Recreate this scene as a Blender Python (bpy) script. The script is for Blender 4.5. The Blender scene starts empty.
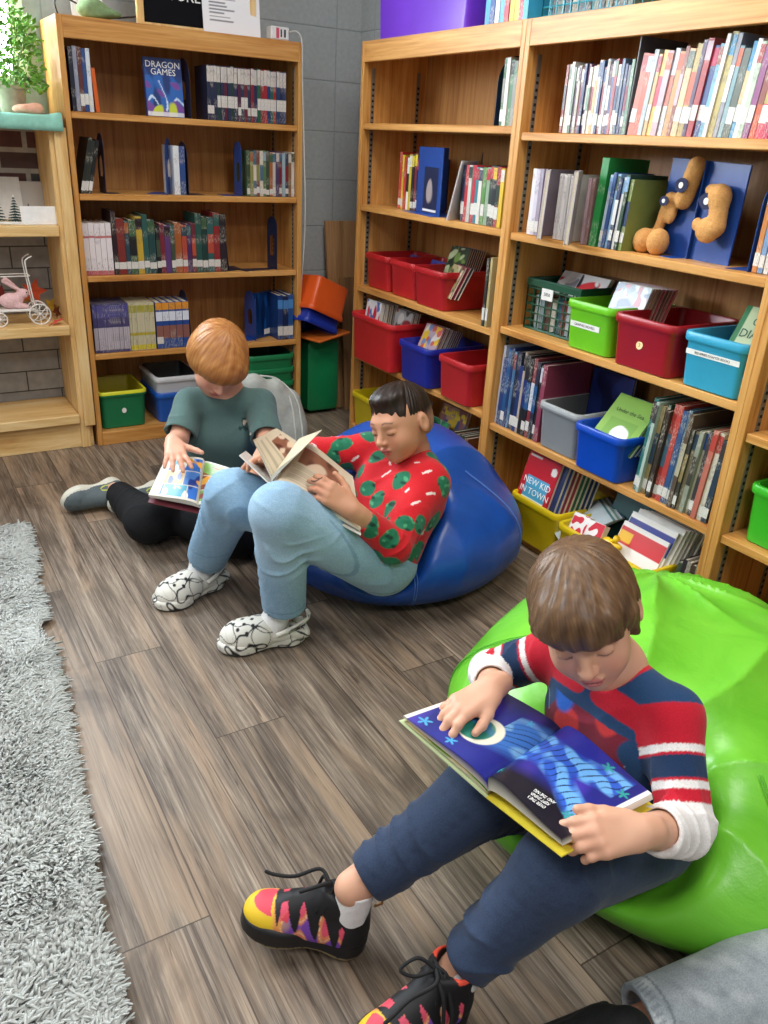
import bpy, math, random
import numpy as np
from mathutils import Matrix, Vector

SC = bpy.context.scene
COL = SC.collection
PI = math.pi

# ---------------------------------------------------------------- camera
F_PX, YAW, PITCH, ROLL = 808.0, 0.563, 0.4276, 0.056
EYE = np.array([-0.624, -0.158, 1.192])
def cam_axes():
    cy, sy, cp, sp = math.cos(YAW), math.sin(YAW), math.cos(PITCH), math.sin(PITCH)
    fwd = np.array([sy*cp, cy*cp, -sp]); right = np.array([cy, -sy, 0.0]); up = np.cross(right, fwd)
    c, s = math.cos(ROLL), math.sin(ROLL)
    return c*right+s*up, -s*right+c*up, fwd
CR, CU, CF = cam_axes()
cam = bpy.data.cameras.new('camera'); cam_ob = bpy.data.objects.new('camera', cam); COL.objects.link(cam_ob)
cam.sensor_fit = 'VERTICAL'; cam.sensor_height = 24.0; cam.lens = 24.0*F_PX/1024.0
cam.clip_start = 0.02; cam.clip_end = 60
m = Matrix.Identity(4)
for i in range(3):
    m[i][0], m[i][1], m[i][2], m[i][3] = CR[i], CU[i], -CF[i], EYE[i]
cam_ob.matrix_world = m
SC.camera = cam_ob
def D(x, y, d):
    """point of the room seen at photo position x, y at depth d metres"""
    return EYE + d*(CF + (x-384)/F_PX*CR - (y-512)/F_PX*CU)
def V(*a): return np.array(a, float)

# ---------------------------------------------------------------- light
SC.view_settings.view_transform = 'Standard'; SC.view_settings.look = 'None'
SC.view_settings.gamma = 1.0; SC.view_settings.use_curve_mapping = False
SC.view_settings.exposure = -0.16
world = bpy.data.worlds.new('world'); SC.world = world; world.use_nodes = True
world.node_tree.nodes['Background'].inputs[0].default_value = (0.93, 0.96, 1.0, 1)
world.node_tree.nodes['Background'].inputs[1].default_value = 0.30
def area(name, loc, target, sx, sy, power, color=(1, 1, 1)):
    l = bpy.data.lights.new(name, 'AREA'); l.shape = 'RECTANGLE'; l.size = sx; l.size_y = sy
    l.energy = power; l.color = color
    o = bpy.data.objects.new(name, l); COL.objects.link(o); o.location = loc
    o.rotation_euler = (Vector(target)-Vector(loc)).to_track_quat('-Z', 'Y').to_euler()
    return o
area('ceiling_troffer', (0.35, 1.15, 2.70), (0.35, 1.15, 0), 0.60, 1.2, 37, (1.0, 0.97, 0.93))
area('ceiling_troffer', (-1.4, 1.6, 2.70), (-1.4, 1.6, 0), 0.60, 1.2, 34, (1.0, 0.98, 0.95))
area('ceiling_troffer', (-0.4, -1.0, 2.70), (-0.4, -1.0, 0), 1.2, 0.6, 42, (1.0, 0.97, 0.93))
area('daylight_side_window', (-3.2, 1.3, 1.7), (0.3, 1.6, 0.4), 1.6, 1.3, 16, (0.93, 0.97, 1.0))

# ---------------------------------------------------------------- helpers: colour and nodes
def s2l(c):
    return tuple(x/12.92 if x <= 0.04045 else ((x+0.055)/1.055)**2.4 for x in c)
def hexc(h):
    h = h.lstrip('#'); return s2l(tuple(int(h[i:i+2], 16)/255 for i in (0, 2, 4)))
def lc(c):
    return hexc(c) if isinstance(c, str) else tuple(c)
_M = {}
def N(nt, kind, **kw):
    n = nt.nodes.new(kind)
    for k, v in kw.items():
        if k.startswith('_'): setattr(n, k[1:], v)
        else: n.inputs[k.replace('__', ' ')].default_value = v
    return n
def base_mat(name, rough=0.5, spec=0.5):
    m = bpy.data.materials.new(name); m.use_nodes = True
    nt = m.node_tree; b = nt.nodes['Principled BSDF']
    b.inputs['Roughness'].default_value = rough
    b.inputs['Specular IOR Level'].default_value = spec
    return m, nt, b
def coords(nt, scale=(1, 1, 1), loc=(0, 0, 0), rot=(0, 0, 0)):
    t = N(nt, 'ShaderNodeTexCoord'); mp = N(nt, 'ShaderNodeMapping')
    mp.inputs['Scale'].default_value = scale; mp.inputs['Location'].default_value = loc; mp.inputs['Rotation'].default_value = rot
    nt.links.new(t.outputs['Object'], mp.inputs['Vector']); return mp.outputs[0]
def ramp(nt, fac, stops, interp='LINEAR'):
    r = nt.nodes.new('ShaderNodeValToRGB'); r.color_ramp.interpolation = interp
    el = r.color_ramp.elements
    while len(el) < len(stops): el.new(0.5)
    for e, (p, c) in zip(el, stops):
        e.position = p; e.color = (*lc(c), 1)
    nt.links.new(fac, r.inputs[0]); return r.outputs[0]
def bump(nt, b, h, strength=0.2, dist=0.002):
    n = N(nt, 'ShaderNodeBump', Strength=strength, Distance=dist); nt.links.new(h, n.inputs['Height'])
    nt.links.new(n.outputs[0], b.inputs['Normal']); return n
def plain(name, c, rough=0.5, spec=0.5, vary=0.06, scale=40, bmp=0.0, coat=0, metal=0):
    """procedural paint/plastic/paper: a colour with slight mottling"""
    key = ('p', name, str(c), rough)
    if key in _M: return _M[key]
    m, nt, b = base_mat(name, rough, spec)
    c = lc(c); v = coords(nt); n = N(nt, 'ShaderNodeTexNoise', Scale=scale, Detail=3.0); nt.links.new(v, n.inputs['Vector'])
    lo = tuple(x*(1-vary) for x in c); hi = tuple(min(1, x*(1+vary)) for x in c)
    nt.links.new(ramp(nt, n.outputs[0], [(0.3, lo), (0.7, hi)]), b.inputs['Base Color'])
    if bmp: bump(nt, b, n.outputs[0], bmp, 0.002)
    if coat: b.inputs['Coat Weight'].default_value = coat; b.inputs['Coat Roughness'].default_value = 0.15
    b.inputs['Metallic'].default_value = metal
    _M[key] = m; return m
def plastic(name, c): return plain(name, c, 0.36, 0.5, 0.05, 14)
def painted(name, rough=0.6, spec=0.4, bscale=400, bstr=0.0, bdist=0.001, sss=0.0, sheen=0.0, fleck=0.0, fscale=900):
    """material whose colour is the object's own colouring stored on the mesh"""
    key = ('v', name)
    if key in _M: return _M[key]
    m, nt, b = base_mat(name, rough, spec)
    a = N(nt, 'ShaderNodeVertexColor', _layer_name='Col')
    if fleck:
        fv = coords(nt); fn_ = N(nt, 'ShaderNodeTexNoise', Scale=fscale, Detail=3.0, Roughness=0.7); nt.links.new(fv, fn_.inputs['Vector'])
        mr = N(nt, 'ShaderNodeMapRange'); mr.inputs['From Min'].default_value = 0.3; mr.inputs['From Max'].default_value = 0.7
        mr.inputs['To Min'].default_value = 1-fleck; mr.inputs['To Max'].default_value = 1+fleck; nt.links.new(fn_.outputs[0], mr.inputs['Value'])
        sc_ = N(nt, 'ShaderNodeVectorMath', _operation='SCALE'); nt.links.new(a.outputs[0], sc_.inputs[0]); nt.links.new(mr.outputs[0], sc_.inputs['Scale']); nt.links.new(sc_.outputs[0], b.inputs['Base Color'])
    else: nt.links.new(a.outputs[0], b.inputs['Base Color'])
    if bstr:
        v = coords(nt); n = N(nt, 'ShaderNodeTexNoise', Scale=bscale, Detail=2.0); nt.links.new(v, n.inputs['Vector'])
        bump(nt, b, n.outputs[0], bstr, bdist)
    if sss:
        b.inputs['Subsurface Weight'].default_value = sss
        b.inputs['Subsurface Radius'].default_value = (0.010, 0.004, 0.002); b.inputs['Subsurface Scale'].default_value = 1.0
    if sheen: b.inputs['Sheen Weight'].default_value = sheen
    _M[key] = m; return m
def wood(name, dark, mid, light, axis, fine=1.0, rough=0.42):
    """grain running along one axis of the board"""
    key = ('w', name, axis)
    if key in _M: return _M[key]
    m, nt, b = base_mat(name + '_' + 'xyz'[axis], rough, 0.4)
    sc = [22*fine]*3; sc[axis] = 1.6
    v = coords(nt, tuple(sc))
    n = N(nt, 'ShaderNodeTexNoise', Scale=1.0, Detail=5.0, Roughness=0.62, Distortion=0.9); nt.links.new(v, n.inputs['Vector'])
    sc2 = [170.0]*3; sc2[axis] = 5.0
    v2 = coords(nt, tuple(sc2)); n2 = N(nt, 'ShaderNodeTexNoise', Scale=1.0, Detail=2.0); nt.links.new(v2, n2.inputs['Vector'])
    mx = N(nt, 'ShaderNodeMath', _operation='MULTIPLY_ADD'); nt.links.new(n2.outputs[0], mx.inputs[0]); mx.inputs[1].default_value = 0.35
    nt.links.new(n.outputs[0], mx.inputs[2])
    col = ramp(nt, mx.outputs[0], [(0.42, dark), (0.62, mid), (0.85, light)])
    nt.links.new(col, b.inputs['Base Color']); bump(nt, b, mx.outputs[0], 0.12, 0.001)
    _M[key] = m; return m
OAK = [wood('oak', '#9a6029', '#c58a45', '#dba863', a) for a in range(3)]
PINE = [wood('pine', '#c08a4c', '#e0b877', '#f0d29a', a, 0.6) for a in range(3)]
PLY = [wood('plywood', '#8d6a44', '#aa8055', '#c09a6c', a, 0.8) for a in range(3)]
BACK = [wood('oak_plywood', '#85542a', '#a9743d', '#c08f52', a, 1.3) for a in range(3)]

# ---------------------------------------------------------------- helpers: meshes and objects
class MB:
    def __init__(s): s.v = []; s.f = []; s.mi = []; s.cur = 0; s.mats = []
    def mat(s, m):
        if m not in s.mats: s.mats.append(m)
        s.cur = s.mats.index(m); return s
    def add(s, vs, fs):
        o = len(s.v); s.v += [tuple(float(t) for t in p) for p in vs]
        s.f += [tuple(i+o for i in f) for f in fs]; s.mi += [s.cur]*len(fs); return s
    def box(s, x0, x1, y0, y1, z0, z1, M=None, bev=0.0):
        if bev > 0:
            b = bev; rings = []
            for z, q in ((z0, b), (z0+b, 0), (z1-b, 0), (z1, b)):
                i = q; c = b if q == 0 else 0
                X0, X1, Y0, Y1 = x0+i, x1-i, y0+i, y1-i
                if q == 0: rings.append([(X0+c, Y0, z), (X1-c, Y0, z), (X1, Y0+c, z), (X1, Y1-c, z), (X1-c, Y1, z), (X0+c, Y1, z), (X0, Y1-c, z), (X0, Y0+c, z)])
                else: rings.append([(X0, Y0, z), (X1, Y0, z), (X1, Y0, z), (X1, Y1, z), (X1, Y1, z), (X0, Y1, z), (X0, Y1, z), (X0, Y0, z)])
            vs = [p for r in rings for p in r]; fs = []
            for k in range(3):
                for j in range(8):
                    a, c2 = k*8+j, k*8+(j+1) % 8; fs.append((a, c2, c2+8, a+8))
            fs.append(tuple(reversed(range(8)))); fs.append(tuple(range(24, 32)))
        else:
            vs = [(x, y, z) for z in (z0, z1) for y in (y0, y1) for x in (x0, x1)]
            fs = [(0, 2, 3, 1), (4, 5, 7, 6), (0, 1, 5, 4), (2, 6, 7, 3), (0, 4, 6, 2), (1, 3, 7, 5)]
        if M is not None: vs = [M @ Vector(p) for p in vs]
        return s.add(vs, fs)
    def tube(s, pts, r, n=8, closed=False, cap=True):
        pts = [Vector(tuple(float(t) for t in p)) for p in pts]; m = len(pts)
        rr = r if isinstance(r, (list, tuple)) else [r]*m
        vs = []; up = None
        for i, p in enumerate(pts):
            a = pts[(i-1) % m] if (closed or i > 0) else p; b = pts[(i+1) % m] if (closed or i < m-1) else p
            t = (b-a)
            if t.length < 1e-9: t = Vector((0, 0, 1))
            t.normalize()
            if up is None:
                up = Vector((0, 0, 1)) if abs(t.z) < 0.9 else Vector((1, 0, 0))
            side = t.cross(up)
            if side.length < 1e-6: side = t.orthogonal()
            side.normalize(); up = side.cross(t).normalized()
            for k in range(n):
                a2 = 2*PI*k/n; vs.append(p + (side*math.cos(a2)+up*math.sin(a2))*rr[i])
        fs = []
        for i in range(m if closed else m-1):
            for k in range(n):
                a = i*n+k; b = i*n+(k+1) % n; c = ((i+1) % m)*n+(k+1) % n; d = ((i+1) % m)*n+k
                fs.append((a, b, c, d))
        if not closed and cap:
            fs.append(tuple(reversed(range(n)))); fs.append(tuple(range((m-1)*n, m*n)))
        return s.add(vs, fs)
    def loft(s, rings, cap0=True, cap1=True):
        n = len(rings[0]); vs = [p for r in rings for p in r]; fs = []
        for k in range(len(rings)-1):
            for j in range(n):
                a, b = k*n+j, k*n+(j+1) % n; fs.append((a, b, b+n, a+n))
        if cap0: fs.append(tuple(reversed(range(n))))
        if cap1: fs.append(tuple(range((len(rings)-1)*n, len(rings)*n)))
        return s.add(vs, fs)
    def build(s, name, mat=None, parent=None, smooth=False, loc=None):
        me = bpy.data.meshes.new(name)
        off = np.array(loc if loc is not None else (0, 0, 0), float)
        me.from_pydata([tuple(np.array(p)-off) for p in s.v] if loc is not None else s.v, [], s.f)
        mats = s.mats if s.mats else ([mat] if mat else [])
        for mm in mats: me.materials.append(mm)
        if s.mats: me.polygons.foreach_set('material_index', s.mi)
        if smooth: me.polygons.foreach_set('use_smooth', [True]*len(s.f))
        me.update()
        o = bpy.data.objects.new(name, me); COL.objects.link(o)
        if parent is not None: o.parent = parent
        if loc is not None: o.location = [float(t) for t in loc]
        if smooth == 'auto':
            me.polygons.foreach_set('use_smooth', [True]*len(s.f))
            try: me.set_sharp_from_angle(angle=0.7)
            except Exception: pass
        return o
def tag(o, label=None, cat=None, group=None, kind=None):
    if label: o['label'] = label
    if cat: o['category'] = cat
    if group: o['group'] = group
    if kind: o['kind'] = kind
    return o
def empty(name, loc, rz=0.0, label=None, cat=None, group=None):
    o = bpy.data.objects.new(name, None); COL.objects.link(o); o.location = [float(t) for t in loc]; o.rotation_euler = (0, 0, rz)
    o.empty_display_size = 0.05
    return tag(o, label, cat, group)
def rrect(w, d, r, z, n=5, cx=0, cy=0):
    pts = []
    for sx, sy, a0 in ((1, 1, 0), (-1, 1, PI/2), (-1, -1, PI), (1, -1, 3*PI/2)):
        for k in range(n+1):
            a = a0+PI/2*k/n; pts.append((cx+sx*(w/2-r)+r*math.cos(a), cy+sy*(d/2-r)+r*math.sin(a), z))
    return pts
def text(name, s, size, mat, parent, M, extrude=0.0004, spacing=1.0, align='CENTER'):
    cu = bpy.data.curves.new(name, 'FONT'); cu.body = s; cu.size = size; cu.extrude = extrude; cu.align_x = align; cu.align_y = 'CENTER'
    cu.space_character = spacing; cu.resolution_u = 2
    t = bpy.data.objects.new(name+'_tmp', cu); COL.objects.link(t)
    bpy.context.view_layer.update()
    me = bpy.data.meshes.new_from_object(t.evaluated_get(bpy.context.evaluated_depsgraph_get()))
    bpy.data.objects.remove(t)
    me.name = name; me.materials.clear(); me.materials.append(mat)
    me.transform(M)
    o = bpy.data.objects.new(name, me); COL.objects.link(o); o.parent = parent
    return o
def set_cols(me, cols):
    a = me.color_attributes.new('Col', 'FLOAT_COLOR', 'POINT')
    c = np.ones((len(me.vertices), 4), np.float32); c[:, :3] = cols
    a.data.foreach_set('color', c.ravel())
ORD = ['first', 'second', 'third', 'fourth', 'fifth', 'sixth', 'seventh', 'eighth', 'ninth', 'tenth', 'eleventh', 'twelfth',
       'thirteenth', 'fourteenth', 'fifteenth', 'sixteenth', 'seventeenth', 'eighteenth', 'nineteenth', 'twentieth'] + \
      ['twenty-'+x for x in ['first', 'second', 'third', 'fourth', 'fifth', 'sixth', 'seventh', 'eighth', 'ninth']] + ['thirtieth'] + \
      ['thirty-'+x for x in ['first', 'second', 'third', 'fourth', 'fifth', 'sixth', 'seventh', 'eighth', 'ninth']] + ['fortieth']
NAMED = [('white', '#f0f0ee'), ('cream', '#e8dcc0'), ('yellow', '#e8c830'), ('orange', '#e07828'), ('red', '#c02830'), ('maroon', '#702838'),
         ('pink', '#d888a0'), ('purple', '#6a4a90'), ('navy', '#1c2a50'), ('blue', '#2858a8'), ('light blue', '#78aed0'), ('teal', '#288080'),
         ('green', '#2c7840'), ('lime', '#90c040'), ('brown', '#6a4830'), ('grey', '#8a8a8a'), ('black', '#1c1c20'), ('tan', '#b89868')]
def cname(h):
    h = h.lstrip('#'); c = [int(h[i:i+2], 16) for i in (0, 2, 4)]
    best = None
    for n, k in NAMED:
        k = k.lstrip('#'); q = [int(k[i:i+2], 16) for i in (0, 2, 4)]
        dd = sum((a-b)**2 for a, b in zip(c, q))
        if best is None or dd < best[0]: best = (dd, n)
    return best[1]
# ---------------------------------------------------------------- implicit surfaces (bodies, clothing, cushions)
def nrm(v): v = np.array(v, float); return v/np.linalg.norm(v)
class Field:
    def __init__(s, lo, hi, h):
        s.lo = np.array(lo, float); s.h = h
        s.n = np.ceil((np.array(hi)-s.lo)/h).astype(int)+1
        s.D = np.full(s.n, 0.12, np.float32)
    def block(s, lo, hi):
        a = np.clip(np.floor((np.array(lo)-s.lo)/s.h).astype(int), 0, s.n); b = np.clip(np.ceil((np.array(hi)-s.lo)/s.h).astype(int)+1, 0, s.n)
        if np.any(b <= a): return None, None
        sl = tuple(slice(a[i], b[i]) for i in range(3))
        P = [(s.lo[i]+s.h*np.arange(a[i], b[i])).astype(np.float32).reshape([-1 if j == i else 1 for j in range(3)]) for i in range(3)]
        return sl, P
def sd(pr, P):
    """distance of the points P to one primitive"""
    t = pr[0]
    if t == 'c':
        _, a, b, r1, r2 = pr[:5]
        a = np.array(a, float); b = np.array(b, float); ba = b-a; l2 = ba@ba; rr = r1-r2; a2 = l2-rr*rr; il2 = 1.0/l2
        if a2 <= 0:
            c, r = (a, r1) if r1 > r2 else (b, r2)
            return np.sqrt((P[0]-c[0])**2+(P[1]-c[1])**2+(P[2]-c[2])**2)-r
        px, py, pz = P[0]-a[0], P[1]-a[1], P[2]-a[2]
        y = px*ba[0]+py*ba[1]+pz*ba[2]; z = y-l2
        x2 = (px*l2-ba[0]*y)**2+(py*l2-ba[1]*y)**2+(pz*l2-ba[2]*y)**2
        y2 = y*y*l2; z2 = z*z*l2
        k = np.sign(rr)*rr*rr*x2
        d = (np.sqrt(x2*a2*il2)+y*rr)*il2-r1
        m1 = np.sign(z)*a2*z2 > k; m2 = (~m1) & (np.sign(y)*a2*y2 < k)
        d = np.where(m1, np.sqrt(np.maximum(x2+z2, 0))*il2-r2, d)
        d = np.where(m2, np.sqrt(np.maximum(x2+y2, 0))*il2-r1, d)
        return d
    R = pr[3] if len(pr) > 3 and pr[3] is not None else np.eye(3)
    c = np.array(pr[1], float); r = np.array(pr[2], float)
    q = [P[0]-c[0], P[1]-c[1], P[2]-c[2]]
    l = [q[0]*R[0][i]+q[1]*R[1][i]+q[2]*R[2][i] for i in range(3)]     # columns of R are the local axes
    if t == 'e':
        k0 = np.sqrt((l[0]/r[0])**2+(l[1]/r[1])**2+(l[2]/r[2])**2)
        k1 = np.sqrt((l[0]/r[0]**2)**2+(l[1]/r[1]**2)**2+(l[2]/r[2]**2)**2)
        return k0*(k0-1)/np.maximum(k1, 1e-6)
    if t == 'b':
        rd = pr[4]
        qx, qy, qz = np.abs(l[0])-r[0]+rd, np.abs(l[1])-r[1]+rd, np.abs(l[2])-r[2]+rd
        return np.sqrt(np.maximum(qx, 0)**2+np.maximum(qy, 0)**2+np.maximum(qz, 0)**2)+np.minimum(np.maximum(qx, np.maximum(qy, qz)), 0)-rd
    if t == 'k':                                                        # cylinder: centre, (radius, -, half height), rotation, rounding
        rd = pr[4]; rad = np.sqrt(l[0]**2+l[1]**2)
        qx, qz = rad-r[0]+rd, np.abs(l[2])-r[2]+rd
        return np.sqrt(np.maximum(qx, 0)**2+np.maximum(qz, 0)**2)+np.minimum(np.maximum(qx, qz), 0)-rd
def bbox(pr):
    if pr[0] == 'c':
        a, b = np.array(pr[1], float), np.array(pr[2], float); r = max(pr[3], pr[4])
        return np.minimum(a, b)-r, np.maximum(a, b)+r
    c = np.array(pr[1], float); r = np.array(pr[2], float)
    if pr[0] == 'k': r = np.array([r[0], r[0], r[2]])
    R = pr[3] if len(pr) > 3 and pr[3] is not None else np.eye(3)
    e = np.abs(np.array(R))@r if pr[0] != 'e' else np.sqrt((np.array(R)**2)@(r**2))
    return c-e, c+e
def smin(a, b, k):
    if k <= 0: return np.minimum(a, b)
    h = np.maximum(k-np.abs(a-b), 0)/k
    return np.minimum(a, b)-h*h*k*0.25
def smax(a, b, k): return -smin(-a, -b, k)
EDG = [((0,0,0),(1,0,0)),((0,1,0),(1,1,0)),((0,0,1),(1,0,1)),((0,1,1),(1,1,1)),((0,0,0),(0,1,0)),((1,0,0),(1,1,0)),
       ((0,0,1),(0,1,1)),((1,0,1),(1,1,1)),((0,0,0),(0,0,1)),((1,0,0),(1,0,1)),((0,1,0),(0,1,1)),((1,1,0),(1,1,1))]
def surfnet(F):
    Dm = F.D; ins = Dm < 0; nx, ny, nz = Dm.shape
    s = np.zeros((nx-1, ny-1, nz-1), np.int8)
    for i in (0, 1):
        for j in (0, 1):
            for k in (0, 1): s += ins[i:nx-1+i, j:ny-1+j, k:nz-1+k]
    I, J, K = np.nonzero((s > 0) & (s < 8))
    pos = np.zeros((len(I), 3)); cnt = np.zeros(len(I))
    for a, b in EDG:
        va = Dm[I+a[0], J+a[1], K+a[2]]; vb = Dm[I+b[0], J+b[1], K+b[2]]
        cr = (va < 0) != (vb < 0)
        t = np.where(cr, va/np.where(va == vb, 1, va-vb), 0)
        for ax in range(3): pos[:, ax] += np.where(cr, a[ax]+t*(b[ax]-a[ax]), 0)
        cnt += cr
    pos /= np.maximum(cnt, 1)[:, None]
    verts = F.lo+F.h*(np.stack([I, J, K], 1)+pos)
    vid = np.full(s.shape, -1, np.int32); vid[I, J, K] = np.arange(len(I))
    faces = []
    for ax in range(3):
        o1, o2 = (ax+1) % 3, (ax+2) % 3
        a = np.moveaxis(ins, [ax, o1, o2], [0, 1, 2]); v = np.moveaxis(vid, [ax, o1, o2], [0, 1, 2])
        c = a[:-1, 1:-1, 1:-1] != a[1:, 1:-1, 1:-1]
        i, j, k = np.nonzero(c); j += 1; k += 1
        q = np.stack([v[i, j-1, k-1], v[i, j, k-1], v[i, j, k], v[i, j-1, k]], 1)
        fl = ~a[i, j, k]
        q[fl] = q[fl][:, ::-1]
        faces.append(q)
    f = np.concatenate(faces); f = f[(f >= 0).all(1)]
    return verts, f
def wob(P, freq, seed=0, n=5):
    r = np.random.RandomState(seed); out = 0
    for _ in range(n):
        d = r.normal(size=3); d = d/np.linalg.norm(d)*freq*r.uniform(0.6, 1.5)
        out = out+np.sin(P[0]*d[0]+P[1]*d[1]+P[2]*d[2]+r.uniform(0, 6.28))
    return out/n
def solve(prims, h, disp=None, pad=0.02, smooth=0):
    """prims: (primitive, k, op) with op + union, - cut, & keep"""
    los, his = zip(*[bbox(p[0]) for p in prims if p[2] == '+'])
    F = Field(np.min(los, 0)-pad, np.max(his, 0)+pad, h)
    for pr, k, op in prims:
        lo, hi = bbox(pr); mg = 2*h+k+(0.012 if disp is None else 0.03)
        if op == '&': sl, P = F.block(F.lo, F.lo+F.h*F.n)
        else: sl, P = F.block(lo-mg, hi+mg)
        if sl is None: continue
        d = sd(pr, P).astype(np.float32)
        if op == '+': F.D[sl] = smin(F.D[sl], d, k)
        elif op == '-': F.D[sl] = smax(F.D[sl], -d, k)
        else: F.D[sl] = smax(F.D[sl], d, k)
    if disp is not None:
        ii = np.nonzero(np.abs(F.D) < 0.05)
        P = [F.lo[a]+F.h*ii[a] for a in range(3)]
        F.D[ii] += disp(P).astype(np.float32)
    return surfnet(F)
def mesh_obj(name, v, f, mat, parent=None, paint=None, loc=None, smooth=True, M=None):
    me = bpy.data.meshes.new(name)
    v = np.asarray(v, float); f = np.asarray(f)
    cols = paint([v[:, 0], v[:, 1], v[:, 2]]) if paint is not None else None
    if M is not None:
        Mn = np.array(M); v = v@Mn[:3, :3].T+Mn[:3, 3]
    if loc is not None: v = v-np.array(loc, float)
    me.vertices.add(len(v)); me.vertices.foreach_set('co', v.astype(np.float32).ravel())
    me.loops.add(len(f)*4); me.loops.foreach_set('vertex_index', f.astype(np.int32).ravel())
    me.polygons.add(len(f)); me.polygons.foreach_set('loop_start', np.arange(0, len(f)*4, 4, dtype=np.int32))
    me.polygons.foreach_set('loop_total', np.full(len(f), 4, np.int32))
    me.polygons.foreach_set('use_smooth', np.full(len(f), smooth))
    me.update(calc_edges=True); me.validate()
    if cols is not None: set_cols(me, cols)
    me.materials.append(mat)
    o = bpy.data.objects.new(name, me); COL.objects.link(o)
    if parent is not None: o.parent = parent
    if loc is not None: o.location = [float(t) for t in loc]
    return o
def join_vf(parts):
    vs, fs, o = [], [], 0
    for v, f in parts: vs.append(v); fs.append(f+o); o += len(v)
    return np.concatenate(vs), np.concatenate(fs)
def C_(a, b, ra, rb, k=0.02, op='+'): return (('c', a, b, ra, rb), k, op)
def E_(c, r, R=None, k=0.02, op='+'): return (('e', c, r, R), k, op)
def B_(c, r, R=None, rd=0.005, k=0.005, op='+'): return (('b', c, r, R, rd), k, op)
def frame(f, u):
    """columns: side (the figure's left), forward, up"""
    f = nrm(f); s = nrm(np.cross(np.array(u, float), f)); u2 = np.cross(f, s)
    return np.stack([s, f, u2], 1)
def lerp(a, b, t): return np.array(a)*(1-t)+np.array(b)*t
def attach(o, p):
    """make o a child of p while its mesh stays where it is in the room"""
    o.parent = p
    o.matrix_parent_inverse = (Matrix.Translation(p.location) @ p.rotation_euler.to_matrix().to_4x4()).inverted()
    return o
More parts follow.
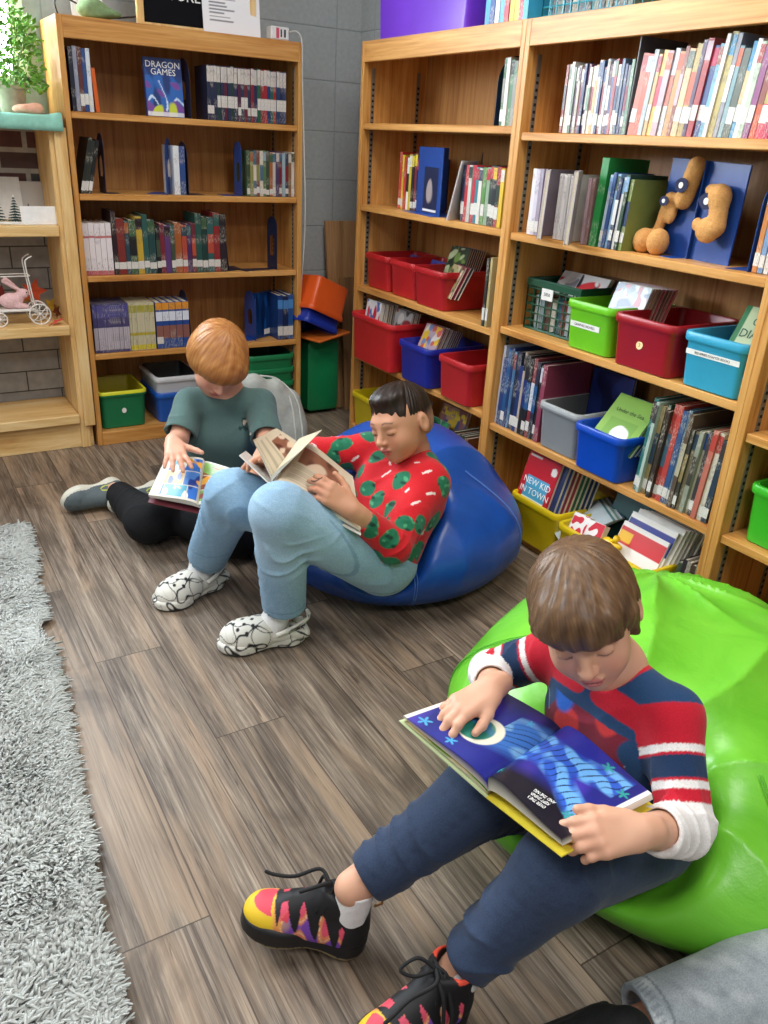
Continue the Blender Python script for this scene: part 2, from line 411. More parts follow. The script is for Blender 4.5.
# ================================================================ the room
YB, XR = 3.40, 1.365            # back wall, right wall
def math_node(nt, op, a, b=None, c=None):
    n = nt.nodes.new('ShaderNodeMath'); n.operation = op
    for i, v in enumerate((a, b, c)):
        if v is None: continue
        if isinstance(v, (int, float)): n.inputs[i].default_value = v
        else: nt.links.new(v, n.inputs[i])
    return n.outputs[0]
def floor_mat():
    m, nt, b = base_mat('vinyl_plank_floor', 0.42, 0.35)
    t = N(nt, 'ShaderNodeTexCoord'); sp = N(nt, 'ShaderNodeSeparateXYZ'); nt.links.new(t.outputs['Object'], sp.inputs[0])
    x, y = sp.outputs[0], sp.outputs[1]; W, L = 0.163, 1.2
    u = math_node(nt, 'DIVIDE', math_node(nt, 'ADD', x, 0.333), W)
    row = math_node(nt, 'FLOOR', u)
    w = math_node(nt, 'DIVIDE', math_node(nt, 'ADD', math_node(nt, 'MULTIPLY_ADD', row, 0.393, y), -1.585), L)
    pid = math_node(nt, 'FLOOR', w)
    cb = N(nt, 'ShaderNodeCombineXYZ'); nt.links.new(row, cb.inputs[0]); nt.links.new(pid, cb.inputs[1])
    wn = N(nt, 'ShaderNodeTexWhiteNoise', _noise_dimensions='3D'); nt.links.new(cb.outputs[0], wn.inputs[0])
    # grain coordinates, shifted per plank
    cg = N(nt, 'ShaderNodeCombineXYZ'); nt.links.new(math_node(nt, 'MULTIPLY_ADD', wn.outputs[0], 7.0, x), cg.inputs[0]); nt.links.new(y, cg.inputs[1])
    nt.links.new(math_node(nt, 'MULTIPLY', wn.outputs[0], 13.0), cg.inputs[2])
    def noise(sx, sy, detail, dist, rough=0.6):
        mp = N(nt, 'ShaderNodeMapping'); mp.inputs['Scale'].default_value = (sx, sy, 1); nt.links.new(cg.outputs[0], mp.inputs[0])
        n = N(nt, 'ShaderNodeTexNoise', Scale=1.0, Detail=detail, Distortion=dist, Roughness=rough); nt.links.new(mp.outputs[0], n.inputs[0]); return n.outputs[0]
    g1 = noise(26, 1.5, 7, 1.6, 0.68); g2 = noise(190, 4.5, 4, 0.4, 0.7); g3 = noise(10, 1.1, 4, 1.2); g4 = noise(75, 1.7, 5, 1.2, 0.72); g5 = noise(6, 2.0, 4, 1.0)
    c1 = ramp(nt, g1, [(0.30, '#382e27'), (0.43, '#5f5247'), (0.53, '#837568'), (0.63, '#a39482'), (0.74, '#c6b49c')])
    c2 = ramp(nt, g2, [(0.32, '#3a2e26'), (0.5, '#77695b'), (0.68, '#b5a693')])
    mx = N(nt, 'ShaderNodeMix', _data_type='RGBA'); mx.inputs[0].default_value = 0.50
    nt.links.new(c1, mx.inputs[6]); nt.links.new(c2, mx.inputs[7])
    # dark smudges, tan worn streaks
    f3 = ramp(nt, g3, [(0.50, (0, 0, 0)), (0.64, (1, 1, 1))])
    m2 = N(nt, 'ShaderNodeMix', _data_type='RGBA'); nt.links.new(math_node(nt, 'MULTIPLY', f3, 0.60), m2.inputs[0])
    nt.links.new(mx.outputs[2], m2.inputs[6]); m2.inputs[7].default_value = (*hexc('#ac9278'), 1)
    f4 = ramp(nt, g4, [(0.34, (1, 1, 1)), (0.44, (0, 0, 0))])
    m3 = N(nt, 'ShaderNodeMix', _data_type='RGBA'); nt.links.new(math_node(nt, 'MULTIPLY', f4, 0.75), m3.inputs[0])
    nt.links.new(m2.outputs[2], m3.inputs[6]); m3.inputs[7].default_value = (*hexc('#352a22'), 1)
    f5 = ramp(nt, g5, [(0.34, (1, 1, 1)), (0.46, (0, 0, 0))])
    m3b = N(nt, 'ShaderNodeMix', _data_type='RGBA'); nt.links.new(math_node(nt, 'MULTIPLY', f5, 0.55), m3b.inputs[0]); nt.links.new(m3.outputs[2], m3b.inputs[6]); m3b.inputs[7].default_value = (*hexc('#463a31'), 1)
    m3 = m3b
    # per-plank tone
    tone = math_node(nt, 'MULTIPLY_ADD', wn.outputs[0], 0.42, 0.78)
    m4 = N(nt, 'ShaderNodeVectorMath', _operation='SCALE'); nt.links.new(m3.outputs[2], m4.inputs[0]); nt.links.new(tone, m4.inputs['Scale'])
    # seams
    fu = math_node(nt, 'FRACT', u); fw = math_node(nt, 'FRACT', w)
    eu = math_node(nt, 'MINIMUM', fu, math_node(nt, 'SUBTRACT', 1.0, fu)); ew = math_node(nt, 'MINIMUM', fw, math_node(nt, 'SUBTRACT', 1.0, fw))
    seam = math_node(nt, 'MAXIMUM', math_node(nt, 'LESS_THAN', eu, 0.0085), math_node(nt, 'LESS_THAN', ew, 0.0012))
    m5 = N(nt, 'ShaderNodeMix', _data_type='RGBA'); nt.links.new(math_node(nt, 'MULTIPLY', seam, 0.72), m5.inputs[0])
    nt.links.new(m4.outputs[0], m5.inputs[6]); m5.inputs[7].default_value = (*hexc('#2c241e'), 1)
    nt.links.new(m5.outputs[2], b.inputs['Base Color'])
    h = math_node(nt, 'SUBTRACT', math_node(nt, 'MULTIPLY', g2, 0.6), math_node(nt, 'MULTIPLY', seam, 1.0))
    bump(nt, b, h, 0.25, 0.0015)
    return m
def block_mat():
    """painted grey concrete block, stack bond"""
    m, nt, b = base_mat('painted_block', 0.55, 0.35)
    t = N(nt, 'ShaderNodeTexCoord'); sp = N(nt, 'ShaderNodeSeparateXYZ'); nt.links.new(t.outputs['Object'], sp.inputs[0])
    g = N(nt, 'ShaderNodeNewGeometry'); sn = N(nt, 'ShaderNodeSeparateXYZ'); nt.links.new(g.outputs['Normal'], sn.inputs[0])
    isx = math_node(nt, 'GREATER_THAN', math_node(nt, 'ABSOLUTE', sn.outputs[0]), 0.5)
    hx = math_node(nt, 'ADD', sp.outputs[0], -1.245); hy = math_node(nt, 'ADD', sp.outputs[1], -3.28)
    hh = math_node(nt, 'ADD', math_node(nt, 'MULTIPLY', hx, math_node(nt, 'SUBTRACT', 1.0, isx)), math_node(nt, 'MULTIPLY', hy, isx))
    fu = math_node(nt, 'FRACT', math_node(nt, 'DIVIDE', hh, 0.40)); fv = math_node(nt, 'FRACT', math_node(nt, 'DIVIDE', math_node(nt, 'ADD', sp.outputs[2], -0.026), 0.20))
    eu = math_node(nt, 'MULTIPLY', math_node(nt, 'MINIMUM', fu, math_node(nt, 'SUBTRACT', 1.0, fu)), 0.40)
    ev = math_node(nt, 'MULTIPLY', math_node(nt, 'MINIMUM', fv, math_node(nt, 'SUBTRACT', 1.0, fv)), 0.20)
    e = math_node(nt, 'MINIMUM', eu, ev); gr = math_node(nt, 'SUBTRACT', 1.0, math_node(nt, 'MULTIPLY', e, 220.0))
    gr = math_node(nt, 'MAXIMUM', gr, 0.0)
    n = N(nt, 'ShaderNodeTexNoise', Scale=60.0, Detail=4.0); nt.links.new(t.outputs['Object'], n.inputs[0])
    c = ramp(nt, n.outputs[0], [(0.3, '#a6acad'), (0.7, '#b2b7b7')])
    mx = N(nt, 'ShaderNodeMix', _data_type='RGBA'); nt.links.new(math_node(nt, 'MULTIPLY', gr, 0.35), mx.inputs[0]); nt.links.new(c, mx.inputs[6]); mx.inputs[7].default_value = (*hexc('#6c7173'), 1)
    nt.links.new(mx.outputs[2], b.inputs['Base Color'])
    bump(nt, b, math_node(nt, 'SUBTRACT', math_node(nt, 'MULTIPLY', n.outputs[0], 0.3), gr), 0.5, 0.004)
    return m
mb = MB(); mb.box(-4.5, XR+0.15, -3.2, YB+0.15, -0.08, 0.0)
tag(mb.build('floor', floor_mat()), kind='structure')
BLK = block_mat()
WX0, WX1, WZ0, WZ1 = -1.6, -0.02, 1.31, 2.25     # window opening in the back wall
mb = MB(); mb.box(-4.5, WX0, YB, YB+0.12, 0, 2.75); mb.box(WX1, XR, YB, YB+0.12, 0, 2.75)
mb.box(WX0, WX1, YB, YB+0.12, 0, WZ0); mb.box(WX0, WX1, YB, YB+0.12, WZ1, 2.75)
tag(mb.build('wall_back', BLK), kind='structure')
mb = MB(); mb.box(XR, XR+0.12, -3.2, YB+0.12, 0, 2.75); tag(mb.build('wall_right', BLK), kind='structure')
WHT = plain('white_paint', '#eef0f2', 0.45)
w1 = empty('window_1', (0, 0, 0)); tag(w1, kind='structure')
mb = MB()
for a in ((WX0, WX1, WZ0, WZ0+0.035), (WX0, WX1, WZ1-0.05, WZ1), (WX0, WX0+0.05, WZ0, WZ1), (WX1-0.05, WX1, WZ0, WZ1), (-0.86, -0.82, WZ0, WZ1)):
    mb.box(a[0], a[1], YB-0.012, YB+0.06, a[2], a[3])
mb.build('window_frame', WHT, w1)
gm, nt, b = base_mat('daylight_glass', 0.1); b.inputs['Base Color'].default_value = (0.6, 0.7, 0.8, 1)
v = coords(nt, (2, 2, 3)); n = N(nt, 'ShaderNodeTexNoise', Scale=1.0, Detail=2.0); nt.links.new(v, n.inputs[0])
nt.links.new(ramp(nt, n.outputs[0], [(0.4, (0.62, 0.80, 0.95)), (0.6, (1.0, 1.0, 1.0))]), b.inputs['Emission Color']); b.inputs['Emission Strength'].default_value = 36.0
mb = MB(); mb.box(WX0, WX1, YB+0.045, YB+0.055, WZ0, WZ1); mb.build('window_pane', gm, w1)

# ---------------------------------------------------------------- bookcases
METAL = plain('dark_steel', '#7d776a', 0.4, 0.5, metal=0.3)
SLOT = plain('slot_black', '#17140f', 0.8)
def bookcase(name, loc, rz, W, H, zs, label, depth=0.29, stile=0.022, toprail=0.068, kick=0.055, bottom=0.058, divider_end=True):
    """zs: underside heights of the adjustable shelves; local x runs left to right, front at y=0"""
    r = empty(name, loc, rz, label, 'bookcase', 'oak bookcases along the walls')
    th = 0.020
    sides = []
    for k, x0 in enumerate((0.0, W-th)):
        mb = MB(); mb.box(x0, x0+th, 0.0, depth, 0, H, bev=0.0015)
        sides.append(mb.build('side_panel', OAK[2], r))
        mb = MB(); xs = (x0+th, x0+th+0.003) if k == 0 else (x0-0.003, x0)
        mb.mat(METAL)
        for yy in (0.042, depth-0.045): mb.box(xs[0], xs[1], yy-0.007, yy+0.007, 0.10, H-0.085)
        mb.mat(SLOT)
        for yy in (0.042, depth-0.045):
            for q in range(int((H-0.22)/0.019)):
                z = 0.115+q*0.019
                if k == 0: mb.box(xs[1], xs[1]+0.0006, yy-0.0045, yy+0.0045, z, z+0.008)
                else: mb.box(xs[0]-0.0006, xs[0], yy-0.0045, yy+0.0045, z, z+0.008)
        tag(mb.build('slotted_standard', None, sides[-1]), 'dark slotted metal shelf strip')
    mb = MB(); mb.box(th, W-th, 0.0, 0.02, H-toprail, H, bev=0.0015); mb.build('top_rail', OAK[0], r)
    mb = MB(); mb.box(th, W-th, 0.02, depth, H-0.022, H-0.002); mb.build('top_panel', OAK[0], r)
    mb = MB(); mb.box(th, W-th, depth-0.008, depth-0.001, 0.03, H-0.022); mb.build('back_panel', BACK[2], r)
    mb = MB(); mb.box(th, W-th, 0.0, 0.02, 0, kick, bev=0.0015); mb.build('kick_rail', OAK[0], r)
    mb = MB(); mb.box(th, W-th, 0.003, depth-0.008, kick-0.02+0.0005 if False else bottom-0.021, bottom); mb.build('bottom_shelf', OAK[0], r)
    for z in zs:
        mb = MB(); mb.box(th+0.001, W-th-0.001, 0.006, depth-0.009, z, z+0.022, bev=0.002); mb.build('shelf', OAK[0], r)
    return r
CA = (0.032, 3.105, 0.0, 0.914, 1.53)
CB = (1.062, 2.847, -PI/2, 0.942, 1.53)
CC = (1.062, 1.905, -PI/2, 0.943, 1.53)
CD_ = (1.062, 0.962, -PI/2, 0.943, 1.53)
bookcase('bookcase', CA[:2]+(0,), CA[2], CA[3], CA[4], (0.354, 0.654, 0.946, 1.2165), 'oak bookcase against the back wall, left of the corner, with the gap beside it')
bookcase('bookcase', CB[:2]+(0,), CB[2], CB[3], CB[4], (0.348, 0.633, 0.944, 1.236), 'oak bookcase in the corner with red and blue bins and a purple bin on top')
bookcase('bookcase', CC[:2]+(0,), CC[2], CC[3], CC[4], (0.326, 0.653, 0.941, 1.220), 'oak bookcase with a full top row of thin books and yellow bins below', bottom=0.022, kick=0.02)
bookcase('bookcase', CD_[:2]+(0,), CD_[2], CD_[3], CD_[4], (0.325, 0.592, 0.90, 1.20), 'oak bookcase at the right edge of the photo holding one green bin')
SHELF = {'A': (0.058, 0.376, 0.676, 0.968, 1.2385), 'B': (0.058, 0.370, 0.655, 0.966, 1.258), 'C': (0.022, 0.348, 0.675, 0.963, 1.242), 'D': (0.058, 0.347, 0.614, 0.922, 1.222)}
CASES = {'A': CA, 'B': CB, 'C': CC, 'D': CD_}
def W_(case, lx, ly, z):
    c = CASES[case]; ca, sa = math.cos(c[2]), math.sin(c[2])
    return (c[0]+ca*lx-sa*ly, c[1]+sa*lx+ca*ly, z)

# pine shelf unit at the left with a brick-look back
def brick_mat(name, c1, c2, mortar, bw, bh, ms, off):
    m, nt, b = base_mat(name, 0.7, 0.3)
    t = N(nt, 'ShaderNodeTexCoord'); sp = N(nt, 'ShaderNodeSeparateXYZ'); nt.links.new(t.outputs['Object'], sp.inputs[0])
    cb = N(nt, 'ShaderNodeCombineXYZ'); nt.links.new(math_node(nt, 'ADD', sp.outputs[0], off[0]), cb.inputs[0]); nt.links.new(math_node(nt, 'ADD', sp.outputs[2], off[1]), cb.inputs[1])
    br = N(nt, 'ShaderNodeTexBrick', Scale=1.0); br.inputs['Brick Width'].default_value = bw; br.inputs['Row Height'].default_value = bh
    br.inputs['Mortar Size'].default_value = ms; br.inputs['Mortar Smooth'].default_value = 0.3; br.inputs['Bias'].default_value = 0.0
    br.inputs['Color1'].default_value = (*hexc(c1), 1); br.inputs['Color2'].default_value = (*hexc(c2), 1); br.inputs['Mortar'].default_value = (*hexc(mortar), 1)
    nt.links.new(cb.outputs[0], br.inputs[0])
    n = N(nt, 'ShaderNodeTexNoise', Scale=30.0, Detail=4.0); nt.links.new(t.outputs['Object'], n.inputs[0])
    mx = N(nt, 'ShaderNodeMix', _data_type='RGBA', _blend_type='OVERLAY'); mx.inputs[0].default_value = 0.35
    nt.links.new(br.outputs[0], mx.inputs[6]); nt.links.new(n.outputs[0], mx.inputs[7]); nt.links.new(mx.outputs[2], b.inputs['Base Color'])
    bump(nt, b, br.outputs[1], -0.4, 0.004); return m
ps = empty('pine_shelf', (-0.6, 3.105, 0), 0, 'pale pine shelf unit with a brick-look back at the left edge of the photo', 'shelf')
def part(name, m, boxes, bev=0.002, label=None):
    mb = MB()
    for bx in boxes: mb.box(*bx, bev=bev)
    o = attach(mb.build(name, m), ps)
    if label: tag(o, label)
    return o
for x0 in (-1.27, -0.030): part('side_board', PINE[2], [(x0, x0+0.038, 3.11, 3.385, 0.0, 1.20)], 0.003)
part('front_post', PINE[2], [(-0.014, 0.027, 3.092, 3.110, 0.095, 1.185)], 0.003)
for z0, z1 in ((0.108, 0.145), (0.462, 0.50), (0.822, 0.86), (1.18, 1.212)):
    part('shelf_board', PINE[0], [(-1.24, -0.031, 3.095, 3.375, z0, z1)], 0.003)
part('base_board', PINE[0], [(-1.24, 0.02, 3.125, 3.15, 0.0, 0.105)], 0.002)
part('brick_back', brick_mat('grey_brick', '#8d8d8c', '#9c9b98', '#4a4845', 0.26, 0.082, 0.003, (0.04, -0.018)), [(-1.235, -0.031, 3.375, 3.385, 0.145, 0.822)], 0)
tag(part('brick_back', brick_mat('red_brick', '#5e3c38', '#46484a', '#a7a39a', 0.20, 0.072, 0.010, (0.07, -0.02)), [(-1.235, -0.031, 3.375, 3.385, 0.86, 1.18)], 0), 'dark red brick look back')
# cloth runner over its top
def runner():
    nx, ny = 60, 14; vs = []; fs = []
    prof = [(3.34, 1.216), (3.25, 1.216), (3.15, 1.217), (3.09, 1.217), (3.081, 1.211), (3.079, 1.19), (3.078, 1.17)]
    L = len(prof)
    for i in range(nx+1):
        x = -1.2+i*(1.215)/nx
        for (y, z) in prof:
            w = 0.004*math.sin(x*38)+0.002*math.sin(x*83+1)
            vs.append((x, y-(w if z < 1.215 else 0)-0.004*(z < 1.2), z+(0.012*max(0, math.sin(x*21+0.6)) if y < 3.2 and z > 1.21 else 0)+0.002))
    for i in range(nx):
        for j in range(L-1): a = i*L+j; fs.append((a, a+1, a+L+1, a+L))
    mb = MB(); mb.add(vs, fs); o = mb.build('table_runner', plain('mint_cloth', '#8cc4b2', 0.85, 0.2, 0.08, 60, 0.3), None, True)
    sm = o.modifiers.new('thick', 'SOLIDIFY'); sm.thickness = 0.003; sm.offset = 1
    return o
tag(runner(), 'mint green cloth runner draped over the top of the pine shelf unit', 'cloth')
# ================================================================ books
def spine_mat(c, seed):
    """book cloth/paper with a printed, lettering-like run of marks along the spine (z)"""
    key = ('s', c, seed)
    if key in _M: return _M[key]
    m, nt, b = base_mat('printed_spine', 0.4, 0.45)
    v = coords(nt, (420, 420, 150), (seed*3.1, 0, seed*1.7)); n = N(nt, 'ShaderNodeTexNoise', Scale=1.0, Detail=2.0); nt.links.new(v, n.inputs[0])
    v2 = coords(nt, (1, 1, 14), (seed*0.7, seed, seed*1.3)); n2 = N(nt, 'ShaderNodeTexNoise', Scale=1.0, Detail=1.0); nt.links.new(v2, n2.inputs[0])
    base = lc(c); lum = sum(base)/3
    ink = (0.62, 0.58, 0.48) if lum < 0.30 else (0.10, 0.08, 0.10)
    f = math_node(nt, 'MULTIPLY', ramp(nt, n.outputs[0], [(0.50, (0, 0, 0)), (0.62, (1, 1, 1))]), ramp(nt, n2.outputs[0], [(0.50, (0, 0, 0)), (0.56, (0.45, 0.45, 0.45))]))
    mx = N(nt, 'ShaderNodeMix', _data_type='RGBA'); nt.links.new(f, mx.inputs[0]); mx.inputs[6].default_value = (*base, 1); mx.inputs[7].default_value = (*ink, 1)
    nt.links.new(mx.outputs[2], b.inputs['Base Color']); _M[key] = m; return m
PAPER = plain('page_paper', '#e2d9c6', 0.8, 0.2, 0.10, 300)
STICK = plain('white_sticker', '#eeede8', 0.5, 0.4, 0.03)
def sticker_mat():
    key = 'stk'
    if key in _M: return _M[key]
    m, nt, b = base_mat('call_number_sticker', 0.5)
    v = coords(nt, (500, 500, 260)); n = N(nt, 'ShaderNodeTexNoise', Scale=1.0, Detail=1.0); nt.links.new(v, n.inputs[0])
    nt.links.new(ramp(nt, n.outputs[0], [(0.58, '#d9d6ce'), (0.68, '#94949a')]), b.inputs['Base Color']); _M[key] = m; return m
def book(w, h, d, c, seed=0, band=None, stick=None, hard=True, name='book', cover2=None):
    """spine at y=0 facing -y, thickness along x, height along z; returns the cover object"""
    t = 0.0022 if hard else 0.0009; t = min(t, w*0.22)
    mb = MB(); cm = plain('cover', cover2 or c, 0.38, 0.5, 0.08, 25)
    mb.mat(cm); mb.box(0, t, 0.0, d, 0, h); mb.box(w-t, w, 0.0, d, 0, h)
    mb.mat(spine_mat(c, seed % 5)); mb.box(0, w, -0.0012, 0.0014, 0.0004, h-0.0004, bev=0.0005)
    if band:
        for z0, z1, bc in band:
            mb.mat(spine_mat(bc, (seed+2) % 5)); mb.box(0.0002, w-0.0002, -0.0016, 0.0, z0*h, z1*h)
    o = mb.build(name)
    i = 0.003 if hard else 0.0006
    mb = MB(); mb.box(t, w-t, 0.0016, d-i, i, h-i); mb.build('pages', PAPER, o)
    if stick:
        mb = MB(); mb.box(0.0001, w-0.0001, -0.0020, -0.0008, stick[0], stick[1]); mb.build('spine_sticker', sticker_mat(), o)
    return o
def place(o, case, lx, ly, z, lean=0.0, yaw=0.0, pitch=0.0):
    """stand a thing on a bookcase shelf; lean tips it sideways (+ to the right)"""
    p = W_(case, lx, ly, z); c = CASES[case]
    M = Matrix.Translation(Vector(p)) @ Matrix.Rotation(c[2]+yaw, 4, 'Z') @ Matrix.Rotation(lean, 4, 'Y') @ Matrix.Rotation(pitch, 4, 'X')
    o.matrix_world = M
    o.location = M.to_translation(); o.rotation_euler = M.to_euler()
    return o
RND = random.Random(11)
def row(case, z, x0, x1, n, h0, h1, cols, where, desc='book', stick=None, lean=0.0, depth=0.14, hard=True, band=None, group=None, ly=0.02, jit=0.006, start=0, even=False, hs=None):
    """a run of books from x0 to x1 at their feet; where completes every label"""
    ws = [1.0 if even else RND.uniform(0.7, 1.35) for _ in range(n)]
    sc = (x1-x0)/sum(ws); x = x0
    sr = random.Random(n*31+int(x0*1000))
    for i, w in enumerate(ws):
        w *= sc; c = cols[i % len(cols)] if even else cols[i] if len(cols) >= n else RND.choice(cols)
        h = hs[i] if hs else RND.uniform(h0, h1)
        bd = band
        if band == 'auto':
            bd = [(0.78, 0.97, RND.choice(cols))] if RND.random() < 0.5 else ([(0.35, 0.7, RND.choice(cols))] if RND.random() < 0.6 else None)
        st = stick
        if callable(stick): st = stick(i)
        elif st and n > 3:
            q = sr.uniform(-0.004, 0.004); st = (st[0]+q, st[1]+q-sr.uniform(0, 0.006)) if sr.random() < 0.72 else None
        o = book(w*0.955, h, depth*RND.uniform(0.94, 1.03), c, RND.randrange(5), bd, st, hard)
        place(o, case, x, ly+RND.uniform(0, jit), z+(0.001), lean)
        o['label'] = '%s %s, %s from the left %s' % (cname(c), desc, ORD[i+start], where)
        o['category'] = 'book'; o['group'] = group or ('books '+where)
        x += w
BLUE_STEEL = plain('blue_bookend_enamel', '#1d4590', 0.35, 0.5, 0.05)
NAVY_STEEL = plain('navy_bookend_enamel', '#16233f', 0.35, 0.5, 0.05)
def bookend(case, lx, z, label, h=0.20, d=0.13, base=0.075, side=1, m=None, ly=0.03, lean=0.0, yaw=0.0, base_y=0.13):
    """steel bookend: upright plate in the book's plane with an oval cut out, and a flat foot"""
    m = m or BLUE_STEEL; t = 0.0014; r = d/2; n = 14
    out = [(0, 0)]+[(0, h-r)]+[(r-r*math.cos(PI*k/n), h-r+r*math.sin(PI*k/n)) for k in range(1, n)]+[(d, h-r), (d, 0)]
    ri = 0.028; cx, z0_, z1_ = d/2, 0.045, h-0.075
    inn = []
    N_ = len(out)
    for k in range(N_):
        px, pz = out[k]; vx, vz = px-cx, pz-(z0_+z1_)/2
        a = math.atan2(vz*0.55, vx); inn.append((cx+ri*math.cos(a), (z0_+z1_)/2+((z1_-z0_)/2)*math.sin(a)))
    vs = []; fs = []
    for x in (0, t):
        vs += [(x, p[0], p[1]) for p in out]; vs += [(x, p[0], p[1]) for p in inn]
    for k in range(N_):
        k2 = (k+1) % N_
        fs.append((k, k2, N_+k2, N_+k)); fs.append((2*N_+k2, 2*N_+k, 3*N_+k, 3*N_+k2))
        fs.append((k2, k, 2*N_+k, 2*N_+k2)); fs.append((N_+k, N_+k2, 3*N_+k2, 3*N_+k))
    mb = MB(); mb.add(vs, fs)
    o = mb.build('bookend', m)
    mb = MB(); xa, xb = (0, base) if side > 0 else (-base, t)
    mb.loft([[(xa if sx < 0 else xb, y, zz) for sx, y in ((-1, 0.0), (1, 0.02), (1, d-0.02), (-1, d))] for zz in (0.0, 0.0012)])
    mb.build('foot_plate', m, o)
    place(o, case, lx, ly, z+0.0005, lean, yaw)
    return tag(o, label, 'bookend', 'steel bookends on the shelves')

# --- bookcase A, by the back wall
z1, z2, z3, z4, zb = SHELF['A'][4], SHELF['A'][3], SHELF['A'][2], SHELF['A'][1], SHELF['A'][0]
A1 = 'top left in the back bookcase'
row('A', z1, 0.033, 0.106, 5, 0.196, 0.203, ['#1a1e34', '#8a8ea0', '#5a2c30', '#2a4a80', '#cfd6de'], A1, 'thin paperback', stick=(0.02, 0.06), even=True)
row('A', z1, 0.112, 0.126, 1, 0.140, 0.140, ['#cf5c1e'], 'beside the first group, top of the back bookcase', 'short hardback', lean=-0.05)
def art_board(o, w, h, fn, M, name='cover_art', nx=44, nz=60, mat=None):
    xs = np.linspace(0, w, nx); zs = np.linspace(0, h, nz); X, Z = np.meshgrid(xs, zs, indexing='ij')
    v = np.stack([X.ravel(), np.zeros(X.size), Z.ravel()], 1); idx = np.arange(nx*nz).reshape(nx, nz)
    f = np.stack([idx[:-1, :-1].ravel(), idx[1:, :-1].ravel(), idx[1:, 1:].ravel(), idx[:-1, 1:].ravel()], 1)
    c = fn(X.ravel()/w, Z.ravel()/h)
    a = mesh_obj(name, v, f, mat or painted('glossy_print', 0.3, 0.5), o, lambda P: c, M=M, smooth=False)
    return a
def mixc(base, c, m): m = np.clip(m, 0, 1)[..., None]; return base*(1-m)+np.array(lc(c))*m
def fullc(u, c): return np.tile(np.array(lc(c)), (len(u), 1))
def blob_art(base, cols, seed, freq=9, border=None, title=None, lower=None):
    def fn(u, v):
        out = fullc(u, base); P = [u, v, u*0]
        for i, c in enumerate(cols):
            out = mixc(out, c, (wob(P, freq*(1+0.3*i), seed*7+i)-0.18)*9)
        if title: out = mixc(out, title, ((v > 0.78) & (v < 0.92) & (wob([u*3, v*2, 0*u], 30, seed+40) > 0.0)).astype(float))
        if lower: out = mixc(out, lower, (v < 0.12).astype(float))
        if border: out = mixc(out, border, ((u < 0.03) | (u > 0.97) | (v < 0.02) | (v > 0.98)).astype(float))
        return out
    return fn
INKW = plain('white_ink', '#f2f2ee', 0.5); INKK = plain('black_ink', '#16161a', 0.5); INKY = plain('gold_ink', '#d8c860', 0.5)
def fbook(w, h, d, c, fn, seed=0, **kw):
    """a book showing its front: thickness along y (front at -y), spine at the left"""
    o = book(w, h, d, c, seed, **kw)
    # book-local: front board is x=w facing +x
    Mx = Matrix(((0, 0, 0, w+0.0003), (1, 0, 0, 0.001), (0, 0, 1, 0.001), (0, 0, 0, 1)))
    Mx = Matrix(((0, -1, 0, w+0.0004), (1, 0, 0, 0.0015), (0, 0, 1, 0.001), (0, 0, 0, 1)))
    if fn: art_board(o, d-0.002, h-0.002, fn, Mx)
    return o
def place_f(o, case, lx, ly, z, tilt=0.0, yaw=0.0, roll=0.0):
    """front cover faces the room, leaning back by tilt; lx,ly is the lower left front corner"""
    p = W_(case, lx, ly, z); c = CASES[case]
    M = Matrix.Translation(Vector(p)) @ Matrix.Rotation(c[2]+yaw, 4, 'Z') @ Matrix.Rotation(-tilt, 4, 'X') @ Matrix.Rotation(roll, 4, 'Y') @ Matrix.Rotation(-PI/2, 4, 'Z')
    Ml = Matrix.Translation(Vector((0, 0, 0)))
    o.location = M.to_translation(); o.rotation_euler = M.to_euler(); return o
def cov_text(o, s, size, mat, x, z, w, sp=1.0):
    """lettering on the front board at x (from the spine), z"""
    M = Matrix(((0, 0, 1, w+0.0012), (1, 0, 0, x), (0, 1, 0, z), (0, 0, 0, 1)))
    return text('title_lettering', s, size, mat, o, M, 0.0002, sp)
def dragon_fn(u, v):
    out = fullc(u, '#1c3a78'); P = [u, v, u*0]
    out = mixc(out, '#2a66b8', (wob(P, 12, 3)+0.1)*6); out = mixc(out, '#cfe4ff', (np.abs(wob(P, 16, 5)) < 0.06).astype(float)*(v < 0.62))
    out = mixc(out, '#7a4aa0', (wob(P, 18, 9)-0.25)*8*(v < 0.6)); out = mixc(out, '#c9d83c', (wob(P, 14, 12)-0.05-v*0.9)*9); out = mixc(out, '#20306a', ((v > 0.70)).astype(float)*0.6)
    return mixc(out, '#e9e9f2', (v < 0.07).astype(float)*0.8)
o = fbook(0.018, 0.195, 0.140, '#1c3a78', dragon_fn); place_f(o, 'A', 0.305, 0.070, z1, 0.10)
cov_text(o, 'DRAGON', 0.030, INKW, 0.07, 0.172, 0.018); cov_text(o, 'GAMES', 0.030, INKW, 0.07, 0.148, 0.018)
tag(o, 'blue fantasy book standing face out alone in the middle of the back bookcase top shelf', 'book')
bookend('A', 0.462, z1, 'large dark blue bookend holding the long set on the back bookcase top shelf', 0.205, 0.15, 0.06, -1, NAVY_STEEL, yaw=0.0)
tops = ['#232c48']*3+['#1b3a3a', '#26284a', '#5a1f38', '#25304e', '#1f4038', '#2b2b50', '#4a2040', '#1e3350', '#6a2434', '#243a58', '#7c2030', '#2a2f58', '#1f5a44', '#8c2430', '#a02a30', '#2a3a70', '#1e5a50', '#b03030', '#23406a', '#1e2a50', '#30406a']
row('A', z1, 0.526, 0.850, 24, 0.184, 0.188, tops, 'in the back bookcase top set', 'pale-topped thin volume',
    stick=lambda i: (0.022, 0.05) if i in (0, 1, 9, 12, 13, 14) else ((0.045, 0.085) if i > 2 else None), even=True, band=[(0.70, 0.98, '#cfcac2')])
mb = None
A2 = 'leaning on the back bookcase second shelf'
